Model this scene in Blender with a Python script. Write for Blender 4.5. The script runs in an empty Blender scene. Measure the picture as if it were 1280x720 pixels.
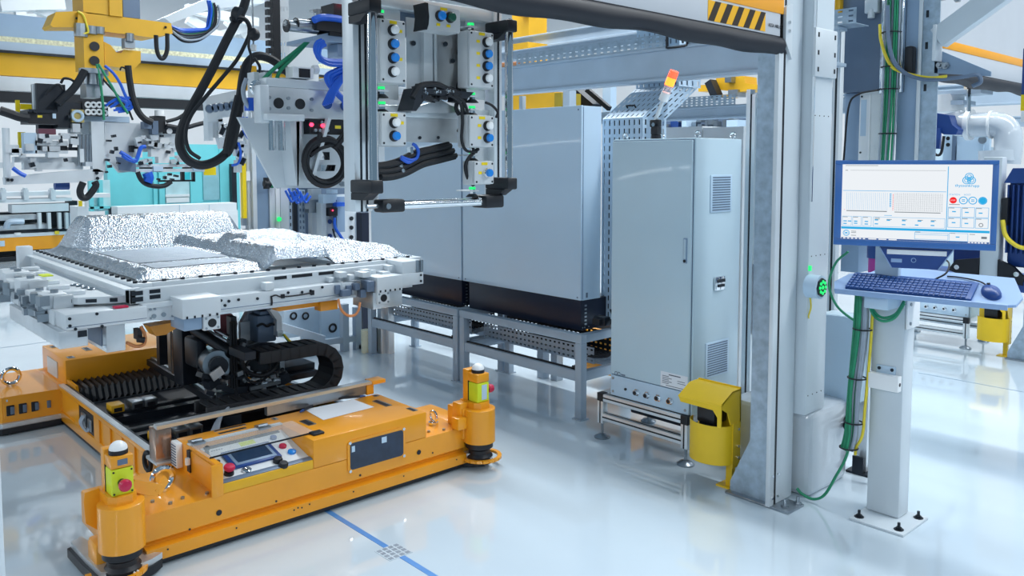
import bpy, bmesh, math, random
from mathutils import Vector, Matrix, noise

random.seed(7)
C = bpy.context.scene.collection
SC = bpy.context.scene

# ------------------------------------------------------------------ camera
cam_data = bpy.data.cameras.new('camera')
cam = bpy.data.objects.new('camera', cam_data)
C.objects.link(cam)
cam_data.sensor_width = 36.0
cam_data.lens = 1032.2 / 1280 * 36.0
cam_data.shift_y = -(360 - 274.3) / 1280
cam_data.clip_start = 0.05
cam_data.clip_end = 200
cam.location = (0, 0, 1.7)
cam.rotation_euler = (math.pi / 2 - 0.0709833, 0, 0.8309)
SC.camera = cam

# ------------------------------------------------------------------ light
SC.view_settings.view_transform = 'Standard'
SC.view_settings.look = 'None'
SC.view_settings.gamma = 1
SC.view_settings.use_curve_mapping = False
SC.view_settings.exposure = 0.08

world = bpy.data.worlds.new('hall light')
SC.world = world
world.use_nodes = True
world.node_tree.nodes['Background'].inputs[0].default_value = (0.46, 0.74, 1.0, 1)
world.node_tree.nodes['Background'].inputs[1].default_value = 0.27


def light_row(y, power, sx=26.0, x=-7.0, z=6.5, w=0.5, turn=0.0):
    d = bpy.data.lights.new('ceiling_and_fill_row', 'AREA')
    d.shape = 'RECTANGLE'
    d.size = sx
    d.size_y = w
    d.energy = power
    d.color = (0.94, 0.98, 1.0)
    o = bpy.data.objects.new('ceiling_and_fill_row', d)
    C.objects.link(o)
    o.location = (x, y, z)
    o.rotation_euler = (0, 0, turn)
    return o


light_row(5.5, 1450)
light_row(-2.6, 90)
light_row(-6.5, 1000, z=4.4)  # unseen low fill row, added to brighten the cabinet fronts
light_row(11.5, 750)
light_row(2.0, 330, 16.0, 5.0, 4.8, 0.5, math.pi / 2)  # unseen fill row, added to brighten faces turned to the camera side


# ------------------------------------------------------------------ materials
def lin(h):
    h = h.lstrip('#')
    out = []
    for i in (0, 2, 4):
        c = int(h[i:i + 2], 16) / 255
        out.append(c / 12.92 if c <= 0.04045 else ((c + 0.055) / 1.055) ** 2.4)
    return tuple(out) + (1,)


MATS = {}


def mat(name, col, rough=0.5, metal=0.0, var=0.08, scale=6.0, bump=0.0, bscale=60.0, emit=None, estr=1.0, alpha=1.0, coat=0.0, trans=0.0, spec=0.5):
    if name in MATS:
        return MATS[name]
    m = bpy.data.materials.new(name)
    m.use_nodes = True
    nt = m.node_tree
    b = nt.nodes['Principled BSDF']
    c = lin(col)
    b.inputs['Roughness'].default_value = rough
    b.inputs['Metallic'].default_value = metal
    b.inputs['Specular IOR Level'].default_value = spec
    tc = nt.nodes.new('ShaderNodeTexCoord')
    if var > 0:
        nz = nt.nodes.new('ShaderNodeTexNoise')
        nz.inputs['Scale'].default_value = scale
        nz.inputs['Detail'].default_value = 4
        nt.links.new(tc.outputs['Object'], nz.inputs['Vector'])
        cr = nt.nodes.new('ShaderNodeValToRGB')
        cr.color_ramp.elements[0].position = 0.3
        cr.color_ramp.elements[1].position = 0.7
        cr.color_ramp.elements[0].color = tuple(x * (1 - var) for x in c[:3]) + (1,)
        cr.color_ramp.elements[1].color = tuple(min(1, x * (1 + var)) for x in c[:3]) + (1,)
        nt.links.new(nz.outputs['Fac'], cr.inputs['Fac'])
        nt.links.new(cr.outputs['Color'], b.inputs['Base Color'])
    else:
        b.inputs['Base Color'].default_value = c
    if bump > 0:
        n2 = nt.nodes.new('ShaderNodeTexNoise')
        n2.inputs['Scale'].default_value = bscale
        n2.inputs['Detail'].default_value = 3
        nt.links.new(tc.outputs['Object'], n2.inputs['Vector'])
        bp = nt.nodes.new('ShaderNodeBump')
        bp.inputs['Strength'].default_value = bump
        bp.inputs['Distance'].default_value = 0.01
        nt.links.new(n2.outputs['Fac'], bp.inputs['Height'])
        nt.links.new(bp.outputs['Normal'], b.inputs['Normal'])
    if emit:
        b.inputs['Emission Color'].default_value = lin(emit)
        b.inputs['Emission Strength'].default_value = estr
    if coat:
        b.inputs['Coat Weight'].default_value = coat
        b.inputs['Coat Roughness'].default_value = 0.05
    if trans:
        b.inputs['Transmission Weight'].default_value = trans
    b.inputs['Alpha'].default_value = alpha
    MATS[name] = m
    return m


ORANGE = mat('orange machine paint', '#F0A01E', 0.32, 0, 0.06, 3, 0.02, 200, coat=0.3)
YELLOW = mat('yellow crane paint', '#E8B020', 0.4, 0, 0.06, 3)
LEMON = mat('lemon yellow plastic', '#F2D510', 0.4, 0, 0.05, 5)
LIME = mat('lime safety plastic', '#D6E52A', 0.4, 0, 0.05, 5)
BINYEL = mat('guard yellow paint', '#EDC51E', 0.38, 0, 0.05, 4)
CAB = mat('light grey powder coat', '#BBD1DD', 0.4, 0, 0.03, 2, 0.015, 300, coat=0.15)
CABW = mat('pale grey powder coat', '#BCD3E6', 0.4, 0, 0.03, 2, 0.015, 300, coat=0.12)
PLINTH = mat('black blue sheet metal', '#101A30', 0.38, 0, 0.08, 5)
BLACK = mat('black plastic', '#11151D', 0.45, 0, 0.1, 8)
RUBBER = mat('black rubber hose', '#14181F', 0.6, 0, 0.1, 20)
DARK = mat('dark steel', '#2A3038', 0.4, 0.6, 0.15, 8)
DARKP = mat('dark painted iron', '#1B222C', 0.42, 0.2, 0.2, 8)
ALU = mat('anodised aluminium', '#E0E6EA', 0.34, 0.55, 0.06, 4)
ALUD = mat('brushed aluminium plate', '#D6DBDF', 0.34, 0.7, 0.16, 5, 0.03, 90)
ALUM = mat('matt pale aluminium', '#D6DDE2', 0.45, 0.3, 0.05, 4)
CHROME = mat('polished chrome', '#E6E9EC', 0.08, 1.0, 0.02, 4)
STEEL = mat('steel', '#9AA3AB', 0.3, 0.9, 0.1, 10)
GALV = mat('galvanised steel', '#A3B6C6', 0.42, 0.55, 0.16, 26, 0.05, 60)
FRAME = mat('grey painted steel tube', '#A9BACA', 0.4, 0.15, 0.05, 5)
WHITE = mat('white paint', '#E2E6E8', 0.4, 0, 0.03, 4)
WHITEB = mat('white plastic', '#EFF1F2', 0.35, 0, 0.02, 4)
BOXG = mat('neutral grey plastic', '#C6CBCE', 0.4, 0, 0.02, 4)
COLUMN = mat('white painted column', '#CBD5DC', 0.36, 0, 0.03, 3, 0.02, 120, coat=0.2)  # slight blue haze put into the white
BUTW = mat('white push button', '#F2F4F5', 0.3, 0, 0.0)
BUTB = mat('blue push button', '#1F86DE', 0.25, 0, 0.05)
BUTG = mat('green push button', '#1A5A48', 0.3, 0, 0.05)
RED = mat('red mushroom plastic', '#C4204A', 0.35, 0, 0.05)
BLUEC = mat('blue cable', '#1F5FD0', 0.4, 0, 0.1, 20)
GREENC = mat('green cable', '#1F8A62', 0.45, 0, 0.1, 20)
GREYC = mat('grey cable', '#9AA6B4', 0.45, 0, 0.1, 20)
YELC = mat('yellow cable', '#E8D23A', 0.45, 0, 0.1, 20)
COPPER = mat('orange cable', '#D58A55', 0.4, 0, 0.1, 20)
TEAL = mat('teal machine paint', '#76D3DA', 0.35, 0, 0.06, 2)
TEALD = mat('teal glass', '#3FBCC8', 0.15, 0, 0.1, 2)
NAVY = mat('navy painted casting', '#1F4488', 0.4, 0, 0.15, 6)
BEZEL = mat('haze blue bezel plastic', '#3C70B6', 0.3, 0, 0.05, 6)  # blue haze over the monitor put into the plastic colour
KEYM = mat('haze blue key plastic', '#1C4A8C', 0.45, 0, 0.05, 6)  # keys carry the same blue haze in their colour
PRINT = mat('grey label print', '#5A6470', 0.5, 0, 0.0)
NAVYD = mat('dark blue plastic', '#1B4488', 0.35, 0, 0.1, 6)
BLUEG = mat('blue grey sheet steel', '#8AA2BC', 0.38, 0.2, 0.06, 3)
DUCT = mat('slate grey sheet steel', '#66788F', 0.42, 0.2, 0.08, 3)
TRAYM = mat('haze blue tray plastic', '#8EAAD2', 0.35, 0, 0.03, 4)  # haze around the kiosk put into the tray colour
GLASS = mat('clear acrylic', '#E4EEF2', 0.03, 0, 0.0, alpha=0.22, coat=0.5)
DGLASS = mat('dark window glass', '#1B2A42', 0.05, 0, 0.3, 14, coat=0.4)
SHEET = mat('white paper', '#E6EAF0', 0.6, 0, 0.02, 4)
GREENLED = mat('green indicator light', '#18A060', 0.3, 0, 0.0, emit='#20E870', estr=1.0)
REDLED = mat('red indicator light', '#FF4060', 0.3, 0, 0.0, emit='#FF3050', estr=4)
REDO = mat('orange red lit lamp', '#FF6040', 0.3, 0, 0.0, emit='#FF5030', estr=1.6)
AMBER = mat('amber lit lamp', '#FFA030', 0.3, 0, 0.0, emit='#FF7020', estr=3)
LCD = mat('blue grey display', '#1E3450', 0.15, 0, 0.1, 30, emit='#2A4A70', estr=0.1)
SCREEN = mat('lit white screen', '#0A0C10', 0.3, 0, 0.0, emit='#E6EAEE', estr=1.0)
SCYAN = mat('lit cyan screen line', '#04080A', 0.3, 0, 0.0, emit='#1BA6DE', estr=1.0)
SRED = mat('lit red screen mark', '#0A0404', 0.3, 0, 0.0, emit='#F01414', estr=1.0)
SGREY = mat('lit grey screen mark', '#08090A', 0.3, 0, 0.0, emit='#6A747C', estr=1.0)
HAZY = mat('hazard yellow film', '#EFB010', 0.4, 0, 0.0)
HAZB = mat('hazard black film', '#2C1E10', 0.4, 0, 0.0)
DOORW = mat('pale door fabric', '#BFC3C9', 0.45, 0, 0.03, 3)
DOORO = mat('orange door strip', '#F0A21C', 0.4, 0, 0.04, 3)
SEAL = mat('black door seal', '#0F1420', 0.5, 0, 0.1, 4)
BLUETAPE = mat('blue floor tape', '#5590D2', 0.3, 0, 0.05, 20)
REFLSTEEL = mat('steel with painted reflection', '#B59A88', 0.2, 0.8)  # tan of reflected surroundings put into the steel colour
DARKJOINT = mat('floor joint filler', '#7E93A6', 0.4, 0, 0.05, 20)
PATCH = mat('grey printed floor patch', '#8794A2', 0.4, 0, 0.1, 60)
WALLM = mat('pale hall wall', '#F2EFEE', 0.6, 0, 0.02, 1)


def wrap_mat():
    m = mat('white plastic wrap', '#C3CCD4', 0.18, 0, 0.04, 5, 0.5, 7, coat=0.5)
    return m


WRAP = wrap_mat()


def foil_mat(name, col, rough, bump, sc):
    m = mat(name, col, rough, 0.75, 0.05, 9)
    nt = m.node_tree
    b = nt.nodes['Principled BSDF']
    tc = [n for n in nt.nodes if n.type == 'TEX_COORD'][0]
    v = nt.nodes.new('ShaderNodeTexVoronoi')
    v.inputs['Scale'].default_value = sc
    n = nt.nodes.new('ShaderNodeTexNoise')
    n.inputs['Scale'].default_value = sc * 0.5
    n.inputs['Detail'].default_value = 6
    mx = nt.nodes.new('ShaderNodeMath')
    mx.operation = 'ADD'
    nt.links.new(tc.outputs['Object'], v.inputs['Vector'])
    nt.links.new(tc.outputs['Object'], n.inputs['Vector'])
    nt.links.new(v.outputs['Distance'], mx.inputs[0])
    nt.links.new(n.outputs['Fac'], mx.inputs[1])
    bp = nt.nodes.new('ShaderNodeBump')
    bp.inputs['Strength'].default_value = bump
    bp.inputs['Distance'].default_value = 0.006
    nt.links.new(mx.outputs[0], bp.inputs['Height'])
    nt.links.new(bp.outputs['Normal'], b.inputs['Normal'])
    return m


FOIL = foil_mat('crinkled silver foil', '#B9C3CC', 0.25, 0.6, 95)
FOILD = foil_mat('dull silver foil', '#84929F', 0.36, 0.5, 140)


def floor_mat():
    m = bpy.data.materials.new('glossy white epoxy floor')
    m.use_nodes = True
    nt = m.node_tree
    b = nt.nodes['Principled BSDF']
    tc = nt.nodes.new('ShaderNodeTexCoord')
    n = nt.nodes.new('ShaderNodeTexNoise')
    n.inputs['Scale'].default_value = 0.8
    n.inputs['Detail'].default_value = 5
    nt.links.new(tc.outputs['Object'], n.inputs['Vector'])
    cr = nt.nodes.new('ShaderNodeValToRGB')
    cr.color_ramp.elements[0].position = 0.3
    cr.color_ramp.elements[1].position = 0.7
    cr.color_ramp.elements[0].color = lin('#C2D1DC')
    cr.color_ramp.elements[1].color = lin('#CDDBE5')
    nt.links.new(n.outputs['Fac'], cr.inputs['Fac'])
    nt.links.new(cr.outputs['Color'], b.inputs['Base Color'])
    n2 = nt.nodes.new('ShaderNodeTexNoise')
    n2.inputs['Scale'].default_value = 3.5
    n2.inputs['Detail'].default_value = 3
    nt.links.new(tc.outputs['Object'], n2.inputs['Vector'])
    bp = nt.nodes.new('ShaderNodeBump')
    bp.inputs['Strength'].default_value = 0.07
    bp.inputs['Distance'].default_value = 0.02
    nt.links.new(n2.outputs['Fac'], bp.inputs['Height'])
    nt.links.new(bp.outputs['Normal'], b.inputs['Normal'])
    b.inputs['Roughness'].default_value = 0.07
    b.inputs['Specular IOR Level'].default_value = 0.7
    b.inputs['Coat Weight'].default_value = 0.6
    b.inputs['Coat Roughness'].default_value = 0.03
    return m


FLOOR = floor_mat()


# ------------------------------------------------------------------ mesh helpers
class MB:
    def __init__(s):
        s.v = []
        s.f = []

    def add(s, vs, fs):
        o = len(s.v)
        s.v += [tuple(p) for p in vs]
        s.f += [tuple(i + o for i in f) for f in fs]
        return s

    def box(s, x0, x1, y0, y1, z0, z1, b=0.0, M=None):
        x0, x1 = min(x0, x1), max(x0, x1)
        y0, y1 = min(y0, y1), max(y0, y1)
        z0, z1 = min(z0, z1), max(z0, z1)
        vs = [(x, y, z) for x in (x0, x1) for y in (y0, y1) for z in (z0, z1)]
        fs = [(0, 1, 3, 2), (4, 6, 7, 5), (0, 4, 5, 1), (2, 3, 7, 6), (0, 2, 6, 4), (1, 5, 7, 3)]
        if b > 0:
            b = min(b, (x1 - x0) * .4, (y1 - y0) * .4, (z1 - z0) * .4)
            bm = bmesh.new()
            bv = [bm.verts.new(p) for p in vs]
            for f in fs:
                bm.faces.new([bv[i] for i in f])
            bmesh.ops.bevel(bm, geom=bm.edges[:], offset=b, segments=2, affect='EDGES', profile=0.5)
            bm.verts.index_update()
            vs = [v.co.copy() for v in bm.verts]
            fs = [tuple(v.index for v in f.verts) for f in bm.faces]
            bm.free()
        if M is not None:
            vs = [M @ Vector(p) for p in vs]
        return s.add(vs, fs)

    def obox(s, c, size, rz=0.0, rx=0.0, ry=0.0, b=0.0):
        M = Matrix.Translation(Vector(c)) @ Matrix.Rotation(rz, 4, 'Z') @ Matrix.Rotation(ry, 4, 'Y') @ Matrix.Rotation(rx, 4, 'X')
        h = [a / 2 for a in size]
        return s.box(-h[0], h[0], -h[1], h[1], -h[2], h[2], b, M)

    def bar(s, p, q, w, h=None, b=0.0):
        p = Vector(p)
        q = Vector(q)
        h = h or w
        d = q - p
        L = d.length
        z = d.normalized()
        up = Vector((0, 0, 1)) if abs(z.z) < 0.95 else Vector((1, 0, 0))
        x = up.cross(z).normalized()
        y = z.cross(x)
        M = Matrix((x.to_4d(), y.to_4d(), z.to_4d(), (0, 0, 0, 1))).transposed()
        M.translation = (p + q) / 2
        for i in range(3):
            M[3][i] = 0
        M[3][3] = 1
        return s.box(-w / 2, w / 2, -h / 2, h / 2, -L / 2, L / 2, b, M)

    def cyl(s, p, q, r, n=14, r2=None, caps=True):
        p = Vector(p)
        q = Vector(q)
        r2 = r if r2 is None else r2
        z = (q - p).normalized()
        a = Vector((0, 0, 1)) if abs(z.z) < 0.9 else Vector((1, 0, 0))
        x = a.cross(z).normalized()
        y = z.cross(x)
        vs = []
        for i in range(n):
            t = 2 * math.pi * i / n
            d = x * math.cos(t) + y * math.sin(t)
            vs += [p + d * r, q + d * r2]
        fs = [(2 * i, 2 * ((i + 1) % n), 2 * ((i + 1) % n) + 1, 2 * i + 1) for i in range(n)]
        if caps:
            fs.append(tuple(2 * i for i in range(n))[::-1])
            fs.append(tuple(2 * i + 1 for i in range(n)))
        return s.add(vs, fs)

    def tube(s, pts, r, n=8, sm=5, closed=False):
        P = [Vector(p) for p in pts]
        if sm > 1 and len(P) > 2:
            out = []
            m = len(P)
            rng = m if closed else m - 1
            for i in range(rng):
                p0 = P[(i - 1) % m] if closed or i > 0 else P[0] * 2 - P[1]
                p1 = P[i]
                p2 = P[(i + 1) % m]
                p3 = P[(i + 2) % m] if closed or i + 2 < m else P[-1] * 2 - P[-2]
                for k in range(sm):
                    t = k / sm
                    out.append(0.5 * ((2 * p1) + (p2 - p0) * t + (2 * p0 - 5 * p1 + 4 * p2 - p3) * t * t + (3 * p1 - p0 - 3 * p2 + p3) * t ** 3))
            if not closed:
                out.append(P[-1])
            P = out
        m = len(P)
        vs = []
        nrm = None
        for i, p in enumerate(P):
            if closed:
                t = P[(i + 1) % m] - P[i - 1]
            else:
                t = P[min(i + 1, m - 1)] - P[max(i - 1, 0)]
            if t.length < 1e-9:
                t = Vector((0, 0, 1))
            t.normalize()
            if nrm is None:
                a = Vector((0, 0, 1)) if abs(t.z) < 0.9 else Vector((1, 0, 0))
                nrm = a.cross(t).normalized()
            nrm = (nrm - t * nrm.dot(t))
            if nrm.length < 1e-6:
                nrm = t.orthogonal()
            nrm.normalize()
            bn = t.cross(nrm)
            for k in range(n):
                an = 2 * math.pi * k / n
                vs.append(p + (nrm * math.cos(an) + bn * math.sin(an)) * r)
        fs = []
        for i in range(m if closed else m - 1):
            j = (i + 1) % m
            for k in range(n):
                k2 = (k + 1) % n
                fs.append((i * n + k, i * n + k2, j * n + k2, j * n + k))
        if not closed:
            fs.append(tuple(range(n))[::-1])
            fs.append(tuple((m - 1) * n + k for k in range(n)))
        return s.add(vs, fs)

    def prism(s, poly, ax, a, b):
        def mk(u, w, d):
            return {'x': (d, u, w), 'y': (u, d, w), 'z': (u, w, d)}[ax]
        n = len(poly)
        vs = [mk(u, w, a) for u, w in poly] + [mk(u, w, b) for u, w in poly]
        fs = [tuple(range(n)), tuple(range(n, 2 * n))[::-1]]
        fs += [(i, (i + 1) % n, n + (i + 1) % n, n + i) for i in range(n)]
        return s.add(vs, fs)

    def lathe(s, c, prof, n=18, ax='z', a0=0.0, a1=2 * math.pi):
        full = abs(a1 - a0 - 2 * math.pi) < 1e-6
        k = n if full else n + 1
        c = Vector(c)
        vs = []
        for i in range(k):
            t = a0 + (a1 - a0) * i / n
            for r, h in prof:
                u, w = r * math.cos(t), r * math.sin(t)
                d = {'z': (u, w, h), 'x': (h, u, w), 'y': (u, h, w)}[ax]
                vs.append(c + Vector(d))
        m = len(prof)
        fs = []
        for i in range(n):
            j = (i + 1) % k
            for q in range(m - 1):
                fs.append((i * m + q, j * m + q, j * m + q + 1, i * m + q + 1))
        return s.add(vs, fs)

    def dome(s, c, r, n=16, m=6, h=1.0):
        return s.lathe(c, [(r * math.cos(math.pi / 2 * i / m), h * r * math.sin(math.pi / 2 * i / m)) for i in range(m + 1)], n)

    def ring(s, c, R, r, ax='x', n=24, k=8):
        c = Vector(c)
        pts = []
        for i in range(n):
            t = 2 * math.pi * i / n
            u, w = R * math.cos(t), R * math.sin(t)
            pts.append(c + Vector({'x': (0, u, w), 'y': (u, 0, w), 'z': (u, w, 0)}[ax]))
        return s.tube(pts, r, k, 1, True)

    def perf(s, o, u, v, nu, nv, fu=0.5, fv=0.5, th=0.003):
        """sheet with real rectangular holes: nu x nv cells over edge vectors u and v"""
        o, u, v = Vector(o), Vector(u), Vector(v)
        us = []
        for i in range(nu):
            us += [i + (1 - fu) / 2, i + (1 + fu) / 2]
        us = [0] + us + [nu]
        ws = []
        for i in range(nv):
            ws += [i + (1 - fv) / 2, i + (1 + fv) / 2]
        ws = [0] + ws + [nv]
        nn = u.cross(v).normalized() * th
        for side in (0, 1):
            vs = [o + u * (a / nu) + v * (b / nv) + nn * side for a in us for b in ws]
            W = len(ws)
            fs = []
            for i in range(len(us) - 1):
                for j in range(W - 1):
                    if i % 2 == 1 and j % 2 == 1:
                        continue
                    fs.append((i * W + j, (i + 1) * W + j, (i + 1) * W + j + 1, i * W + j + 1))
            s.add(vs, fs)
        return s


def rrect(a0, a1, b0, b1, r, n=4):
    out = []
    for ca, cb, t0 in ((a1 - r, b1 - r, 0), (a0 + r, b1 - r, 90), (a0 + r, b0 + r, 180), (a1 - r, b0 + r, 270)):
        for i in range(n + 1):
            t = math.radians(t0 + 90 * i / n)
            out.append((ca + r * math.cos(t), cb + r * math.sin(t)))
    return out


LOCAL = set()


def rootof(o):
    while o.parent:
        o = o.parent
    return o


def pieces(mb):
    """split a mesh builder into groups of faces whose bounding boxes touch"""
    n = len(mb.v)
    up = list(range(n))

    def find(a):
        while up[a] != a:
            up[a] = up[up[a]]
            a = up[a]
        return a
    for f in mb.f:
        r0 = find(f[0])
        for i in f[1:]:
            up[find(i)] = r0
    comp = {}
    for i in range(n):
        comp.setdefault(find(i), []).append(i)
    keys = list(comp)
    if len(keys) > 400:
        return None
    bb = []
    for k in keys:
        ps = [mb.v[i] for i in comp[k]]
        bb.append([(min(p[a] for p in ps) - 0.0015, max(p[a] for p in ps) + 0.0015) for a in range(3)])
    g = list(range(len(keys)))

    def fg(a):
        while g[a] != a:
            g[a] = g[g[a]]
            a = g[a]
        return a
    for i in range(len(keys)):
        for j in range(i):
            if all(bb[i][a][0] <= bb[j][a][1] and bb[j][a][0] <= bb[i][a][1] for a in range(3)):
                g[fg(i)] = fg(j)
    groups = {}
    for i, k in enumerate(keys):
        groups.setdefault(fg(i), set()).update(comp[k])
    out = []
    for vs in groups.values():
        idx = {v: i for i, v in enumerate(sorted(vs))}
        q = MB()
        q.v = [mb.v[v] for v in sorted(vs)]
        q.f = [tuple(idx[i] for i in f) for f in mb.f if f[0] in idx]
        out.append(q)
    return out


NOSPLIT = {'lettering', 'logo', 'maker_mark', 'screen_print', 'screen_line', 'red_mark', 'task_icon', 'foil_cover', 'duct_front', 'duct_side', 'duct_bend', 'duct_top', 'tray_side', 'tray_front', 'tray_back', 'tray_base', 'perforated_rail', 'toothed_rail', 'channel'}


def part(name, mb, m, parent=None, label=None, kind=None, smooth=True, normals=True):
    if kind is None and parent is not None and name not in NOSPLIT:
        g = pieces(mb)
        if g is None or len(g) > 40:
            kind = 'stuff'
        elif len(g) > 1:
            objs = [part_one(name, q, m, parent, label, kind, smooth, normals) for q in g]
            return objs[0]
    if name in ('screen_print', 'screen_line', 'red_mark', 'task_icon', 'logo'):
        kind = 'stuff'
    return part_one(name, mb, m, parent, label, kind, smooth, normals)


def part_one(name, mb, m, parent=None, label=None, kind=None, smooth=True, normals=True):
    off = Vector((0, 0, 0))
    if parent is not None:
        r = rootof(parent)
        if r.name not in LOCAL:
            off = Vector(r['base'])
    me = bpy.data.meshes.new(name)
    me.from_pydata([tuple(Vector(p) - off) for p in mb.v], [], mb.f)
    if normals:
        bm = bmesh.new()
        bm.from_mesh(me)
        bmesh.ops.recalc_face_normals(bm, faces=bm.faces)
        bm.to_mesh(me)
        bm.free()
    if smooth:
        me.polygons.foreach_set('use_smooth', [True] * len(me.polygons))
        me.set_sharp_from_angle(angle=math.radians(34))
    me.materials.append(m)
    o = bpy.data.objects.new(name, me)
    C.objects.link(o)
    if parent is not None:
        o.parent = parent
    if label:
        o['label'] = label
    if kind:
        o['kind'] = kind
    return o


def thing(name, label, cat, loc=(0, 0, 0), group=None, local=False):
    o = bpy.data.objects.new(name, None)
    C.objects.link(o)
    o.empty_display_size = 0.1
    o['label'] = label
    o['category'] = cat
    if group:
        o['group'] = group
    o['base'] = tuple(loc)
    if local:
        LOCAL.add(o.name)
    o.location = loc
    return o


def single(name, mb, m, label, cat, group=None, smooth=True):
    base = Vector((sum(p[0] for p in mb.v) / len(mb.v), sum(p[1] for p in mb.v) / len(mb.v), min(p[2] for p in mb.v)))
    g = pieces(mb)
    if g and len(g) > 1:
        t = thing(name, label, cat, tuple(base), group)
        part(name.split('_')[-1], mb, m, t)
        return t
    mb.v = [tuple(Vector(p) - base) for p in mb.v]
    o = part(name, mb, m, None, label, None, smooth)
    o.location = base
    o['category'] = cat
    if group:
        o['group'] = group
    return o


def struct(name, mb, m, smooth=False):
    return part(name, mb, m, None, None, 'structure', smooth)


def copy_tree(o, parent=None, d=(0, 0, 0), label=None):
    c = o.copy()
    C.objects.link(c)
    if parent is not None:
        c.parent = parent
    else:
        c.location = Vector(o.location) + Vector(d)
        c['base'] = tuple(c.location)
        if label:
            c['label'] = label
    for ch in list(o.children):
        copy_tree(ch, c)
    return c


def text_mb(body, size, origin, u, v, lift=0.0008):
    cu = bpy.data.curves.new('lettering', 'FONT')
    cu.body = body
    cu.size = size
    cu.resolution_u = 2
    o = bpy.data.objects.new('lettering', cu)
    C.objects.link(o)
    dg = bpy.context.evaluated_depsgraph_get()
    me = bpy.data.meshes.new_from_object(o.evaluated_get(dg))
    u = Vector(u).normalized()
    v = Vector(v).normalized()
    n = u.cross(v) * lift
    O = Vector(origin)
    mb = MB()
    mb.add([O + u * p.co.x + v * p.co.y + n for p in me.vertices], [tuple(f.vertices) for f in me.polygons])
    bpy.data.objects.remove(o)
    bpy.data.curves.remove(cu)
    bpy.data.meshes.remove(me)
    return mb


def bolt_mb(mb, c, ax, r=0.008, h=0.006):
    d = Vector({'x': (h, 0, 0), '-y': (0, -h, 0), 'z': (0, 0, h), 'y': (0, h, 0)}[ax])
    return mb.cyl(Vector(c), Vector(c) + d, r, 8)


# ------------------------------------------------------------------ setting
struct('floor', MB().box(-30, 10, -8, 22, -0.1, 0), FLOOR)
struct('wall_left', MB().box(-24.2, -24, -8, 22, 0, 9), WALLM)
struct('wall_back', MB().box(-24, 10, 18, 18.2, 0, 9), WALLM)
j = MB().box(-2.62, 4, 6.81, 6.822, 0, 0.0012)
struct('trim_1', j, DARKJOINT)
struct('trim_2', MB().box(-8.62, -8.605, -3, 2.2, 0, 0.0012), DARKJOINT)
tape = struct('trim_3', MB().box(-6.2, -1.6, 1.958, 1.985, 0, 0.0014), BLUETAPE)


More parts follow.
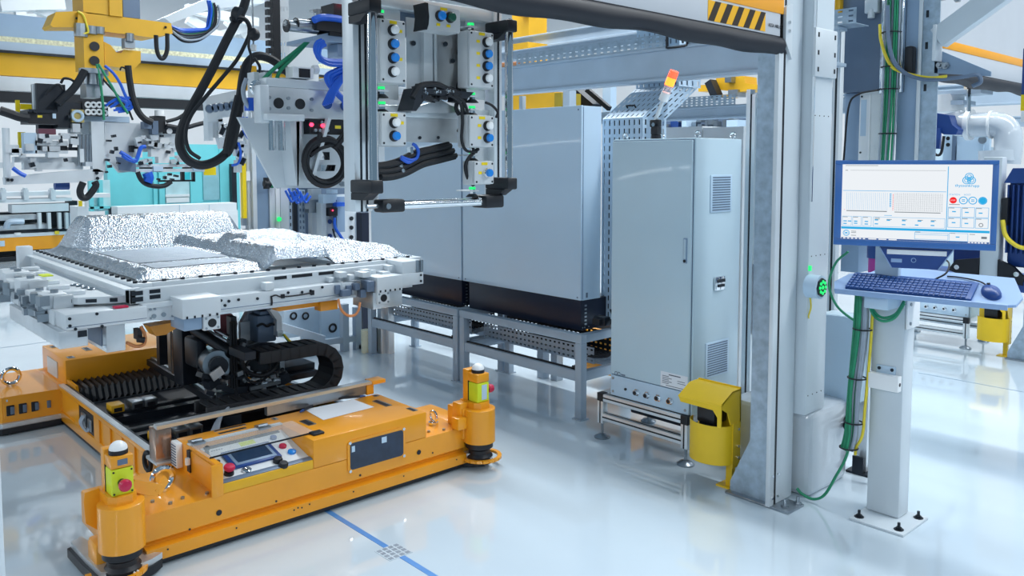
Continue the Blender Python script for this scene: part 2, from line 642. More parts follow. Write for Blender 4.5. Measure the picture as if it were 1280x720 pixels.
# ------------------------------------------------------------------ rapid door portal (first cell)
def portal(dy, which):
    near = which == 1
    g = thing('door_portal',
              'galvanised post of the roll up door, yellow guard at its foot in the foreground' if near else 'far galvanised post of the second roll up door, behind the yellow guard at right',
              'post', (-2.1, 3.68 + dy, 0), 'door posts of the cells')
    D = dy
    part('base_plate', MB().box(-2.31, -1.955, 3.585 + D, 3.735 + D, 0, 0.012, 0.002), STEEL, g)
    web = MB().box(-2.19, -2.072, 3.618 + D, 3.63 + D, 0.012, 3.4)
    web.prism([(-2.19, 0.30), (-2.19, 0.012), (-2.30, 0.012), (-2.30, 0.06)], 'y', 3.618 + D, 3.63 + D)
    part('web', web, GALV, g)
    part('guide_rail', MB().box(-2.072, -2.05, 3.57 + D, 3.612 + D, 0.012, 3.3, 0.002), ALUM, g)
    part('guide_slot', MB().box(-2.076, -2.0515, 3.612 + D, 3.631 + D, 0.012, 3.3), SEAL, g)
    part('cover_rail', MB().box(-2.11, -2.05, 3.631 + D, 3.785 + D, 0.012, 3.4, 0.004), COLUMN, g)
    for z in (0.05, 0.16):
        for y in (3.594, 3.645):
            part('bolt', bolt_mb(MB(), (-2.05, y + D, z), 'x', 0.007, 0.006), CHROME, g)
    a = MB()
    for x, y in ((-2.0, 3.63), (-1.975, 3.71)):
        a.cyl((x, y + D, 0.012), (x, y + D, 0.05), 0.009, 8).cyl((x, y + D, 0.012), (x, y + D, 0.024), 0.018, 6)
    part('anchor_bolt', a, STEEL, g)
    # header with the rolled fabric and its bottom seal
    h = thing('roll_up_door',
              'pale roll up door with hazard stripes and black bottom seal, across the top of the picture' if near else 'second pale roll up door with orange strip, high behind the monitor at right',
              'door', (-2.05, 2.1 + dy, 2.2), 'roll up doors of the cells')
    y0, y1 = (0.42, 3.64) if near else (1.05, 3.64)
    part('door_curtain', MB().box(-2.062, -2.05, y0 + D, y1 + D, 2.28, 2.405, 0.002), DOORW, h)
    # slack lower hem
    hem = MB()
    n = 60
    vs = []
    for i in range(n + 1):
        y = y0 + (y1 - 0.045 - y0) * i / n
        sag = 0.006 * math.sin(y * 5.1 + 1) + 0.005 * math.sin(y * 12.7) - 0.004
        ed = min(1, (y1 - y) / 0.4)
        for k in range(9):
            t = math.pi * k / 8
            vs.append((-2.056 - 0.03 + 0.036 * math.sin(t) + 0.02, y + D, 2.24 + (0.042 - sag * 0.5 * ed) * math.cos(t) + sag * ed * 0.5))
    fs = []
    for i in range(n):
        for k in range(8):
            fs.append((i * 9 + k, (i + 1) * 9 + k, (i + 1) * 9 + k + 1, i * 9 + k + 1))
    hem.add(vs, fs)
    hem.box(-2.066, -2.05, y0 + D, y1 + D, 2.205, 2.282)
    part('bottom_seal', hem, SEAL, h)
    part('door_strip', MB().box(-2.07, -2.046, y0 + D, 3.60 + D, 2.385 if near else 2.405, 2.46, 0.004), DOORO, h)
    part('upper_curtain', MB().box(-2.062, -2.05, y0 + D, y1 + D, 2.46, 3.2), DOORW, h)
    e = MB().prism([(3.60 + D, 2.26), (3.60 + D, 2.42), (3.64 + D, 2.44), (3.66 + D, 2.44), (3.66 + D, 2.18)], 'x', -2.05, -2.035)
    part('end_bracket', e, ALUM, h)
    for z in (2.31, 2.35):
        part('bolt', bolt_mb(MB(), (-2.035, 3.625 + D, z), 'x', 0.009, 0.006), CHROME, h)
    if near:
        a0, a1, z0, z1 = 2.987, 3.44, 2.29, 2.375
        part('hazard_panel', MB().box(-2.05, -2.0485, a0, a1, z0, z1), HAZY, h)
        nb = 5
        w = (a1 - a0) / nb
        for i in range(nb):
            b0 = a0 + i * w
            sl = 0.052
            poly = [(max(a0, b0 - 0.002), z0), (min(a1, b0 + w * 0.48), z0), (min(a1, b0 + w * 0.48 + sl), z1), (min(a1, b0 + sl), z1)]
            part('hazard_stripe', MB().prism(poly, 'x', -2.0485, -2.0475), HAZB, h)
        for o_ in (0, 0.0012):
            part('lettering', text_mb('ASSA ABLOY', 0.0225, (-2.047, 3.463 + o_, 2.316), (0, 1, 0), (0, 0, 1)), BLACK, h)
    return g, h


portal(0, 1)
portal(4.25, 2)
pj = thing('portal_jamb', 'grey left jamb of the roll up door, sliver at the left picture edge', 'post', (-2.06, 0.36, 0))
part('jamb_profile', MB().box(-2.11, -2.05, 0.22, 0.362, 0.012, 3.3, 0.003), ALUM, pj)
part('base_plate', MB().box(-2.2, -1.96, 0.18, 0.39, 0, 0.012), STEEL, pj)

# column behind the portal, on its wrapped plinth
c = thing('cell_column', 'white cell column behind the door post, standing on the wrapped plinth', 'column', (-2.1, 3.9, 0.43))
part('shaft', MB().box(-2.2, -1.995, 3.795, 4.0, 0.43, 3.4, 0.012), COLUMN, c)
part('cover_plate', MB().box(-1.995, -1.975, 3.775, 3.995, 2.105, 2.34, 0.012), ALUM, c)
sl = MB()
for y in (3.80, 3.965):
    for z in (2.14, 2.22, 2.305):
        sl.box(-1.976, -1.973, y - 0.006, y + 0.006, z - 0.011, z + 0.011)
part('slot', sl, BLACK, c, kind='stuff')
sm_ = MB()
for z in (1.92, 1.23, 0.53):
    for k in range(4):
        sm_.cyl((-1.996, 3.82 + k * 0.045, z), (-1.993, 3.82 + k * 0.045, z), 0.003, 6)
part('drill_hole', sm_, BLACK, c, kind='stuff')
part('edge_strip', MB().box(-1.997, -1.985, 3.79, 3.797, 1.5, 2.9), CHROME, c)
w = MB()
vs, fs = [], []
bx = MB().box(-2.45, -1.985, 3.835, 4.265, 0, 0.43, 0.03)
bm = bmesh.new()
bvs = [bm.verts.new(p) for p in bx.v]
for f in bx.f:
    bm.faces.new([bvs[i] for i in f])
bmesh.ops.subdivide_edges(bm, edges=bm.edges[:], cuts=3, use_grid_fill=True)
bm.verts.index_update()
for v in bm.verts:
    n_ = noise.noise(v.co * 6) * 0.012
    v.co.x += n_
    v.co.z += noise.noise(v.co * 5 + Vector((3, 1, 2))) * 0.012 if v.co.z > 0.2 else 0
w.add([v.co.copy() for v in bm.verts], [tuple(v.index for v in f.verts) for f in bm.faces])
bm.free()
single('wrapped_plinth', w, WRAP, 'plinth wrapped in white plastic film, on the floor behind the door post', 'plinth')

# green lit card reader on the column
gd = thing('call_button', 'round grey call button ringed with green lights, on the white column', 'button', (-1.99, 3.83, 1.03))
part('housing', MB().cyl((-1.995, 3.80, 1.085), (-1.93, 3.80, 1.085), 0.058, 20), CABW, gd)
part('face', MB().cyl((-1.93, 3.80, 1.085), (-1.922, 3.80, 1.085), 0.046, 8), BLACK, gd)
for k in range(8):
    t = k * math.pi / 4
    y, z = 3.80 + 0.028 * math.cos(t), 1.085 + 0.028 * math.sin(t)
    part('light_dot', MB().cyl((-1.922, y, z), (-1.918, y, z), 0.008, 8), GREENLED, gd)
part('centre_mark', MB().cyl((-1.922, 3.80, 1.085), (-1.919, 3.80, 1.085), 0.010, 8), GREENLED, gd)
part('pilot_light', MB().box(-1.995, -1.985, 3.792, 3.808, 1.16, 1.185), GREENLED, gd)
single('reader_lead', MB().tube([(-1.985, 3.80, 1.028), (-1.98, 3.80, 0.98), (-1.985, 3.79, 0.94), (-1.992, 3.805, 0.925)], 0.004, 6), YELC, 'short yellow lead hanging below the green ringed call button', 'cable')


# ------------------------------------------------------------------ tall control cabinet on its profile stand
def profile_bar(mb, p, q, s=0.045, n=0.006):
    mb.bar(p, q, s, s, 0.003)
    return mb


def groove(mb, p, q, off, ax):
    return mb


def tall_cabinet(dy, which):
    near = which == 1
    x0, x1, y0, y1, z0, z1 = -3.245, -2.653, 3.76 + dy, 4.228 + dy, 0.28, 1.825
    k = thing('control_cabinet',
              'tall pale grey control cabinet with two side vents, standing on the short profile stand' if near else 'far control cabinet with a row of sockets, lower part seen under the keyboard tray',
              'cabinet', ((x0 + x1) / 2, (y0 + y1) / 2, z0), 'control cabinets')
    part('body', MB().box(x0, x1, y0 + 0.018, y1, z0, z1, 0.006), CAB, k)
    part('door_gap', MB().box(x0 + 0.008, x1 - 0.010, y0 + 0.0165, y0 + 0.019, z0 + 0.002, z1 - 0.008), DUCT, k)
    d = part('door', MB().box(x0 + 0.012, x1 - 0.014, y0, y0 + 0.018, z0 + 0.135, z1 - 0.012, 0.004), CAB, k)
    hb = MB().box(-2.712, -2.687, y0 - 0.006, y0, 1.135, 1.275, 0.004)
    part('handle_frame', hb, BLUEG, d)
    part('handle', MB().box(-2.706, -2.693, y0 - 0.012, y0 - 0.004, 1.16, 1.268, 0.003), CAB, d)
    part('key_lock', MB().cyl((-2.7, y0 - 0.012, 1.148), (-2.7, y0 - 0.004, 1.148), 0.008, 10), BLACK, d)
    p = part('socket_panel', MB().box(x0 + 0.012, x1 - 0.014, y0 + 0.002, y0 + 0.018, z0 + 0.006, z0 + 0.13, 0.002), CABW, k)
    for x in (-3.03, -2.953, -2.872, -2.788):
        m = MB().cyl((x, y0 + 0.002, 0.342), (x, y0 - 0.022, 0.342), 0.015, 12).cyl((x, y0 + 0.002, 0.342), (x, y0 - 0.006, 0.342), 0.022, 6)
        s_ = part('socket', m, CHROME, p)
    mh = MB().cyl((-3.115, y0 + 0.002, 0.342), (-3.115, y0 - 0.006, 0.342), 0.008, 10)
    for x in (-3.03, -2.953, -2.872, -2.788):
        mh.cyl((x, y0 - 0.022, 0.342), (x, y0 - 0.024, 0.342), 0.010, 10)
    part('socket_opening', mh, BLACK, p, kind='stuff')
    sc = MB()
    for x in (x0 + 0.03, x1 - 0.035):
        for z in (z0 + 0.03, z0 + 0.11):
            bolt_mb(sc, (x, y0 + 0.002, z), '-y', 0.008, 0.003)
    part('screw', sc, STEEL, p, kind='stuff')
    # side vents
    for zb, zt, ya, yb in ((1.41, 1.62, 3.915, 4.125), (0.472, 0.674, 3.893, 4.125)):
        v = part('vent', MB().box(x1, x1 + 0.006, ya + dy, yb + dy, zb, zt, 0.002), CABW, k)
        n = 14
        sl = MB()
        for i in range(n):
            z = zb + 0.014 + (zt - zb - 0.028) * i / (n - 1)
            sl.box(x1 + 0.004, x1 + 0.0075, ya + dy + 0.018, yb + dy - 0.018, z - 0.0035, z + 0.0035)
        part('louvre', sl, DUCT, v, kind='stuff')
    cl = part('latch', MB().box(x1, x1 + 0.016, 3.965 + dy, 4.06 + dy, 0.965, 1.045, 0.006), CHROME, k)
    lt = MB().box(x1 + 0.014, x1 + 0.022, 3.985 + dy, 4.045 + dy, 0.985, 1.0).box(x1 + 0.014, x1 + 0.022, 3.98 + dy, 4.05 + dy, 1.012, 1.03)
    part('latch_bar', lt, DARK, cl)
    for x in (x0 + 0.06, x1 - 0.02):
        for y in (y0 + 0.06, y1 - 0.06):
            if near:
                part('lifting_eye', MB().ring((x, y, z1 + 0.022), 0.015, 0.006, 'y', 14, 6).cyl((x, y, z1), (x, y, z1 + 0.01), 0.012, 10), CHROME, k)
    if near:
        lb = part('label', MB().box(-2.858, -2.672, y0 - 0.0012, y0, 0.418, 0.503), SHEET, k)
        tx = MB()
        for i in range(5):
            tx.box(-2.845, -2.80 + 0.02 * (i % 2), y0 - 0.0022, y0 - 0.001, 0.438 + i * 0.010, 0.4415 + i * 0.010)
        tx.box(-2.80, -2.72, y0 - 0.0022, y0 - 0.001, 0.488, 0.494)
        tx.box(-2.74, -2.685, y0 - 0.0022, y0 - 0.001, 0.452, 0.455).box(-2.74, -2.69, y0 - 0.0022, y0 - 0.001, 0.464, 0.467)
        tx.box(-2.82, -2.70, y0 - 0.0022, y0 - 0.001, 0.426, 0.429)
        part('print_line', tx, PRINT, lb, kind='stuff')
        part('maker_mark', MB().ring((-3.19, y0 - 0.001, 0.425), 0.010, 0.002, 'y', 12, 4).ring((-3.167, y0 - 0.001, 0.425), 0.010, 0.002, 'y', 12, 4).box(-3.15, -3.12, y0 - 0.002, y0, 0.42, 0.428), DUCT, k)
    s = thing('cabinet_stand',
              'low aluminium profile stand on round levelling feet, under the tall control cabinet' if near else 'low aluminium profile stand on round levelling feet, under the far cabinet at right',
              'stand', (-2.97, 3.98 + dy, 0), 'profile stands under the control cabinets')
    sx0, sx1 = -3.325, -2.66
    sy0, sy1 = 3.745 + dy, 4.2 + dy
    for z in (0.235, 0.115):
        for y in (sy0, sy1):
            r_ = part('cross_rail', MB().box(sx0 + 0.04, sx1 - 0.04, y, y + 0.045, z, z + 0.045, 0.003), ALU, s)
            g_ = MB()
            g_.box(sx0 + 0.041, sx1 - 0.041, y - 0.001, y + 0.002, z + 0.018, z + 0.027)
            g_.box(sx0 + 0.041, sx1 - 0.041, y + 0.018, y + 0.027, z + 0.044, z + 0.046)
            part('groove', g_, BLACK, r_)
    for x in (sx0, sx1 - 0.045):
        r_ = part('side_rail', MB().box(x, x + 0.045, sy0 + 0.045, sy1, 0.235, 0.28, 0.003), ALU, s)
    for x in (sx0, sx1 - 0.045):
        for y in (sy0, sy1):
            l = part('leg', MB().box(x, x + 0.045, y, y + 0.045, 0.095, 0.24, 0.003), ALU, s)
            part('groove', MB().box(x + 0.018, x + 0.027, y - 0.001, y + 0.002, 0.096, 0.24), BLACK, l)
            part('corner_cap', MB().box(x - 0.002, x + 0.047, y - 0.002, y + 0.045, 0.232, 0.284, 0.004), BLACK, s)
            f = MB().cyl((x + 0.022, y + 0.022, 0.02), (x + 0.022, y + 0.022, 0.1), 0.009, 10)
            f.lathe((x + 0.022, y + 0.022, 0), [(0.0, 0.0), (0.048, 0.0), (0.05, 0.008), (0.035, 0.02), (0.014, 0.028), (0.0, 0.03)], 18)
            part('foot', f, STEEL, s)
    return k


tall_cabinet(0, 1)
tall_cabinet(4.25, 2)
bf = MB().box(-3.16, -2.74, 3.86, 4.12, 0.17, 0.235, 0.01)
single('drip_pan', bf, DARK, 'dark pan in the profile stand under the tall control cabinet', 'pan')


# ------------------------------------------------------------------ yellow scanner guards
def guard(dx, dy, lab):
    g = thing('scanner_guard', lab, 'guard', (-2.44 + dx, 3.64 + dy, 0), 'yellow laser scanner guards')
    X = lambda v: v + dx
    Y = lambda v: v + dy
    c0 = (X(-2.44), Y(3.66))
    # lower half-round shield
    prof_o = 0.125
    pts = []
    vs, fs = [], []
    n = 14
    for i in range(n + 1):
        t = math.pi + math.pi * i / n
        for r in (prof_o, prof_o - 0.004):
            for z in (0.13, 0.335):
                zz = z
                vs.append((c0[0] + r * math.cos(t), c0[1] + r * 0.8 * math.sin(t), zz))
    for i in range(n):
        a, b = i * 4, (i + 1) * 4
        fs += [(a, b, b + 1, a + 1), (a + 2, a + 3, b + 3, b + 2), (a, a + 2, b + 2, b), (a + 1, b + 1, b + 3, a + 3)]
    sh = MB().add(vs, fs)
    sh.box(X(-2.325), X(-2.312), Y(3.655), Y(3.72), 0.11, 0.345)
    part('lower_shield', sh, BINYEL, g)
    side = MB().prism([(Y(3.73), 0.34), (Y(3.64), 0.34), (Y(3.61), 0.41), (Y(3.555), 0.44), (Y(3.555), 0.47), (Y(3.65), 0.515), (Y(3.73), 0.515)], 'x', X(-2.322), X(-2.315))
    part('side_plate', side, BINYEL, g)
    hood = MB()
    hood.prism([(Y(3.548), 0.455), (Y(3.65), 0.51), (Y(3.73), 0.512), (Y(3.73), 0.518), (Y(3.648), 0.516), (Y(3.546), 0.461)], 'x', X(-2.58), X(-2.315))
    hood.prism([(X(-2.58), 0.46), (X(-2.315), 0.46), (X(-2.315), 0.345), (X(-2.338), 0.345), (X(-2.338), 0.395), (X(-2.365), 0.428), (X(-2.565), 0.43)], 'y', Y(3.548), Y(3.554))
    part('hood', hood, BINYEL, g)
    part('back_plate', MB().box(X(-2.575), X(-2.315), Y(3.722), Y(3.73), 0.13, 0.525), BINYEL, g)
    part('post', MB().box(X(-2.36), X(-2.325), Y(3.67), Y(3.70), 0.0, 0.16).box(X(-2.40), X(-2.29), Y(3.64), Y(3.73), 0, 0.008), BINYEL, g)
    sc = MB().box(X(-2.50), X(-2.39), Y(3.60), Y(3.72), 0.33, 0.45, 0.01).cyl((X(-2.445), Y(3.65), 0.20), (X(-2.445), Y(3.65), 0.33), 0.06, 16)
    part('laser_scanner', sc, BLACK, g)
    for z in (0.16, 0.22, 0.31):
        part('bolt', bolt_mb(MB(), (X(-2.312), Y(3.70), z), 'x', 0.008, 0.008), CHROME, g)


guard(0, 0, 'yellow scanner guard on the floor between the control cabinet and the door post')
guard(0.0, 4.28, 'small far yellow scanner guard at the right picture edge below the tray')


# ------------------------------------------------------------------ two wall cabinets on steel tables
def big_cabinet(x0, x1, lab):
    k = thing('enclosure', lab, 'cabinet', ((x0 + x1) / 2, 4.1, 0.565), 'large pale enclosures on black plinths')
    part('body', MB().box(x0, x1, 4.018, 4.195, 0.77, 2.06, 0.004), CABW, k)
    part('front_panel', MB().box(x0, x1 - 0.002, 4.0, 4.017, 0.772, 2.062, 0.003), CABW, k)
    pl = part('plinth', MB().box(x0 + 0.06, x1 - 0.01, 4.012, 4.36, 0.568, 0.77, 0.003), PLINTH, k)
    gr = MB()
    for i in range(6):
        gr.box(x1 - 0.0105, x1 - 0.0085, 4.05 + 0.0, 4.07, 0.60 + i * 0.025, 0.612 + i * 0.025)
    for y in (4.03, 4.05, 4.09):
        gr.cyl((x1 - 0.01, y, 0.585), (x1 - 0.006, y, 0.585), 0.005, 6)
    part('plinth_vent', gr, STEEL, pl, kind='stuff')
    part('corner_lock', MB().box(x1 - 0.004, x1 + 0.001, 4.05, 4.07, 0.785, 0.82, 0.002), DUCT, k)
    s_ = MB()
    for x in (x0 + 0.03, x1 - 0.03):
        for z in (0.79, 2.035):
            s_.cyl((x, 4.0, z), (x, 3.998, z), 0.006, 8)
    part('screw', s_, DUCT, k, kind='stuff')
    if x1 > -4:
        part('seam', MB().box(x1 - 0.003, x1 + 0.001, 4.016, 4.02, 0.78, 2.05), BLUEG, k)


big_cabinet(-4.945, -3.705, 'large pale enclosure nearest the control cabinet, on the right steel table')
big_cabinet(-6.235, -4.965, 'large pale enclosure farther left, partly behind the button frame')


def steel_table(x0, x1, lab):
    t = thing('steel_table', lab, 'table', ((x0 + x1) / 2, 4.15, 0), 'grey steel tables under the enclosures')
    y0, y1 = 3.905, 4.42
    w = 0.056
    for x in (x0, x1 - w):
        for y in (y0, y1 - w):
            part('leg', MB().box(x, x + w, y, y + w, 0.006, 0.51, 0.004).box(x - 0.012, x + w + 0.012, y - 0.012, y + w + 0.012, 0, 0.008), FRAME, t)
    for y in (y0, y1 - w):
        part('top_rail', MB().box(x0, x1, y, y + w, 0.51, 0.566, 0.004), FRAME, t)
        part('lower_rail', MB().box(x0 + w, x1 - w, y + 0.005, y + w - 0.005, 0.252, 0.322, 0.004), FRAME, t)
    for x in (x0, x1 - w):
        part('top_rail', MB().box(x, x + w, y0 + w, y1 - w, 0.512, 0.565, 0.004), FRAME, t)
        part('lower_rail', MB().box(x + 0.005, x + w - 0.005, y0 + w, y1 - w, 0.255, 0.32, 0.004), FRAME, t)
    # perforated cable tray with raised front and rear sides
    a, b = x0 + w + 0.01, x1 - w - 0.005
    part('tray_front', MB().perf((a, 4.10, 0.335), (b - a, 0, 0), (0, 0, 0.11), 26, 3, 0.5, 0.36), FRAME, t)
    part('tray_back', MB().perf((a, 4.34, 0.36), (b - a, 0, 0), (0, 0, 0.15), 26, 4, 0.5, 0.36), DARKP, t)
    part('tray_base', MB().perf((a, 4.10, 0.335), (b - a, 0, 0), (0, 0.24, 0.02), 26, 4, 0.5, 0.36), FRAME, t)
    part('tray_bracket', MB().box(x0 + w, x1 - w, 3.93, 3.95, 0.322, 0.33).box(x1 - w - 0.05, x1 - w, 3.93, 3.965, 0.29, 0.345), BLACK, t)
    n = random.Random(int(-x0 * 100))
    cb = MB()
    for i in range(5):
        y = 4.14 + i * 0.035
        cb.tube([(a + 0.02, y, 0.37), (a + 0.3, y + n.uniform(-.02, .02), 0.38 + n.uniform(0, .03)), (a + 0.7, y + n.uniform(-.02, .02), 0.38 + n.uniform(0, .03)), (b - 0.02, y, 0.38)], 0.01, 6)
    part('cable', cb, RUBBER, t)
    return t


steel_table(-4.875, -3.61, 'right grey steel table under the enclosures, perforated tray and bare front legs')
steel_table(-6.16, -4.90, 'left grey steel table, half hidden behind the carrier of the orange vehicle')
for i, (x, y) in enumerate(((-4.55, 4.35), (-4.43, 4.38), (-5.75, 4.45))):
    single('support_post', MB().box(x - 0.035, x + 0.035, y + 0.1, y + 0.17, 0, 0.56, 0.004), FRAME,
           ['left one of two slim steel posts behind the right table', 'right one of two slim steel posts behind the right table', 'slim steel post behind the left table'][i], 'post')
oc = single('orange_chassis', MB().box(-4.256, -3.755, 4.600, 5.400, 0.101, 0.426, 0.02), ORANGE, 'low orange vehicle body behind the table, glimpsed beside the control cabinet', 'vehicle')

cb = MB()
rr = random.Random(3)
for i in range(5):
    o_ = i * 0.012
    cb.tube([(-3.55 + o_, 4.12, 0.72), (-3.47 + o_, 4.1, 0.60), (-3.48 + o_, 4.08, 0.48), (-3.52 - o_, 4.06, 0.42), (-3.66 - o_, 4.08, 0.385)], 0.006, 6)
single('cable_bunch', cb, RUBBER, 'dark cables dropping from the enclosure plinth into the table tray', 'cable')
single('cable_plug', MB().box(-3.62, -3.52, 4.03, 4.09, 0.62, 0.68, 0.008).box(-3.60, -3.54, 4.0, 4.03, 0.632, 0.668), DARK, 'dark plug on the side of the right enclosure plinth', 'plug')

# ------------------------------------------------------------------ vertical perforated cable duct
d = thing('cable_duct', 'vertical perforated steel cable duct rising between enclosure and control cabinet', 'duct', (-3.660, 4.4, 0.6))
part('duct_front', MB().perf((-3.760, 4.27, 0.62), (0.34, 0, 0), (0, 0, 1.36), 8, 24, 0.26, 0.62), CABW, d)
part('duct_side', MB().perf((-3.760, 4.52, 0.62), (0, -0.25, 0), (0, 0, 1.36), 4, 24, 0.26, 0.62), CABW, d)
part('duct_side', MB().perf((-3.420, 4.27, 0.62), (0, 0.25, 0), (0, 0, 1.36), 4, 24, 0.26, 0.62), CABW, d)
part('duct_bend', MB().perf((-3.760, 4.27, 1.98), (0.34, 0, 0), (0.02, 0.32, 0.22), 8, 6, 0.26, 0.6), CABW, d)
part('duct_bend', MB().perf((-3.420, 4.27, 1.98), (0, 0.25, 0), (0.02, 0.32, 0.22), 4, 6, 0.26, 0.6), CABW, d)
part('duct_top', MB().perf((-3.740, 4.60, 2.2), (0.36, 0, 0), (0, 0, 1.0), 8, 18, 0.26, 0.6), CABW, d)
part('duct_top', MB().perf((-3.380, 4.60, 2.2), (0, 0.25, 0), (0, 0, 1.0), 4, 18, 0.26, 0.6), CABW, d)
part('dark_backing', MB().box(-3.740, -3.445, 4.31, 4.50, 0.62, 1.96), RUBBER, d)  # dark filling put in for the shaded inside of the duct, also below
part('dark_backing', MB().box(-3.720, -3.405, 4.66, 4.80, 2.2, 3.2), DUCT, d)
part('dark_backing', MB().add([(-3.740, 4.33, 1.96), (-3.445, 4.33, 1.96), (-3.425, 4.64, 2.18), (-3.720, 4.64, 2.18), (-3.740, 4.5, 1.96), (-3.445, 4.5, 1.96), (-3.425, 4.8, 2.18), (-3.720, 4.8, 2.18)], [(0, 1, 2, 3), (4, 7, 6, 5), (0, 4, 5, 1), (1, 5, 6, 2), (3, 2, 6, 7), (0, 3, 7, 4)]), RUBBER, d)
part('handle', MB().tube([(-3.630, 4.38, 2.05), (-3.630, 4.36, 2.07), (-3.560, 4.36, 2.07), (-3.560, 4.38, 2.05)], 0.006, 6, 1), BLACK, d)


# ------------------------------------------------------------------ steel beams with cable trays
def ibeam(y0, y1, x0, x1, z0, z1, lab, t=0.02, name='steel_beam'):
    b = thing(name, lab, 'beam', ((x0 + x1) / 2, (y0 + y1) / 2, z0), 'steel beams over the cells')
    ym = (y0 + y1) / 2
    part('flange', MB().box(x0, x1, y0, y1, z0, z0 + t, 0.003), FRAME, b)
    part('flange', MB().box(x0, x1, y0, y1, z1 - t, z1, 0.003), FRAME, b)
    part('web', MB().box(x0, x1, ym - 0.04, ym - 0.03, z0 + t, z1 - t), FRAME, b)
    return b


b1 = ibeam(4.44, 4.56, -9, -2.2, 2.226, 2.445, 'pale steel beam with perforated tray, crossing above the two enclosures')
tr = thing('cable_tray', 'perforated cable tray lying on the beam above the enclosures', 'tray', (-5, 4.5, 2.446), 'cable trays on the beams')
part('tray_side', MB().perf((-4.82, 4.45, 2.447), (1.47, 0, 0), (0, 0, 0.085), 24, 3, 0.45, 0.36), GALV, tr)
part('tray_side', MB().perf((-3.20, 4.45, 2.447), (1.1, 0, 0), (0, 0, 0.085), 18, 3, 0.45, 0.36), GALV, tr)
part('tray_base', MB().box(-4.82, -2.1, 4.45, 4.6, 2.446, 2.449), GALV, tr)
part('edge_guard', MB().tube([(-3.36, 4.44, 2.51), (-3.36, 4.44, 2.45), (-3.35, 4.44, 2.435), (-3.22, 4.44, 2.435), (-3.2, 4.44, 2.45), (-3.2, 4.44, 2.51)], 0.008, 6, 2), BLACK, tr)
cl = MB()
for i in range(4):
    cl.tube([(-3.32, 4.56, 2.48 + i * .012), (-3.25, 4.46, 2.5 + i * .012), (-3.24, 4.56, 2.49 + i * .012)], 0.008, 6)
single('loose_cable', cl, RUBBER, 'dark cable loop poking through the gap of the tray on the beam', 'cable')
single('orange_conduit', MB().tube([(-5.6, 4.52, 2.47), (-5.2, 4.5, 2.475), (-4.83, 4.52, 2.47)], 0.018, 8), COPPER, 'orange conduit running into the left end of the perforated tray', 'cable')

b2 = ibeam(6.94, 7.06, -9, -2.6, 2.11, 2.235, 'lower pale beam seen farther back below the amber signal lamp')
tr = thing('cable_tray', 'perforated tray on the farther beam behind the amber signal lamp', 'tray', (-5, 7, 2.236), 'cable trays on the beams')
part('tray_side', MB().perf((-5.5, 6.95, 2.237), (1.06, 0, 0), (0, 0, 0.10), 18, 4, 0.45, 0.36), GALV, tr)
part('tray_side', MB().perf((-4.25, 6.95, 2.237), (0.9, 0, 0), (0, 0, 0.10), 16, 4, 0.45, 0.36), GALV, tr)
part('tray_base', MB().box(-5.5, -3.35, 6.95, 7.1, 2.236, 2.239), GALV, tr)

for i, (y, za, zb, la) in enumerate(((6.0, 2.75, 2.87, 'lower one of two high beams crossing behind the black door seal'), (6.6, 2.98, 3.13, 'upper one of two high beams crossing behind the black door seal'))):
    ibeam(y, y + 0.12, -11, -2.6, za, zb, la)
# beams of the second cell at right
b3 = ibeam(8.69, 8.81, -3.4, 2.0, 2.226, 2.445, 'pale beam with tray in the second cell, above the robot')
tr = thing('cable_tray', 'perforated tray on the second cell beam, under the far door seal', 'tray', (-1, 8.75, 2.446), 'cable trays on the beams')
part('tray_side', MB().perf((-2.4, 8.7, 2.447), (4, 0, 0), (0, 0, 0.085), 60, 3, 0.45, 0.36), GALV, tr)
part('tray_base', MB().box(-2.4, 1.6, 8.7, 8.85, 2.446, 2.449), GALV, tr)
b4 = ibeam(11.2, 11.32, -5, 1.5, 2.11, 2.235, 'farthest low beam behind the wrapped robot')
tr = thing('cable_tray', 'perforated tray on the farthest low beam behind the robot', 'tray', (-2, 11.25, 2.236), 'cable trays on the beams')
part('tray_side', MB().perf((-3.2, 11.21, 2.237), (2.0, 0, 0), (0, 0, 0.10), 34, 4, 0.45, 0.36), GALV, tr)
part('tray_base', MB().box(-3.2, -1.2, 11.21, 11.36, 2.236, 2.239), GALV, tr)

# ------------------------------------------------------------------ signal lamp tilted on top of the tall cabinet
s = thing('signal_lamp', 'tilted signal lamp glowing amber on top of the tall control cabinet', 'lamp', (-3.02, 3.9, 1.825))
part('clamp', MB().cyl((-3.02, 3.9, 1.825), (-3.02, 3.9, 1.85), 0.03, 12).box(-3.045, -2.995, 3.88, 3.92, 1.85, 1.90, 0.006).box(-3.06, -2.99, 3.885, 3.915, 1.895, 1.94, 0.008), BLACK, s)
part('clamp_bolt', MB().cyl((-3.02, 3.878, 1.91), (-3.02, 3.87, 1.91), 0.012, 10), CHROME, s)
p0, p1 = Vector((-3.03, 3.9, 1.93)), Vector((-2.905, 3.9, 2.19))
ax_ = (p1 - p0).normalized()
part('pole', MB().cyl(p0, p0 + ax_ * 0.13, 0.012, 10), ALUM, s)
part('socket', MB().cyl(p0 + ax_ * 0.13, p0 + ax_ * 0.18, 0.027, 14), WHITEB, s)
part('clear_section', MB().cyl(p0 + ax_ * 0.18, p0 + ax_ * 0.225, 0.026, 14), GLASS, s)
part('amber_section', MB().cyl(p0 + ax_ * 0.225, p0 + ax_ * 0.27, 0.027, 14), AMBER, s)
part('red_section', MB().cyl(p0 + ax_ * 0.272, p0 + ax_ * 0.30, 0.027, 14), REDO, s)
part('top_cap', MB().cyl(p0 + ax_ * 0.30, p0 + ax_ * 0.312, 0.026, 14), REDO, s)


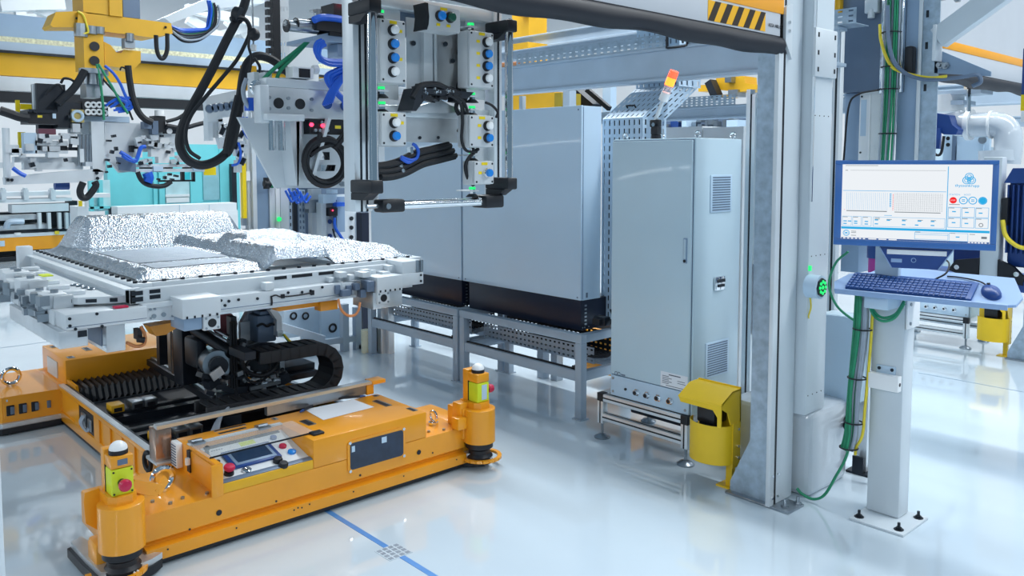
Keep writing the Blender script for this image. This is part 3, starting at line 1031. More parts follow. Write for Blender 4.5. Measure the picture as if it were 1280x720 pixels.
# ------------------------------------------------------------------ operator kiosk at right
def frame_at(p, th, tilt):
    u = Vector((math.cos(th), math.sin(th), 0))
    v = Vector((-math.sin(th) * math.sin(tilt), math.cos(th) * math.sin(tilt), math.cos(tilt)))
    n = u.cross(v)
    M = Matrix((u.to_4d(), v.to_4d(), n.to_4d(), Vector(p).to_4d())).transposed()
    for i in range(3):
        M[3][i] = 0
    M[3][3] = 1
    return M


def xf(mb, M):
    mb.v = [tuple(M @ Vector(p)) for p in mb.v]
    return mb


k = thing('kiosk_column', 'white square kiosk column bolted to the floor, carrying the monitor and keyboard tray', 'column', (-1.64, 3.95, 0))
part('base_plate', MB().box(-1.735, -1.482, 3.747, 4.03, 0, 0.012, 0.002), COLUMN, k)
part('shaft', MB().box(-1.722, -1.565, 3.896, 4.012, 0.012, 1.12, 0.012), COLUMN, k)
for x, y in ((-1.705, 3.79), (-1.52, 3.79), (-1.51, 3.985)):
    part('anchor_bolt', MB().cyl((x, y, 0.012), (x, y, 0.045), 0.007, 8).cyl((x, y, 0.012), (x, y, 0.024), 0.013, 6).cyl((x, y, 0.012), (x, y, 0.015), 0.022, 12), DARK, k)
bk = part('bracket', MB().box(-1.562, -1.552, 3.89, 4.03, 0.92, 1.06, 0.004), WHITEB, k)
for z in (0.945, 1.035):
    part('bolt', bolt_mb(MB(), (-1.552, 3.92, z), 'x', 0.008, 0.005), STEEL, k)
part('bracket_arm', MB().box(-1.70, -1.59, 3.76, 3.9, 1.02, 1.09, 0.005).box(-1.70, -1.59, 3.86, 3.90, 1.05, 1.32, 0.006), CABW, k)
bx = thing('scanner_box', 'small white box fixed to the front of the kiosk column', 'box', (-1.64, 3.88, 0.63))
part('case', MB().box(-1.712, -1.572, 3.855, 3.896, 0.625, 0.698, 0.003), WHITEB, bx)
part('opening', MB().cyl((-1.572, 3.875, 0.66), (-1.5705, 3.875, 0.66), 0.009, 10), BLACK, bx)
part('mount_plate', MB().box(-1.69, -1.60, 3.89, 3.897, 0.69, 0.735, 0.002), CABW, bx)
part('screw', MB().cyl((-1.675, 3.89, 0.72), (-1.675, 3.886, 0.72), 0.008, 8).cyl((-1.615, 3.89, 0.72), (-1.615, 3.886, 0.72), 0.008, 8), DARK, bx)

# monitor
MM = frame_at((-1.45, 3.62, 1.5), math.radians(22), 0)
m = thing('monitor', 'lit monitor with white production screen and cyan bars, on the kiosk column', 'monitor', (-1.45, 3.62, 1.33), local=False)
part('casing', xf(MB().box(-0.302, 0.322, -0.17, 0.202, -0.045, -0.004, 0.006), MM), BLACK, m)
bz = MB()
for b_ in ((-0.302, 0.322, 0.184, 0.202), (-0.302, 0.322, -0.17, -0.142), (-0.302, -0.272, -0.142, 0.184), (0.299, 0.322, -0.142, 0.184)):
    bz.box(b_[0], b_[1], b_[2], b_[3], -0.006, 0.004, 0.002)
part('bezel', xf(bz, MM), BEZEL, m)
scr = part('screen', xf(MB().box(-0.272, 0.299, -0.142, 0.184, -0.005, 0.0), MM), SCREEN, m)
cy = MB()
Z = 0.0012


def rect(mb, a, b, c_, d_, z=Z):
    return mb.box(a, b, c_, d_, 0, z)


def outline(mb, a, b, c_, d_, w=0.0016):
    for q in ((a, b, c_, c_ + w), (a, b, d_ - w, d_), (a, a + w, c_, d_), (b - w, b, c_, d_)):
        mb.box(q[0], q[1], q[2], q[3], 0, Z)


rect(cy, 0.137, 0.140, -0.088, 0.176)
rect(cy, -0.271, 0.297, -0.098, -0.088)
rect(cy, -0.268, 0.134, 0.069, 0.071)
for i in range(3):
    for jj in range(2):
        outline(cy, 0.143 + i * 0.0505, 0.1905 + i * 0.0505, -0.079 + jj * 0.044, -0.037 + jj * 0.044)
for a, b in ((-0.268, -0.23), (-0.226, -0.19), (-0.186, -0.15), (-0.143, 0.133)):
    outline(cy, a, b, -0.084, -0.042, 0.0012)
outline(cy, 0.02, 0.147, -0.133, -0.104, 0.0014)
rect(cy, 0.02, 0.147, -0.113, -0.1115)
outline(cy, 0.15, 0.22, -0.136, -0.102, 0.0012)
for i in range(10):
    rect(cy, -0.081, -0.074, 0.002 + i * 0.006, 0.0055 + i * 0.006)
rect(cy, -0.1, -0.07, -0.036, -0.034)
for i in range(22):
    rect(cy, -0.252 + i * 0.0077, -0.2513 + i * 0.0077, -0.014, 0.062)
for a, b in ((-0.263, -0.066), (-0.245, -0.066), (-0.22, -0.066), (-0.177, -0.066), (-0.137, -0.058), (-0.09, -0.058), (-0.03, -0.058), (0.03, -0.058), (0.08, -0.058), (-0.137, -0.075), (-0.03, -0.075), (0.02, -0.075), (0.08, -0.075), (-0.263, -0.077), (-0.22, -0.075), (-0.177, -0.077), (0.158, -0.014), (0.205, -0.016), (0.255, -0.018), (0.158, -0.06), (0.205, -0.062), (0.175, -0.12)):
    rect(cy, a, a + 0.014, b, b + 0.0045)
part('screen_line', xf(cy, MM), SCYAN, scr)
lg = MB()
for t in (90, 210, 330):
    r_ = math.radians(t)
    lg.ring((0.216 + 0.010 * math.cos(r_), 0.124 + 0.010 * math.sin(r_), 0.0008), 0.0145, 0.0016, 'z', 24, 4)
    lg.ring((0.216 + 0.010 * math.cos(r_), 0.124 + 0.010 * math.sin(r_), 0.0008), 0.0080, 0.0013, 'z', 20, 4)
for i, x in enumerate((0.198, 0.232, 0.268)):
    lg.ring((x, 0.0355, 0.0008), 0.0145, 0.0018, 'z', 22, 4)
    if i < 2:
        lg.box(x - 0.006, x + 0.006, 0.031, 0.034, 0, Z).box(x - 0.006, x + 0.006, 0.037, 0.040, 0, Z)
    else:
        lg.cyl((x, 0.0355, 0), (x, 0.0355, 0.001), 0.0125, 20)
lg.ring((-0.250, -0.116, 0.0008), 0.0125, 0.0012, 'z', 22, 4)
lg.ring((-0.250, -0.116, 0.0008), 0.009, 0.0007, 'z', 22, 4)
lg.box(-0.255, -0.245, -0.119, -0.113, 0, Z)
part('logo', xf(lg, MM), SCYAN, scr)
uu, vv = MM.to_3x3() @ Vector((1, 0, 0)), MM.to_3x3() @ Vector((0, 1, 0))


def on_screen(body, size, x, y, mt):
    part('lettering', text_mb(body, size, MM @ Vector((x, y, 0.0006)), uu, vv), mt, scr)


for o_ in (0, 0.0005):
    on_screen('thyssenkrupp', 0.0165, 0.165 + o_, 0.092, SCYAN)
on_screen('STATION', 0.0098, 0.144, 0.056, SCYAN)
on_screen('HOST', 0.0098, 0.199, 0.056, SCYAN)
rd = MB().cyl((0.1605, 0.0355, 0), (0.1605, 0.0355, 0.001), 0.0135, 20)
for i in range(12):
    rd.box(-0.0685, -0.0655, -0.012 + i * 0.006, -0.009 + i * 0.006, 0, Z)
rd.box(-0.262, -0.258, -0.014, -0.0125, 0, Z)
part('red_mark', xf(rd, MM), SRED, scr)
on_screen('STOP', 0.007, 0.1515, 0.033, SCREEN)
gl = MB()
for i in range(23):
    gl.box(-0.0605 + i * 0.0082, -0.0600 + i * 0.0082, -0.014, 0.062, 0, Z)
for i in range(13):
    gl.box(-0.0605, 0.122, -0.013 + i * 0.006, -0.0126 + i * 0.006, 0, Z)
gl.box(-0.252, -0.09, -0.020, -0.0165, 0, Z).box(-0.06, 0.115, -0.021, -0.018, 0, Z)
gl.box(-0.26, -0.25, 0.157, 0.1595, 0, Z).box(-0.24, 0.13, 0.158, 0.159, 0, Z).box(-0.26, -0.13, 0.178, 0.180, 0, Z)
for a, b in ((-0.266, -0.047), (-0.224, -0.047), (-0.184, -0.047), (-0.137, -0.047), (-0.137, -0.053), (-0.09, -0.053), (-0.03, -0.053), (0.03, -0.053), (0.08, -0.053), (-0.23, -0.109), (-0.23, -0.115), (-0.23, -0.127), (0.022, -0.103), (0.153, -0.104), (0.225, -0.106), (0.146, 0.002), (0.196, 0.002), (0.246, 0.002), (0.146, -0.042), (0.196, -0.042), (0.246, -0.042), (0.146, 0.017), (0.165, 0.017)):
    gl.box(a, a + 0.02, b, b + 0.0022, 0, Z)
gl.ring((0.265, -0.065, 0.0008), 0.007, 0.0014, 'z', 16, 4)
gl.box(0.268, 0.288, -0.122, -0.113, 0, Z)
part('screen_print', xf(gl, MM), SGREY, scr)
tb = MB().box(-0.27, 0.297, -0.1415, -0.1355, 0, Z)
part('task_bar', xf(tb, MM), BEZEL, scr)
ic = MB()
for i in range(6):
    ic.box(-0.262 + i * 0.016, -0.253 + i * 0.016, -0.141, -0.1365, 0, 0.0016)
for a in (-0.16, -0.12, -0.08):
    ic.box(a, a + 0.032, -0.141, -0.1365, 0, 0.0016)
for i in range(6):
    ic.box(0.22 + i * 0.012, 0.228 + i * 0.012, -0.141, -0.1365, 0, 0.0016)
part('task_icon', xf(ic, MM), SCREEN, scr)

# dark pc housing between monitor and tray
pc = thing('computer_housing', 'dark housing with a white strip, directly below the monitor', 'computer', (-1.5, 3.65, 1.23))
part('case', xf(MB().prism([(-0.115, -0.174), (0.17, -0.174), (0.115, -0.262), (-0.065, -0.262)], 'z', -0.07, -0.02), MM), NAVY, pc)
ed_ = MB()
ed_.bar((-0.115, -0.174, -0.018), (-0.065, -0.262, -0.018), 0.004).bar((0.17, -0.174, -0.018), (0.115, -0.262, -0.018), 0.004)
part('edge_strip', xf(ed_, MM), TRAYM, pc)
part('label_strip', xf(MB().box(-0.085, 0.145, -0.203, -0.182, -0.02, -0.014, 0.002), MM), SHEET, pc)
part('badge', xf(MB().box(-0.068, -0.025, -0.238, -0.222, -0.02, -0.017), MM), TRAYM, pc)
part('logo', xf(MB().ring((0.02, -0.226, -0.02), 0.009, 0.0015, 'z', 16, 4), MM), TRAYM, pc)

# keyboard tray, keyboard and mouse
TM = frame_at((-1.44, 3.74, 1.1), math.radians(8), math.radians(70))
t = thing('keyboard_tray', 'sloping keyboard tray fixed to the kiosk column under the monitor', 'tray', (-1.44, 3.85, 1.06))
poly = [(-0.371, 0.0), (-0.397, 0.078), (-0.355, 0.175), (-0.27, 0.205), (-0.23, 0.262), (-0.05, 0.285), (0.05, 0.27), (0.315, 0.262), (0.372, 0.09), (0.358, 0.02), (0.30, 0.0)]
part('shelf', xf(MB().prism(poly, 'z', -0.012, 0), TM), TRAYM, t)
part('front_lip', xf(MB().box(-0.371, 0.33, -0.006, 0.004, -0.018, 0.008, 0.002), TM), TRAYM, t)
kb = thing('keyboard', 'dark full size keyboard lying on the sloping tray', 'keyboard', (-1.5, 3.8, 1.12))
part('case', xf(MB().box(-0.325, 0.195, 0.008, 0.17, 0.0, 0.014, 0.004), TM), KEYM, kb)
cols, rows = 24, 6
key_me = None
for r_ in range(rows):
    for q in range(cols):
        if (r_ == 0 and 6 <= q < 10):
            continue
        x = -0.316 + q * 0.0209
        y = 0.018 + r_ * 0.0242
        if key_me is None:
            o = part('key', xf(MB().box(-0.0085, 0.0085, -0.0095, 0.0095, 0.0, 0.006, 0.002), Matrix(TM.to_3x3()).to_4x4()), KEYM, kb, normals=True)
            # local mesh around its own key position
            base = Vector(kb['base'])
            for v_ in o.data.vertices:
                v_.co += base
            key_me = o.data
        else:
            o = bpy.data.objects.new('key', key_me)
            C.objects.link(o)
            o.parent = kb
        o.location = TM @ Vector((x, y, 0.014)) - Vector(kb['base'])
part('space_bar', xf(MB().box(-0.194, -0.112, 0.0085, 0.0275, 0.014, 0.02, 0.002), TM), KEYM, kb)
ms = thing('mouse', 'dark computer mouse at the right end of the sloping tray', 'mouse', (-1.2, 3.8, 1.13))
b_ = MB().lathe((0, 0, 0), [(0.036, 0.0), (0.036, 0.010), (0.031, 0.022), (0.018, 0.031), (0.0, 0.033)], 18)
b_.v = [(x, y * 1.6, z) for x, y, z in b_.v]
part('body', xf(xf(b_, Matrix.Translation((0.255, 0.095, 0.0)) @ Matrix.Rotation(0.5, 4, 'Z')), TM), NAVYD, ms)
part('wheel', xf(MB().cyl((0.235, 0.125, 0.028), (0.245, 0.13, 0.028), 0.008, 10), TM), BLACK, ms)
single('mouse_cable', MB().tube([TM @ Vector(p) for p in ((0.232, 0.145, 0.012), (0.19, 0.19, 0.008), (0.11, 0.215, 0.006), (0.06, 0.215, 0.006))], 0.0035, 6), RUBBER, 'thin black mouse cable across the tray', 'cable')
single('keyboard_cable', MB().tube([TM @ Vector(p) for p in ((0.02, 0.168, 0.01), (0.06, 0.2, 0.03), (0.06, 0.26, 0.05), (0.02, 0.30, 0.06))], 0.004, 6), RUBBER, 'black keyboard cable looping up behind the keyboard', 'cable')

# cables at the kiosk
g = random.Random(5)
gm, gr, yl = MB(), MB(), MB()
base = [(-1.742, 3.85, 1.06), (-1.745, 3.85, 0.87), (-1.768, 3.85, 0.60), (-1.775, 3.85, 0.40), (-1.79, 3.85, 0.30)]
gcb = thing('cable_bundle', 'bundle of green grey and yellow cables hanging beside the kiosk column', 'cable', (-1.78, 3.86, 0.1))
for i in range(7):
    dx, dy = g.uniform(-.035, -.005), g.uniform(-.03, .03)
    part('green_cable', MB().tube([(x + dx + 0.004 * math.sin(z * 9 + i), y + dy, z) for x, y, z in base], 0.0075, 6), GREENC, gcb)
for i in range(7):
    dx, dy = g.uniform(-.005, .025), g.uniform(-.02, .04)
    part('grey_cable', MB().tube([(x + dx + 0.004 * math.sin(z * 7 + i), y + dy, z) for x, y, z in base], 0.0075, 6), GREYC, gcb)
part('yellow_cable', MB().tube([(-1.705, 3.87, 1.06), (-1.71, 3.865, 0.8), (-1.725, 3.86, 0.5), (-1.728, 3.86, 0.42), (-1.735, 3.855, 0.37), (-1.76, 3.86, 0.32), (-1.765, 3.86, 0.28)], 0.007, 6), YELC, gcb)
part('floor_loop', MB().tube([(-1.775, 3.85, 0.42), (-1.80, 3.845, 0.27), (-1.84, 3.82, 0.16), (-1.885, 3.80, 0.06), (-1.945, 3.805, 0.02), (-2.0, 3.80, 0.03), (-2.03, 3.80, 0.05)], 0.007, 6), GREENC, gcb)
for z, dx in ((0.90, 0.0), (0.66, -0.02), (0.44, -0.03), (0.31, -0.05)):
    part('cable_tie', MB().ring((-1.745 + dx, 3.855, z), 0.042, 0.004, 'z', 16, 5), BLACK, gcb)
single('green_loop', MB().tube([(-1.70, 3.83, 1.07), (-1.68, 3.80, 1.0), (-1.63, 3.79, 0.965), (-1.575, 3.80, 0.985), (-1.55, 3.84, 1.05)], 0.007, 6).tube([(-1.70, 3.84, 1.07), (-1.68, 3.81, 1.01), (-1.63, 3.80, 0.978), (-1.575, 3.81, 1.0), (-1.55, 3.84, 1.06)], 0.007, 6), GREENC, 'green cable loop sagging under the keyboard tray', 'cable')
single('teal_cable_arc', MB().tube([(-1.80, 3.80, 1.27), (-1.86, 3.80, 1.21), (-1.90, 3.82, 1.10), (-1.87, 3.84, 1.00), (-1.80, 3.86, 0.94), (-1.76, 3.87, 0.93)], 0.006, 6), GREENC, 'thin green cable curving down left of the keyboard tray', 'cable')

# junction box and profile behind the kiosk
pf = thing('profile_post', 'slim aluminium floor profile standing behind the cable bundle', 'post', (-1.97, 4.4, 0))
part('profile', MB().box(-1.995, -1.935, 4.37, 4.43, 0.012, 1.0, 0.003), ALU, pf)
part('foot', MB().box(-2.03, -1.90, 4.33, 4.46, 0, 0.012).box(-1.995, -1.935, 4.33, 4.345, 0.012, 0.10), DARK, pf)
jb = thing('junction_box', 'plain grey junction box left of the cable bundle, hung on a profile', 'box', (-2.03, 4.3, 0.4))
part('body', MB().box(-2.15, -1.95, 4.24, 4.37, 0.405, 0.875, 0.006), CAB, jb)
part('lid', MB().box(-2.148, -1.952, 4.228, 4.24, 0.408, 0.872, 0.003), CABW, jb)
part('lock', MB().cyl((-2.13, 4.228, 0.44), (-2.13, 4.224, 0.44), 0.009, 10).box(-2.143, -2.117, 4.226, 4.228, 0.42, 0.46), DUCT, jb)
single('cable_gland_cluster', MB().tube([(-1.98, 4.27, 0.40), (-1.96, 4.22, 0.36), (-1.90, 4.1, 0.33)], 0.012, 6).tube([(-2.03, 4.28, 0.40), (-2.0, 4.24, 0.34), (-1.92, 4.12, 0.31)], 0.012, 6).tube([(-2.06, 4.3, 0.40), (-2.03, 4.26, 0.32), (-1.94, 4.14, 0.29)], 0.01, 6), RUBBER, 'dark cables leaving the bottom of the grey junction box', 'cable')
it = thing('marking_canister', 'blue and magenta canister on a thin pole behind the keyboard tray', 'canister', (-1.86, 4.25, 0))
part('blue_section', MB().cyl((-1.86, 4.25, 1.20), (-1.86, 4.25, 1.36), 0.05, 14), NAVYD, it)
part('magenta_section', MB().cyl((-1.86, 4.25, 1.10), (-1.86, 4.25, 1.198), 0.042, 14), mat('magenta plastic', '#B43C98', 0.4), it)
part('pole', MB().cyl((-1.86, 4.25, 0.0), (-1.86, 4.25, 1.10), 0.012, 8), DARK, it)

# steel structure and ducts in the second cell behind the kiosk
dp = thing('sheet_duct', 'broad slate grey sheet duct hanging above the monitor', 'duct', (-2.3, 5.1, 2.12))
part('casing', MB().box(-2.448, -2.20, 5.0, 5.3, 2.12, 3.4, 0.004), DUCT, dp)
part('edge_rail', MB().box(-2.20, -2.182, 4.98, 5.02, 2.1, 3.4, 0.003), CHROME, dp)
part('clip', MB().box(-2.29, -2.21, 4.95, 5.0, 2.58, 2.66, 0.006).cyl((-2.25, 4.96, 2.55), (-2.25, 4.96, 2.60), 0.02, 10), ALUM, dp)
wb = thing('drive_unit', 'white upright drive unit with small label above the monitor', 'box', (-2.26, 5.1, 1.2))
part('case', MB().box(-2.325, -2.195, 5.0, 5.25, 1.2, 2.12, 0.006), WHITE, wb)
part('ridge', MB().box(-2.262, -2.252, 4.992, 5.0, 1.22, 2.1, 0.002), WHITEB, wb)
part('label', MB().box(-2.315, -2.28, 4.9985, 5.0, 1.85, 2.07), CABW, wb)
part('screw', MB().cyl((-2.31, 5.0, 2.09), (-2.31, 4.996, 2.09), 0.006, 8).cyl((-2.31, 5.0, 1.75), (-2.31, 4.996, 1.75), 0.006, 8), BLACK, wb)
single('mount_panel', MB().box(-2.44, -2.326, 5.05, 5.3, 1.0, 2.119, 0.004), BLUEG, 'blue grey panel left of the white drive unit', 'panel')
fp = thing('fence_profile', 'bright aluminium fence profile left of the monitor', 'post', (-2.29, 4.6, 0))
part('profile', MB().box(-2.30, -2.255, 4.6, 4.645, 0.01, 2.45, 0.003), ALUM, fp)
part('groove', MB().box(-2.284, -2.272, 4.599, 4.602, 0.01, 2.45), DARK, fp)
fo = MB()
for z in (0.95, 1.56, 1.84, 2.42):
    fo.box(-2.42, -2.30, 4.61, 4.64, z, z + 0.04, 0.003)
part('cross_profile', fo, ALUM, fp)
part('foot', MB().box(-2.33, -2.22, 4.57, 4.68, 0, 0.012), STEEL, fp)
single('limit_switch', MB().box(-2.41, -2.36, 4.62, 4.68, 2.02, 2.09, 0.01).cyl((-2.385, 4.62, 1.86), (-2.385, 4.60, 1.86), 0.025, 12), NAVY, 'dark blue limit switch between call button column and bright profile', 'switch')
single('yellow_clamp', MB().box(-2.52, -2.44, 4.95, 5.0, 2.60, 2.70, 0.01).box(-2.50, -2.46, 4.94, 4.96, 2.56, 2.72, 0.01), YELLOW, 'yellow clamp peeking out at the top left of the slate duct', 'clamp')
jc = thing('hanger_column', 'steel hanger column with bolted gusset right of the green riser cables', 'column', (-2.0, 5.1, 0.95))
part('shaft', MB().box(-2.10, -1.985, 5.0, 5.14, 0.99, 3.4, 0.004), BLUEG, jc)
part('flange', MB().box(-1.985, -1.875, 5.0, 5.012, 1.45, 3.4, 0.002), GALV, jc)
part('flange_edge', MB().box(-1.985, -1.965, 4.985, 5.0, 1.45, 3.4, 0.002), ALUM, jc)
hl = MB()
for z in (1.62, 2.1, 2.34, 2.52):
    hl.box(-1.95, -1.935, 4.998, 5.001, z, z + 0.04)
part('slot', hl, DARK, jc, kind='stuff')
part('gusset', MB().prism([(-1.895, 2.34), (-1.895, 2.20), (-1.60, 2.16), (-1.60, 2.185)], 'y', 5.0, 5.01), BLUEG, jc)
for x, z in ((-1.86, 2.24), (-1.83, 2.235), (-1.86, 2.62), (-1.78, 2.60)):
    part('bolt', MB().cyl((x, 5.0, z), (x, 4.975, z), 0.02, 6).cyl((x, 4.975, z), (x, 4.955, z), 0.011, 8), STEEL, jc)
br = thing('diagonal_brace', 'pale square tube brace slanting up to the top right corner', 'brace', (-1.9, 4.96, 2.3))
part('tube', MB().bar((-1.86, 4.95, 2.385), (-1.30, 4.95, 2.76), 0.075, 0.12, 0.004), COLUMN, br)
part('end_plate', MB().box(-1.874, -1.855, 4.9, 5.0, 2.26, 2.46, 0.003), ALUM, br)
# vertical riser of green cables in the duct
rs = thing('riser_cables', 'vertical bundle of green riser cables running up above the monitor', 'cable', (-2.13, 4.95, 1.3))
for i in range(9):
    x = -2.165 + i * 0.009
    part('cable', MB().tube([(x - 0.01 + 0.006 * math.sin(i), 4.93 + 0.012 * (i % 3), 1.3), (x + 0.004 * math.sin(i * 2), 4.93 + 0.012 * (i % 3), 1.7), (x + 0.01, 4.93 + 0.012 * (i % 3), 2.1), (x + 0.012, 4.93 + 0.012 * (i % 3), 3.3)], 0.006, 6), GREENC if i % 4 else GREYC, rs)
for z in (1.86, 2.12, 2.25, 2.45):
    part('cable_tie', MB().ring((-2.125, 4.945, z), 0.048, 0.004, 'z', 14, 5), BLACK, rs)
single('riser_channel', MB().box(-2.075, -2.06, 4.96, 5.0, 2.1, 3.2, 0.002).box(-2.2, -2.06, 4.99, 5.0, 2.1, 3.2), CHROME, 'shiny open cable channel behind the green riser cables', 'channel')
single('yellow_lead', MB().tube([(-2.18, 4.92, 2.50), (-2.165, 4.91, 2.40), (-2.12, 4.91, 2.28), (-2.06, 4.91, 2.22), (-1.9, 4.92, 2.17), (-1.8, 4.93, 2.17)], 0.009, 6), YELC, 'yellow lead bending across the green riser cables', 'cable')
single('grey_lead', MB().tube([(-2.13, 4.90, 2.60), (-2.11, 4.90, 2.36), (-2.05, 4.90, 2.23), (-1.92, 4.91, 2.16), (-1.75, 4.95, 2.16), (-1.66, 4.97, 2.17), (-1.64, 4.97, 2.13), (-1.68, 4.97, 2.11)], 0.012, 6), DUCT, 'slate grey cable bending from the riser to the gusset', 'cable')
single('black_arc_cable', MB().tube([(-2.44, 4.97, 2.28), (-2.475, 4.97, 2.2), (-2.47, 4.97, 2.14), (-2.44, 4.97, 2.08)], 0.006, 6), RUBBER, 'short black cable arc at the left edge of the slate duct', 'cable')
single('black_lead', MB().tube([(-2.19, 4.95, 2.12), (-2.32, 4.96, 2.10), (-2.38, 4.97, 2.02), (-2.40, 4.97, 1.7)], 0.006, 6), RUBBER, 'black lead arching over the white drive unit', 'cable')
single('black_connector', MB().box(-2.04, -1.99, 4.93, 4.99, 2.19, 2.36, 0.015), BLACK, 'black connector block right of the riser cables', 'plug')

# robot under a clear cover in the second cell
rb = thing('robot_arm', 'pale robot arm hung upside down under white film, above the monitor', 'robot', (-2.2, 6.5, 2.2))
part('mount_beam', MB().box(-2.503, -2.141, 6.500, 6.750, 2.184, 2.213), FRAME, rb)
part('mount_beam', MB().box(-2.489, -2.255, 6.500, 6.750, 2.111, 2.141), FRAME, rb)
part('flange_disc', MB().cyl((-2.404, 6.600, 2.064), (-2.409, 6.600, 2.189), 0.12, 22), WHITE, rb)
part('arm', MB().tube([(-2.329, 6.500, 2.045), (-2.316, 6.500, 1.998), (-2.282, 6.500, 1.968), (-2.217, 6.500, 1.960), (-2.122, 6.500, 1.957), (-2.028, 6.500, 1.954), (-1.976, 6.500, 1.930), (-1.954, 6.500, 1.873), (-1.950, 6.500, 1.761), (-1.957, 6.500, 1.683)], 0.088, 16, 5), WRAP, rb)
part('joint_ring', MB().cyl((-2.222, 6.500, 1.960), (-2.190, 6.500, 1.959), 0.112, 20), WHITE, rb)
part('joint_ring', MB().cyl((-2.069, 6.500, 1.955), (-2.054, 6.500, 1.955), 0.1, 20), WHITE, rb)
part('wrist', MB().cyl((-2.003, 6.500, 1.699), (-2.006, 6.500, 1.773), 0.13, 20), WRAP, rb)
part('dark_cover', MB().prism([(p[0], p[2]) for p in [(-2.377, 6.300, 2.045), (-2.278, 6.300, 2.024), (-2.254, 6.300, 1.955), (-2.211, 6.300, 1.920), (-2.225, 6.300, 1.886), (-2.306, 6.300, 1.888), (-2.361, 6.300, 1.918), (-2.386, 6.300, 1.994)]], 'y', 6.3, 6.42), NAVY, rb)
part('motor_cable', MB().tube([(-2.367, 6.250, 1.980), (-2.372, 6.250, 1.820), (-2.348, 6.250, 1.751), (-2.304, 6.250, 1.751), (-2.287, 6.250, 1.875)], 0.010, 6), RUBBER, rb)
part('motor_lead', MB().tube([(-2.349, 6.280, 1.935), (-2.346, 6.280, 1.849), (-2.349, 6.280, 1.786)], 0.03, 6), NAVY, rb)
part('threaded_rod', MB().cyl((-2.198, 6.450, 2.038), (-2.205, 6.450, 2.232), 0.014, 8), CHROME, rb)
part('rod_nut', MB().cyl((-2.204, 6.450, 2.209), (-2.205, 6.450, 2.232), 0.032, 6), CHROME, rb)
pn = thing('fixture_plate', 'pale fixture plate with bolts behind the wrapped robot, above the monitor', 'panel', (-2.5, 7.2, 0.8))
part('plate', MB().box(-2.638, -2.292, 7.200, 7.240, 1.384, 1.924), CABW, pn)
part('rib', MB().box(-2.560, -2.536, 7.170, 7.200, 1.381, 1.926), DUCT, pn)
part('top_panel', MB().box(-2.525, -2.330, 7.180, 7.200, 1.385, 1.827), CABW, pn)
part('bolt', MB().cyl((-2.339, 7.180, 1.864), (-2.320, 7.120, 1.862), 0.03, 12), STEEL, pn)
part('hole', MB().cyl((-2.603, 7.200, 1.882), (-2.601, 7.195, 1.882), 0.016, 10).cyl((-2.601, 7.200, 1.830), (-2.600, 7.195, 1.830), 0.016, 10), BLACK, pn)
part('support_arm', MB().box(-2.75, -2.70, 7.24, 8.02, 1.5, 1.55), FRAME, pn)
# finned motor right of the monitor
pp = thing('profile_post', 'light grey square post right of the monitor', 'post', (-1.57, 5.0, 1.05))
part('post', MB().box(-1.62, -1.525, 5.0, 5.08, 1.05, 1.72, 0.006), COLUMN, pp)
fm = thing('finned_motor', 'dark blue finned motor cut by the right picture edge', 'motor', (-1.42, 5.1, 1.05))
part('housing', MB().box(-1.50, -1.18, 5.03, 5.33, 1.12, 1.63, 0.03), NAVY, fm)
for i in range(12):
    part('fin', MB().box(-1.495 + i * 0.025, -1.487 + i * 0.025, 5.0, 5.03, 1.20, 1.57), NAVY, fm)
part('end_cover', MB().prism([(-1.51, 1.58), (-1.47, 1.66), (-1.18, 1.66), (-1.18, 1.58)], 'y', 4.99, 5.3), NAVYD, fm)
part('clamp', MB().box(-1.515, -1.48, 4.97, 5.02, 1.35, 1.50, 0.008), BLACK, fm)
mp = MB().prism([(-1.78, 1.08), (-1.74, 1.14), (-1.62, 1.16), (-1.62, 1.06), (-1.7, 1.055)], 'y', 4.99, 5.02)
part('foot_bracket', mp, BLACK, fm)
part('foot_bracket', MB().prism([(-1.525, 1.16), (-1.45, 1.13), (-1.40, 1.08), (-1.40, 1.03), (-1.525, 1.05)], 'y', 4.99, 5.02), BLACK, fm)
part('bolt', MB().cyl((-1.73, 4.99, 1.10), (-1.73, 4.98, 1.10), 0.014, 8).cyl((-1.43, 4.99, 1.09), (-1.43, 4.98, 1.09), 0.014, 8), CHROME, fm)
part('skid', MB().box(-1.985, -1.1, 5.0, 5.4, 0.99, 1.05, 0.005), NAVY, fm)
part('rear_panel', MB().box(-1.86, -1.62, 5.3, 5.33, 1.05, 1.62), NAVY, fm)
single('yellow_hose', MB().tube([(-1.50, 4.96, 1.38), (-1.48, 4.95, 1.30), (-1.43, 4.95, 1.25), (-1.38, 4.96, 1.235), (-1.30, 4.97, 1.23)], 0.012, 6), YELC, 'pale yellow hose in front of the finned motor', 'hose')
sg = thing('warning_sign', 'narrow yellow and white sign on a blue post at the right picture edge', 'sign', (-1.0, 4.4, 1.9))
part('sign_plate', MB().box(-1.275, -1.209, 4.400, 4.410, 1.934, 2.009), LEMON, sg)
part('sign_plate', MB().box(-1.272, -1.206, 4.400, 4.410, 1.882, 1.931), WHITEB, sg)
part('post', MB().box(-1.280, -1.240, 4.420, 4.450, 2.010, 2.226), NAVY, sg)


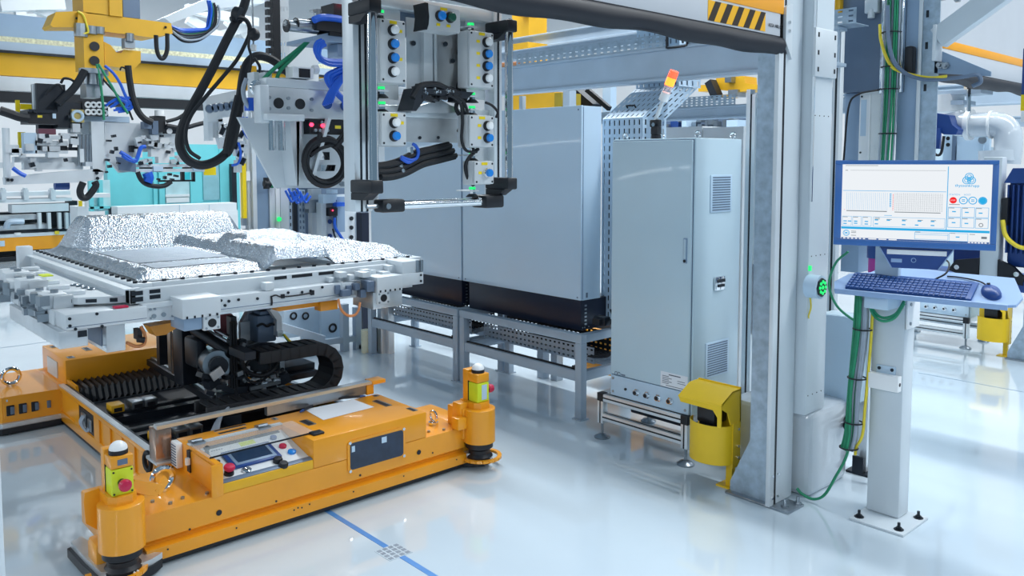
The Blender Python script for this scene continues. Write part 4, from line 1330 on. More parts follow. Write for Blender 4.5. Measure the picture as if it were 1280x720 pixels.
# ------------------------------------------------------------------ handling frame with button boxes
XF = -2.4
fr = thing('handling_frame', 'hanging aluminium handling frame with tube handles, in front of the enclosures', 'frame', (-2.42, 1.8, 1.53))
lp = part('left_profile', MB().box(-2.47, -2.40, 1.478, 1.548, 1.528, 3.0, 0.004), ALU, fr)
part('groove', MB().box(-2.402, -2.398, 1.500, 1.507, 1.528, 3.0).box(-2.402, -2.398, 1.522, 1.529, 1.528, 3.0), DARK, lp)
part('inner_profile', MB().box(-2.46, -2.42, 1.552, 1.585, 1.535, 3.0, 0.003), ALUD, fr)
rp = part('right_profile', MB().box(-2.46, -2.40, 2.098, 2.14, 1.53, 2.6, 0.004), ALU, fr)
part('groove', MB().box(-2.402, -2.398, 2.115, 2.123, 1.53, 2.6), DARK, rp)
part('top_profile', MB().box(-2.46, -2.41, 1.55, 2.14, 2.225, 2.27, 0.004), ALU, fr)
part('middle_profile', MB().box(-2.47, -2.43, 1.55, 2.10, 1.855, 1.895, 0.004), ALU, fr)
part('middle_profile', MB().box(-2.50, -2.46, 1.60, 2.10, 2.20, 2.24, 0.004), ALU, fr)
# tube handles with black clamps
for nm, y in (('left_handle', 1.482), ('right_handle', 2.075)):
    part(nm, MB().cyl((-2.29, y, 1.60), (-2.29, y, 2.22), 0.0155, 18), CHROME, fr)
    for z in (1.615, 2.195):
        cmb = MB().box(-2.40, -2.268, y - 0.024, y + 0.024, z - 0.022, z + 0.022, 0.006)
        cmb.prism([(-2.40, z - 0.022), (-2.29, z - 0.022), (-2.33, z - 0.045), (-2.40, z - 0.045)], 'y', y - 0.02, y + 0.02)
        part('handle_clamp', cmb, BLACK, fr)
part('bottom_handle', MB().cyl((-2.35, 1.55, 1.548), (-2.35, 2.08, 1.548), 0.0155, 18), CHROME, fr)
part('handle_clamp', MB().box(-2.38, -2.32, 1.535, 1.628, 1.526, 1.570, 0.008), BLACK, fr)
part('handle_clamp', MB().box(-2.41, -2.32, 1.99, 2.08, 1.524, 1.572, 0.008), BLACK, fr)
part('clamp_screw', MB().cyl((-2.32, 1.555, 1.548), (-2.314, 1.555, 1.548), 0.01, 8).cyl((-2.35, 1.49, 1.548), (-2.35, 1.54, 1.548), 0.008, 8), STEEL, fr)
# mounting plates
pu = part('upper_plate', MB().box(-2.458, -2.450, 1.727, 1.968, 1.943, 2.209), ALUD, fr)
part('plate_screw', MB().cyl((-2.450, 1.759, 2.120), (-2.440, 1.752, 2.118), 0.009, 10).cyl((-2.450, 1.904, 2.131), (-2.440, 1.896, 2.129), 0.009, 10).cyl((-2.450, 1.937, 2.072), (-2.440, 1.930, 2.070), 0.009, 10), DARK, pu)
part('dark_panel', MB().box(-2.459, -2.455, 1.698, 1.824, 2.138, 2.239), DUCT, fr)
part('rib', MB().box(-2.450, -2.430, 1.790, 1.829, 1.948, 2.163).box(-2.450, -2.430, 1.837, 1.848, 1.950, 2.166), ALUM, fr)
pl = part('lower_plate', MB().box(-2.448, -2.440, 1.711, 1.951, 1.767, 1.875), ALUD, fr)
part('plate_screw', MB().cyl((-2.440, 1.777, 1.783), (-2.435, 1.773, 1.783), 0.006, 8).cyl((-2.440, 1.860, 1.785), (-2.435, 1.856, 1.785), 0.006, 8), DARK, pl)
part('backing_plate', MB().box(-2.446, -2.440, 1.595, 1.695, 2.163, 2.234).box(-2.446, -2.440, 1.598, 1.685, 1.914, 1.981).box(-2.446, -2.440, 1.992, 2.086, 2.187, 2.241).box(-2.446, -2.440, 1.998, 2.086, 1.934, 1.983), ALUM, fr)
part('lower_backing', MB().box(-2.446, -2.440, 2.013, 2.134, 1.684, 1.752), ALUM, fr)


def button_box(px, buttons, lab, labels, side=1, wall=0.06):
    """px = (x0, x1, y0, y1, z0, z1) in metres"""
    x0, x1, y0, y1, z0, z1 = px
    b = thing('button_box', lab, 'control box', ((x0 + x1) / 2, (y0 + y1) / 2, z0), 'button boxes on the handling frame')
    part('case', MB().box(x0, x1 - 0.012, y0, y1, z0, z1, 0.006), BOXG, b)
    part('cover', MB().box(x1 - 0.0125, x1, y0 + 0.002, y1 - 0.002, z0 + 0.002, z1 - 0.002, 0.005), BOXG, b)
    sc = MB()
    for y in (y0 + 0.011, y1 - 0.011):
        for z in (z0 + 0.011, z1 - 0.011):
            sc.cyl((x1 - 0.002, y, z), (x1 + 0.001, y, z), 0.004, 8)
    part('screw', sc, DARK, b, kind='stuff')
    part('label', MB().box(x1, x1 + 0.0012, (y0 + y1) / 2 - 0.014, (y0 + y1) / 2 + 0.014, z1 - 0.016, z1 - 0.006), LEMON, b)
    for y, z, m in buttons:
        r_ = part('button_collar', MB().lathe((x1, y, z), [(0.0185, 0), (0.0185, 0.006), (0.0150, 0.013), (0.0, 0.013)], 20, 'x'), BLACK if m is not None and m != 'ring' else CHROME, b)
        mm = BUTB if m == 'ring' else m
        part('button_cap', MB().lathe((x1 + 0.012, y, z), [(0.0142, 0), (0.0142, 0.010), (0.011, 0.0135), (0, 0.014)], 20, 'x'), mm, b)
    for y, z in labels:
        part('label', MB().box(x1, x1 + 0.0012, y - 0.008, y + 0.008, z - 0.005, z + 0.005), LEMON, b)
    return b


BXF = -2.30
zz = [2.135, 2.085, 2.035, 1.985]


def col(y, zs, ms):
    return [(y, z, m) for z, m in zip(zs, ms)]


bA = (-2.37, BXF, 1.518, 1.622, 1.955, 2.165)
button_box(bA, col(1.566, [2.128, 2.083, 2.038, 1.993], [BUTW, BUTB, BUTB, BUTW]), 'upper left grey button box with four white and blue buttons', [(1.597, 2.128), (1.597, 2.036)])
bB = (-2.37, BXF, 1.893, 2.012, 1.962, 2.166)
button_box(bB, col(1.973, [2.128, 2.085, 2.042, 1.998], [BUTW, BUTB, BUTB, BUTW]), 'upper right grey button box with four white and blue buttons', [(1.935, z) for z in (2.128, 2.085, 2.042, 1.998)])
bC = (-2.37, BXF, 1.518, 1.622, 1.747, 1.862)
button_box(bC, col(1.568, [1.826, 1.782], [BUTW, BUTB]), 'lower left grey button box with one white and one blue button', [(1.600, 1.826)])
bD = (-2.37, BXF, 1.893, 2.012, 1.747, 1.866)
button_box(bD, col(1.976, [1.827, 1.783], [BUTW, BUTB]), 'right grey button box with one white and one blue button', [(1.940, 1.827), (1.940, 1.783)])
bE = (-2.37, BXF, 1.915, 2.012, 1.612, 1.70)
button_box(bE, [(1.974, 1.656, 'ring')], 'lowest right grey button box with a single blue button', [(1.943, 1.656)])
# two hand box, tilted in the frame's top bar
bF = thing('button_box', 'rounded two button box with blue and green buttons at the frame top', 'control box', (-2.34, 1.78, 2.15), 'button boxes on the handling frame')
fp_ = [(1.715, 2.232), (1.845, 2.228), (1.852, 2.22), (1.852, 2.152), (1.846, 2.146), (1.71, 2.148), (1.716, 2.165), (1.719, 2.19), (1.716, 2.215)]
part('case', MB().prism(fp_, 'x', -2.37, -2.30), BOXG, bF)
part('end_cap', MB().prism([(1.715, 2.236), (1.702, 2.236), (1.705, 2.22), (1.709, 2.19), (1.705, 2.16), (1.702, 2.146), (1.71, 2.146), (1.717, 2.165), (1.72, 2.19), (1.717, 2.215)], 'x', -2.372, -2.302), BLACK, bF)
part('label', MB().box(-2.30, -2.2988, 1.765, 1.795, 2.218, 2.227), LEMON, bF)
for y, m in ((1.762, BUTB), (1.806, BUTG)):
    part('button_collar', MB().lathe((-2.30, y, 2.197), [(0.0195, 0), (0.0195, 0.006), (0.016, 0.012), (0, 0.012)], 20, 'x'), BLACK, bF)
    part('button_cap', MB().lathe((-2.29, y, 2.197), [(0.0155, 0), (0.0155, 0.009), (0.012, 0.012), (0, 0.0125)], 20, 'x'), m, bF)
    part('label', MB().box(-2.30, -2.2988, y - 0.014, y + 0.002, 2.163, 2.172), LEMON, bF)
for (y, z, w) in ((1.56, 2.187, 'above the upper left button box'), (1.56, 1.935, 'below the upper left button box'), (1.562, 1.885, 'above the lower left button box'), (1.95, 2.188, 'above the upper right button box'), (1.955, 1.937, 'below the upper right button box'), (1.955, 1.888, 'above the right two button box'), (1.955, 1.722, 'between the two lowest right button boxes'), (1.955, 1.59, 'below the lowest right button box')):
    g_ = thing('cable_gland', 'small cable gland with painted green reflection ' + w, 'gland', (-2.36, y, z), 'cable glands on the handling frame')
    part('nut', MB().cyl((-2.36, y, z - 0.012), (-2.36, y, z + 0.012), 0.012, 6), CHROME, g_)
    part('green_reflection', MB().cyl((-2.36, y, z - 0.004 + 0.008), (-2.36, y, z + 0.013), 0.0125, 12), GREENLED, g_)  # glowing ring drawn for green light reflected on the gland
    part('rubber_boot', MB().lathe((-2.36, y, z), [(0.026, -0.024), (0.018, -0.016), (0.012, -0.012)], 12), BLACK, g_)
    part('bracket', MB().box(-2.43, -2.345, y - 0.02, y + 0.02, z - 0.004, z + 0.001), ALUM, g_)

# black cable junction in the frame centre
jn = thing('valve_block', 'open black valve block with cables in the frame centre, between the two plates', 'block', (-2.4, 1.75, 1.85))
part('tray', MB().prism([tuple(p[1:]) for p in [(-2.360, 1.672, 1.873), (-2.360, 1.700, 1.952), (-2.360, 1.948, 1.949), (-2.360, 1.917, 1.924), (-2.360, 1.744, 1.932), (-2.360, 1.689, 1.871)]], 'x', -2.43, -2.34), DARKP, jn)
part('silver_plate', MB().prism([tuple(p[1:]) for p in [(-2.400, 1.711, 1.877), (-2.400, 1.752, 1.895), (-2.400, 1.802, 1.909), (-2.400, 1.845, 1.920), (-2.400, 1.882, 1.904), (-2.400, 1.919, 1.894), (-2.400, 1.927, 1.877), (-2.400, 1.711, 1.868)]], 'x', -2.43, -2.40), ALUD, jn)
rr = random.Random(11)
blk = MB()
cy_, cz_ = (-2.360, 1.790, 1.932)[1:]
for i in range(22):
    blk.obox((rr.uniform(-2.40, -2.35), cy_ + rr.uniform(-.07, .09), cz_ + rr.uniform(-.022, .025)), (0.03, rr.uniform(.01, .03), rr.uniform(.008, .02)), rr.uniform(-.5, .5), rr.uniform(-.5, .5))
part('valve', blk, BLACK, jn, kind='stuff')
sv = MB()
for i in range(12):
    y, z = cy_ + rr.uniform(-.07, .07), cz_ + rr.uniform(-.02, .02)
    sv.cyl((-2.345, y, z), (-2.335, y + .004, z), 0.005, 8)
part('fitting', sv, CHROME, jn, kind='stuff')
hs = MB()
hs.tube([(-2.330, 1.820, 1.934), (-2.330, 1.874, 1.909), (-2.330, 1.885, 1.846), (-2.330, 1.881, 1.775), (-2.330, 1.903, 1.737), (-2.330, 1.952, 1.732)], 0.0055, 6)
hs.tube([(-2.330, 1.842, 1.930), (-2.330, 1.893, 1.910), (-2.330, 1.915, 1.847), (-2.330, 1.922, 1.790), (-2.330, 1.937, 1.738)], 0.0055, 6)
hs.tube([(-2.350, 1.679, 1.917), (-2.350, 1.713, 1.957), (-2.350, 1.783, 1.967), (-2.350, 1.836, 1.953), (-2.350, 1.891, 1.939)], 0.012, 8)
hs.tube([(-2.340, 1.968, 1.744), (-2.340, 1.930, 1.717), (-2.340, 1.907, 1.682), (-2.340, 1.918, 1.638), (-2.340, 1.945, 1.609)], 0.007, 6)
hs.tube([(-2.360, 1.543, 2.179), (-2.360, 1.523, 2.125), (-2.360, 1.527, 1.968), (-2.360, 1.546, 1.916), (-2.360, 1.526, 1.889)], 0.006, 6)
hs.tube([(-2.360, 2.021, 1.917), (-2.360, 2.053, 1.907), (-2.360, 2.081, 1.884), (-2.360, 2.073, 1.863)], 0.005, 6)
hs.tube([(-2.380, 1.919, 1.942), (-2.380, 1.896, 1.892), (-2.380, 1.926, 1.849), (-2.380, 1.907, 1.805)], 0.008, 6).tube([(-2.370, 1.941, 1.943), (-2.370, 1.918, 1.890), (-2.370, 1.948, 1.844)], 0.008, 6)
single('frame_hoses', hs, RUBBER, 'thin black hoses looping between the button boxes of the handling frame', 'hose')
bg = MB()
for i in range(9):
    bg.tube([tuple(Vector(p) + Vector((0.01 * math.sin(i), 0.012 * math.sin(i * 2.3 + k), 0))) for k, p in enumerate([(-2.430, 1.968, 2.185), (-2.430, 1.975, 2.144), (-2.430, 1.964, 2.102), (-2.430, 1.979, 2.062), (-2.430, 1.967, 2.019), (-2.430, 1.959, 1.977), (-2.430, 1.967, 1.948)])], 0.0055, 5)
single('vertical_hoses', bg, RUBBER, 'black corrugated hoses running down beside the upper right button box', 'hose')
wb_ = MB()
for i in range(9):
    o_ = i * 2.2
    wb_.tube([tuple(Vector(p) + Vector((0.01 * math.sin(i * 2), 0.004 * i - 0.02, -0.006 * i))) for p in [(-2.420, 1.912, 1.762), (-2.420, 1.834, 1.746), (-2.420, 1.762, 1.731), (-2.420, 1.692, 1.703), (-2.420, 1.634, 1.689), (-2.420, 1.582, 1.686)]], 0.010, 6)
single('drooping_hoses', wb_, RUBBER, 'thick black hoses drooping under the lower left button box', 'hose')
single('blue_tube_loop', MB().tube([(-2.400, 1.665, 1.714), (-2.400, 1.702, 1.703), (-2.400, 1.730, 1.708), (-2.400, 1.740, 1.731), (-2.400, 1.730, 1.751), (-2.400, 1.716, 1.759)], 0.006, 6).tube([(-2.400, 1.665, 1.708), (-2.400, 1.695, 1.694), (-2.400, 1.723, 1.705)], 0.006, 6), BLUEC, 'small blue tube loop under the silver plate', 'hose')
sb = thing('sensor_bracket', 'small silver sensor bracket hanging under the drooping hoses', 'bracket', (-2.420, 1.692, 1.669))
part('bracket', MB().bar((-2.420, 1.717, 1.748), (-2.420, 1.726, 1.691), 0.012, 0.02).bar((-2.420, 1.675, 1.669), (-2.420, 1.730, 1.703), 0.01, 0.02), CHROME, sb)
part('sensor', MB().cyl((-2.410, 1.668, 1.686), (-2.410, 1.681, 1.660), 0.009, 8), STEEL, sb)

# ------------------------------------------------------------------ manipulator arm behind the frame
XA = -3.0
ar = thing('manipulator_arm', 'grey manipulator arm with round holes and a tapered side plate, behind the handling frame', 'arm', (XA, 1.7, 1.58))
ab = part('arm_beam', MB().box(-3.12, -3.0, 1.455, 2.15, 1.868, 1.985, 0.004), ALUD, ar)
for q in [(-2.999, 1.509, 1.923), (-2.999, 1.601, 1.924)]:
    part('hole', MB().cyl(q, tuple(Vector(q) + Vector((0.004, 0, 0))), 0.021, 18), BLACK, ab)
for q in [(-2.999, 1.722, 1.930), (-2.999, 1.804, 1.924)]:
    part('hole', MB().cyl(q, tuple(Vector(q) + Vector((0.004, 0, 0))), 0.021, 18), NAVYD, ab)
bb_ = MB()
for q in [(-3.000, 1.550, 1.944), (-3.000, 1.550, 1.906), (-3.000, 1.651, 1.945), (-3.000, 1.650, 1.901), (-3.000, 1.470, 1.943), (-3.000, 1.469, 1.900)]:
    bb_.cyl(q, tuple(Vector(q) + Vector((0.008, 0, 0))), 0.007, 8)
part('screw', bb_, STEEL, ab, kind='stuff')
part('top_profile', MB().box(-3.06, -3.0, 1.46, 2.15, 1.985, 2.02, 0.003), ALUM, ab)
sp = part('side_plate', MB().prism([(1.40, 1.87), (1.553, 1.589), (2.02, 1.580), (2.08, 1.68), (2.08, 1.87)], 'x', -3.14, -3.125), ALUM, ar)
part('rib', MB().prism([(1.57, 1.865), (1.615, 1.865), (1.605, 1.60), (1.595, 1.60)], 'x', -3.125, -3.03).box(-3.125, -3.03, 1.60, 1.625, 1.60, 1.86), ALUM, ar)
part('strut', MB().bar((-2.98, 1.715, 1.87), (-3.0, 1.64, 1.61), 0.014, 0.024), ALUM, ar)
part('end_block', MB().box(-3.05, -2.99, 1.43, 1.468, 1.845, 1.99, 0.004), ALUM, ar)
part('guide_pin', MB().cyl((-2.99, 1.475, 1.74), (-2.99, 1.475, 1.865), 0.014, 12).cyl((-2.99, 1.515, 1.74), (-2.99, 1.515, 1.865), 0.014, 12), CHROME, ar)
part('pin_block', MB().box(-3.02, -2.96, 1.44, 1.60, 1.855, 1.88, 0.003), ALUM, ar)
pb = MB()
for q in [(-3.120, 1.771, 1.602), (-3.120, 1.855, 1.600)]:
    pb.cyl(q, tuple(Vector(q) + Vector((0.02, 0, 0))), 0.011, 10)
part('bolt', pb, STEEL, ar)
lm = thing('sensor_module', 'black sensor module with two glowing red lights under the arm', 'module', (-3.000, 1.724, 1.807))
part('case', MB().box(-3.050, -3.000, 1.642, 1.837, 1.807, 1.866), BLACK, lm)
for q in [(-2.998, 1.648, 1.844), (-2.998, 1.698, 1.842)]:
    part('red_light', MB().cyl(q, tuple(Vector(q) + Vector((0.006, 0, 0))), 0.008, 10), REDLED, lm)
part('label', MB().box(-3.001, -2.999, 1.757, 1.784, 1.831, 1.844), YELC, lm)
fb = MB()
for q in [(-2.998, 1.662, 1.822), (-2.998, 1.683, 1.822), (-2.998, 1.716, 1.823), (-2.998, 1.691, 1.854), (-2.998, 1.720, 1.852)]:
    fb.cyl(q, tuple(Vector(q) + Vector((0.012, 0, 0))), 0.007, 8)
part('plug', fb, STEEL, lm, kind='stuff')
cl = MB()
cc = Vector((-3.000, 1.704, 1.693))
for i in range(8):
    R_ = 0.088 + 0.010 * math.sin(i * 1.7)
    cl.ring(cc + Vector((0.012 * (i % 3), 0.006 * math.cos(i * 2.1), 0.006 * math.sin(i * 1.3))), R_, 0.0075, 'x', 28, 6)
cl.tube([(-2.980, 1.795, 1.821), (-2.980, 1.749, 1.775), (-2.980, 1.719, 1.761), (-2.980, 1.676, 1.748), (-2.980, 1.632, 1.719)], 0.008, 6)
cl.tube([(-2.980, 1.677, 1.812), (-2.980, 1.662, 1.767), (-2.980, 1.619, 1.741)], 0.010, 6)
cl.tube([(-2.970, 1.811, 1.821), (-2.970, 1.773, 1.784), (-2.970, 1.743, 1.752)], 0.008, 6)
single('coiled_cable', cl, RUBBER, 'black cable coil hanging on the tapered side plate', 'cable')
cd = thing('valve_terminal', 'small silver valves inside and beside the black cable coil', 'valve', (-3.040, 1.745, 1.653))
part('body', MB().box(-3.090, -3.040, 1.712, 1.786, 1.657, 1.683).box(-3.100, -3.050, 1.707, 1.759, 1.703, 1.736), CHROME, cd)
ft = MB()
for q in [(-2.970, 1.788, 1.775), (-2.970, 1.806, 1.762), (-2.970, 1.795, 1.749), (-2.970, 1.817, 1.742), (-2.970, 1.798, 1.729), (-2.970, 1.817, 1.723), (-2.970, 1.787, 1.713), (-2.970, 1.805, 1.703)]:
    ft.cyl(q, tuple(Vector(q) + Vector((0.02, 0.004, 0))), 0.009, 8)
part('fitting', ft, CHROME, cd, kind='stuff')
# blue pneumatic hoses
bl = thing('blue_hoses', 'thick bundle of blue pneumatic hoses dropping into the arm beam', 'hose', (-2.950, 1.753, 1.961))
for i in range(9):
    o_ = Vector((0.012 * math.sin(i * 1.9), 0.0, 0.0))
    pts = [Vector(p) for p in [(-2.950, 1.833, 2.101), (-2.950, 1.773, 2.077), (-2.950, 1.714, 2.047), (-2.950, 1.707, 2.022), (-2.950, 1.735, 1.985), (-2.950, 1.779, 1.949), (-2.950, 1.793, 1.911)]]
    part('hose', MB().tube([p + o_ + Vector((0, 0.0042 * (i - 4) * (0.3 + 0.7 * min(1, k / 3)), -0.003 * i)) for k, p in enumerate(pts)], 0.0075, 6), BLUEC, bl)
for i in range(5):
    pts = [Vector(p) for p in [(-2.930, 1.813, 2.079), (-2.930, 1.783, 2.051), (-2.930, 1.738, 2.016), (-2.930, 1.701, 1.963), (-2.930, 1.679, 1.918)]]
    part('hose', MB().tube([p + Vector((0.004 * i, 0.006 * (i - 2), 0.003 * i)) for p in pts], 0.0075, 6), BLUEC, bl)
b2_ = thing('blue_hose_loop', 'blue hose loop curving out below the grey shelf, left of the frame', 'hose', (-2.950, 1.701, 2.116))
for i in range(4):
    pts = [Vector(p) for p in [(-2.950, 1.674, 2.176), (-2.950, 1.652, 2.162), (-2.950, 1.645, 2.136), (-2.950, 1.658, 2.112), (-2.950, 1.694, 2.100), (-2.950, 1.755, 2.101), (-2.950, 1.834, 2.108)]]
    part('hose', MB().tube([p + Vector((0.012 * (i % 2), 0.003 * i, -0.006 * i)) for p in pts], 0.009, 6), BLUEC, b2_)
single('blue_main_hose', MB().tube([(-2.950, 1.640, 2.250), (-2.950, 1.675, 2.264), (-2.950, 1.740, 2.268), (-2.950, 1.836, 2.263)], 0.014, 8), BLUEC, 'thick blue hose above the grey shelf', 'hose')
sh = thing('arm_shelf', 'grey shelf plate with two silver cylinders and black gearbox, left of the frame', 'shelf', (-3.000, 1.749, 2.189))
part('plate', MB().prism([tuple(p[1:]) for p in [(-3.000, 1.652, 2.192), (-3.000, 1.783, 2.231), (-3.000, 1.866, 2.233), (-3.000, 1.866, 2.180), (-3.000, 1.652, 2.176)]], 'x', -3.2, -2.98), BLUEG, sh)
for q0, q1 in zip([(-3.000, 1.546, 2.224), (-3.000, 1.587, 2.235)], [(-3.000, 1.681, 2.226), (-3.000, 1.689, 2.237)]):
    part('cylinder', MB().cyl(q0, q1, 0.021, 14), STEEL, sh)
    part('end_cap', MB().cyl(q0, tuple(Vector(q0) + (Vector(q1) - Vector(q0)) * 0.06), 0.025, 14), BLACK, sh)
part('gearbox', MB().box(-3.070, -2.970, 1.741, 1.849, 2.280, 2.331).box(-3.060, -2.960, 1.659, 1.842, 2.216, 2.267), BLACK, sh)
part('mount', MB().box(-3.070, -2.970, 1.721, 1.848, 2.202, 2.227), DARKP, sh)
part('top_knob', MB().cyl((-3.000, 1.686, 2.303), (-3.000, 1.686, 2.271), 0.014, 10).box(-3.020, -2.990, 1.659, 1.699, 2.291, 2.300), STEEL, sh)
part('top_lights', MB().cyl((-2.950, 1.777, 2.326), (-2.950, 1.778, 2.336), 0.008, 8).cyl((-2.950, 1.803, 2.329), (-2.950, 1.803, 2.339), 0.008, 8), REDLED, sh)
part('lower_bracket', MB().box(-3.080, -3.000, 1.774, 1.865, 2.124, 2.176), BLUEG, sh)
vs_ = thing('vision_sensor', 'white and black sensor on a rod above the arm beam', 'sensor', (-3.000, 1.621, 2.032))
part('case', MB().box(-3.060, -3.000, 1.573, 1.664, 2.026, 2.070), WHITEB, vs_)
part('window', MB().box(-3.028, -2.998, 1.599, 1.648, 2.029, 2.064), BLACK, vs_)
part('rear_cap', MB().cyl((-3.020, 1.672, 2.066), (-3.020, 1.693, 2.067), 0.018, 12), WHITEB, vs_)
part('rod', MB().cyl((-3.040, 1.538, 2.014), (-3.040, 1.649, 2.015), 0.014, 10), ALUM, vs_)
wp = thing('riser_channel', 'white perforated vertical channel with black rail behind the arm', 'channel', (-3.600, 1.823, 2.149))
part('channel', MB().perf((-3.600, 1.822, 2.112), tuple(Vector((-3.600, 1.871, 2.116)) - Vector((-3.600, 1.822, 2.112))), (0, 0, 0.95), 3, 18, 0.35, 0.4), WHITE, wp)
part('white_panel', MB().box(-3.640, -3.620, 1.875, 2.035, 2.085, 2.350), WHITEB, wp)
part('rail', MB().box(-3.610, -3.580, 1.783, 1.819, 2.153, 2.654), BLACK, wp)
lk = MB()
for i in range(16):
    q = (-3.570, 1.761, 2.156)
    lk.box(-3.60, -3.57, q[1] - 0.008, q[1] + 0.012, q[2] + 0.035 * i, q[2] + 0.035 * i + 0.024)
part('chain_link', lk, BLACK, wp)

# big black hoses
single('main_hose', MB().tube([(-3.300, 1.558, 2.497), (-3.300, 1.520, 2.348), (-3.300, 1.487, 2.280), (-3.300, 1.438, 2.190), (-3.300, 1.378, 2.073), (-3.300, 1.323, 1.974), (-3.300, 1.277, 1.893), (-3.300, 1.246, 1.823), (-3.300, 1.238, 1.760), (-3.300, 1.262, 1.709), (-3.300, 1.309, 1.684), (-3.300, 1.362, 1.690), (-3.300, 1.416, 1.723), (-3.300, 1.451, 1.775), (-3.300, 1.470, 1.851), (-3.300, 1.489, 1.951), (-3.300, 1.506, 2.050), (-3.300, 1.528, 2.107), (-3.300, 1.571, 2.137), (-3.300, 1.628, 2.129), (-3.300, 1.689, 2.093), (-3.300, 1.745, 2.049), (-3.300, 1.801, 2.011)], 0.0185, 10), RUBBER, 'thick black hose looping down and up left of the arm', 'hose')
single('second_hose', MB().tube([(-3.280, 1.465, 1.883), (-3.280, 1.453, 1.817), (-3.280, 1.435, 1.752), (-3.280, 1.417, 1.729), (-3.280, 1.429, 1.794), (-3.280, 1.448, 1.866), (-3.280, 1.474, 1.965)], 0.016, 8), RUBBER, 'shorter black hose strand beside the right side of the big hose loop', 'hose')
single('thin_hose', MB().tube([(-3.250, 1.522, 2.239), (-3.250, 1.500, 2.185), (-3.250, 1.457, 2.107), (-3.250, 1.392, 2.029), (-3.250, 1.329, 1.956), (-3.250, 1.270, 1.884), (-3.250, 1.243, 1.812), (-3.250, 1.253, 1.743), (-3.250, 1.296, 1.709)], 0.008, 8), RUBBER, 'thin black cable running parallel to the big hose loop', 'cable')
single('hose_clip', MB().tube([(-3.280, 1.448, 2.273), (-3.280, 1.489, 2.284), (-3.280, 1.516, 2.274), (-3.280, 1.529, 2.249), (-3.280, 1.528, 2.223)], 0.010, 8).cyl((-3.300, 1.477, 2.298), (-3.280, 1.492, 2.291), 0.034, 12), BLACK, 'black clip holding the thick hose near the top', 'clip')
kb_ = thing('ball_knob', 'black ball knob on a thin rod at the hose clip', 'knob', (-3.250, 1.531, 2.178))
part('ball', MB().add(*(lambda m: (m.v, m.f))(MB().dome((-3.250, 1.532, 2.217), 0.026, 14, 6).dome((-3.250, 1.532, 2.217), 0.026, 14, 6, -1))), BLACK, kb_)
part('rod', MB().cyl((-3.250, 1.529, 2.420), (-3.250, 1.530, 2.155), 0.004, 6), STEEL, kb_)
part('tip', MB().cyl((-3.250, 1.531, 2.175), (-3.250, 1.530, 2.149), 0.012, 8), WHITEB, kb_)
th = MB()
th.tube([(-3.200, 1.491, 2.204), (-3.200, 1.486, 2.159), (-3.200, 1.496, 2.115), (-3.200, 1.487, 2.057), (-3.200, 1.466, 1.992), (-3.200, 1.457, 1.928)], 0.006, 6)
th.tube([(-3.200, 1.509, 2.116), (-3.200, 1.532, 2.076), (-3.200, 1.514, 2.027), (-3.200, 1.520, 1.979), (-3.200, 1.547, 1.938)], 0.006, 6)
th.tube([(-3.150, 1.578, 1.937), (-3.150, 1.540, 1.942), (-3.150, 1.509, 1.947), (-3.150, 1.483, 1.983), (-3.150, 1.480, 2.008)], 0.005, 6)
single('thin_cables', th, RUBBER, 'tangle of thin black cables above the end block of the arm', 'cable')
gh = MB().tube([(-3.050, 1.676, 2.187), (-3.050, 1.597, 2.123), (-3.050, 1.527, 2.067), (-3.050, 1.469, 2.013)], 0.008, 8).tube([(-3.050, 1.672, 2.183), (-3.050, 1.615, 2.124), (-3.050, 1.551, 2.062), (-3.050, 1.530, 2.023), (-3.050, 1.522, 1.992)], 0.008, 8)
single('green_cables', gh, GREENC, 'two green cables slanting from the grey shelf to the arm beam', 'cable')
single('grey_hose_ring', MB().tube([(-3.100, 1.427, 2.020), (-3.100, 1.413, 1.976), (-3.100, 1.422, 1.927), (-3.100, 1.448, 1.903), (-3.100, 1.481, 1.908), (-3.100, 1.502, 1.937), (-3.100, 1.500, 2.003)], 0.009, 8), GREYC, 'pale grey hose loop at the end block of the arm', 'hose')
eb = thing('end_mechanism', 'small bright clamps and pins at the left end of the arm', 'mechanism', (-3.100, 1.465, 1.923))
part('body', MB().box(-3.160, -3.100, 1.459, 1.479, 1.892, 2.048).box(-3.140, -3.080, 1.497, 1.524, 1.980, 2.049), ALUM, eb)
part('link', MB().ring((-3.050, 1.449, 1.981), 0.025, 0.008, 'x', 16, 6).ring((-3.050, 1.468, 1.933), 0.02, 0.007, 'x', 16, 6), CHROME, eb)
part('blue_block', MB().box(-3.130, -3.090, 1.430, 1.450, 1.896, 1.946), BLUEC, eb)
part('yellow_plate', MB().box(-3.530, -3.500, 1.597, 1.660, 2.014, 2.119), YELLOW, eb)
fv = thing('hole_plate', 'pale plate with five round holes, left of the thick hose', 'plate', (-3.700, 1.579, 1.703))
hp = part('plate', MB().prism([tuple(p[1:]) for p in [(-3.700, 1.509, 1.987), (-3.700, 1.667, 2.029), (-3.700, 1.664, 1.907), (-3.700, 1.584, 1.897), (-3.700, 1.584, 1.879), (-3.700, 1.517, 1.876)]], 'x', -3.74, -3.7), ALUM, fv)
for q in [(-3.699, 1.525, 1.934), (-3.699, 1.551, 1.939), (-3.699, 1.577, 1.944), (-3.699, 1.604, 1.948), (-3.699, 1.631, 1.953)]:
    part('hole', MB().cyl(q, tuple(Vector(q) + Vector((0.003, 0, 0))), 0.018, 16), DUCT, hp)
    part('hole_rim', MB().ring(q, 0.0185, 0.0025, 'x', 16, 5), STEEL, hp)
part('post', MB().box(-3.770, -3.720, 1.524, 1.546, 1.791, 1.892).box(-3.770, -3.720, 1.561, 1.573, 1.806, 1.886), ALUM, fv)
pk = MB()
rr = random.Random(21)
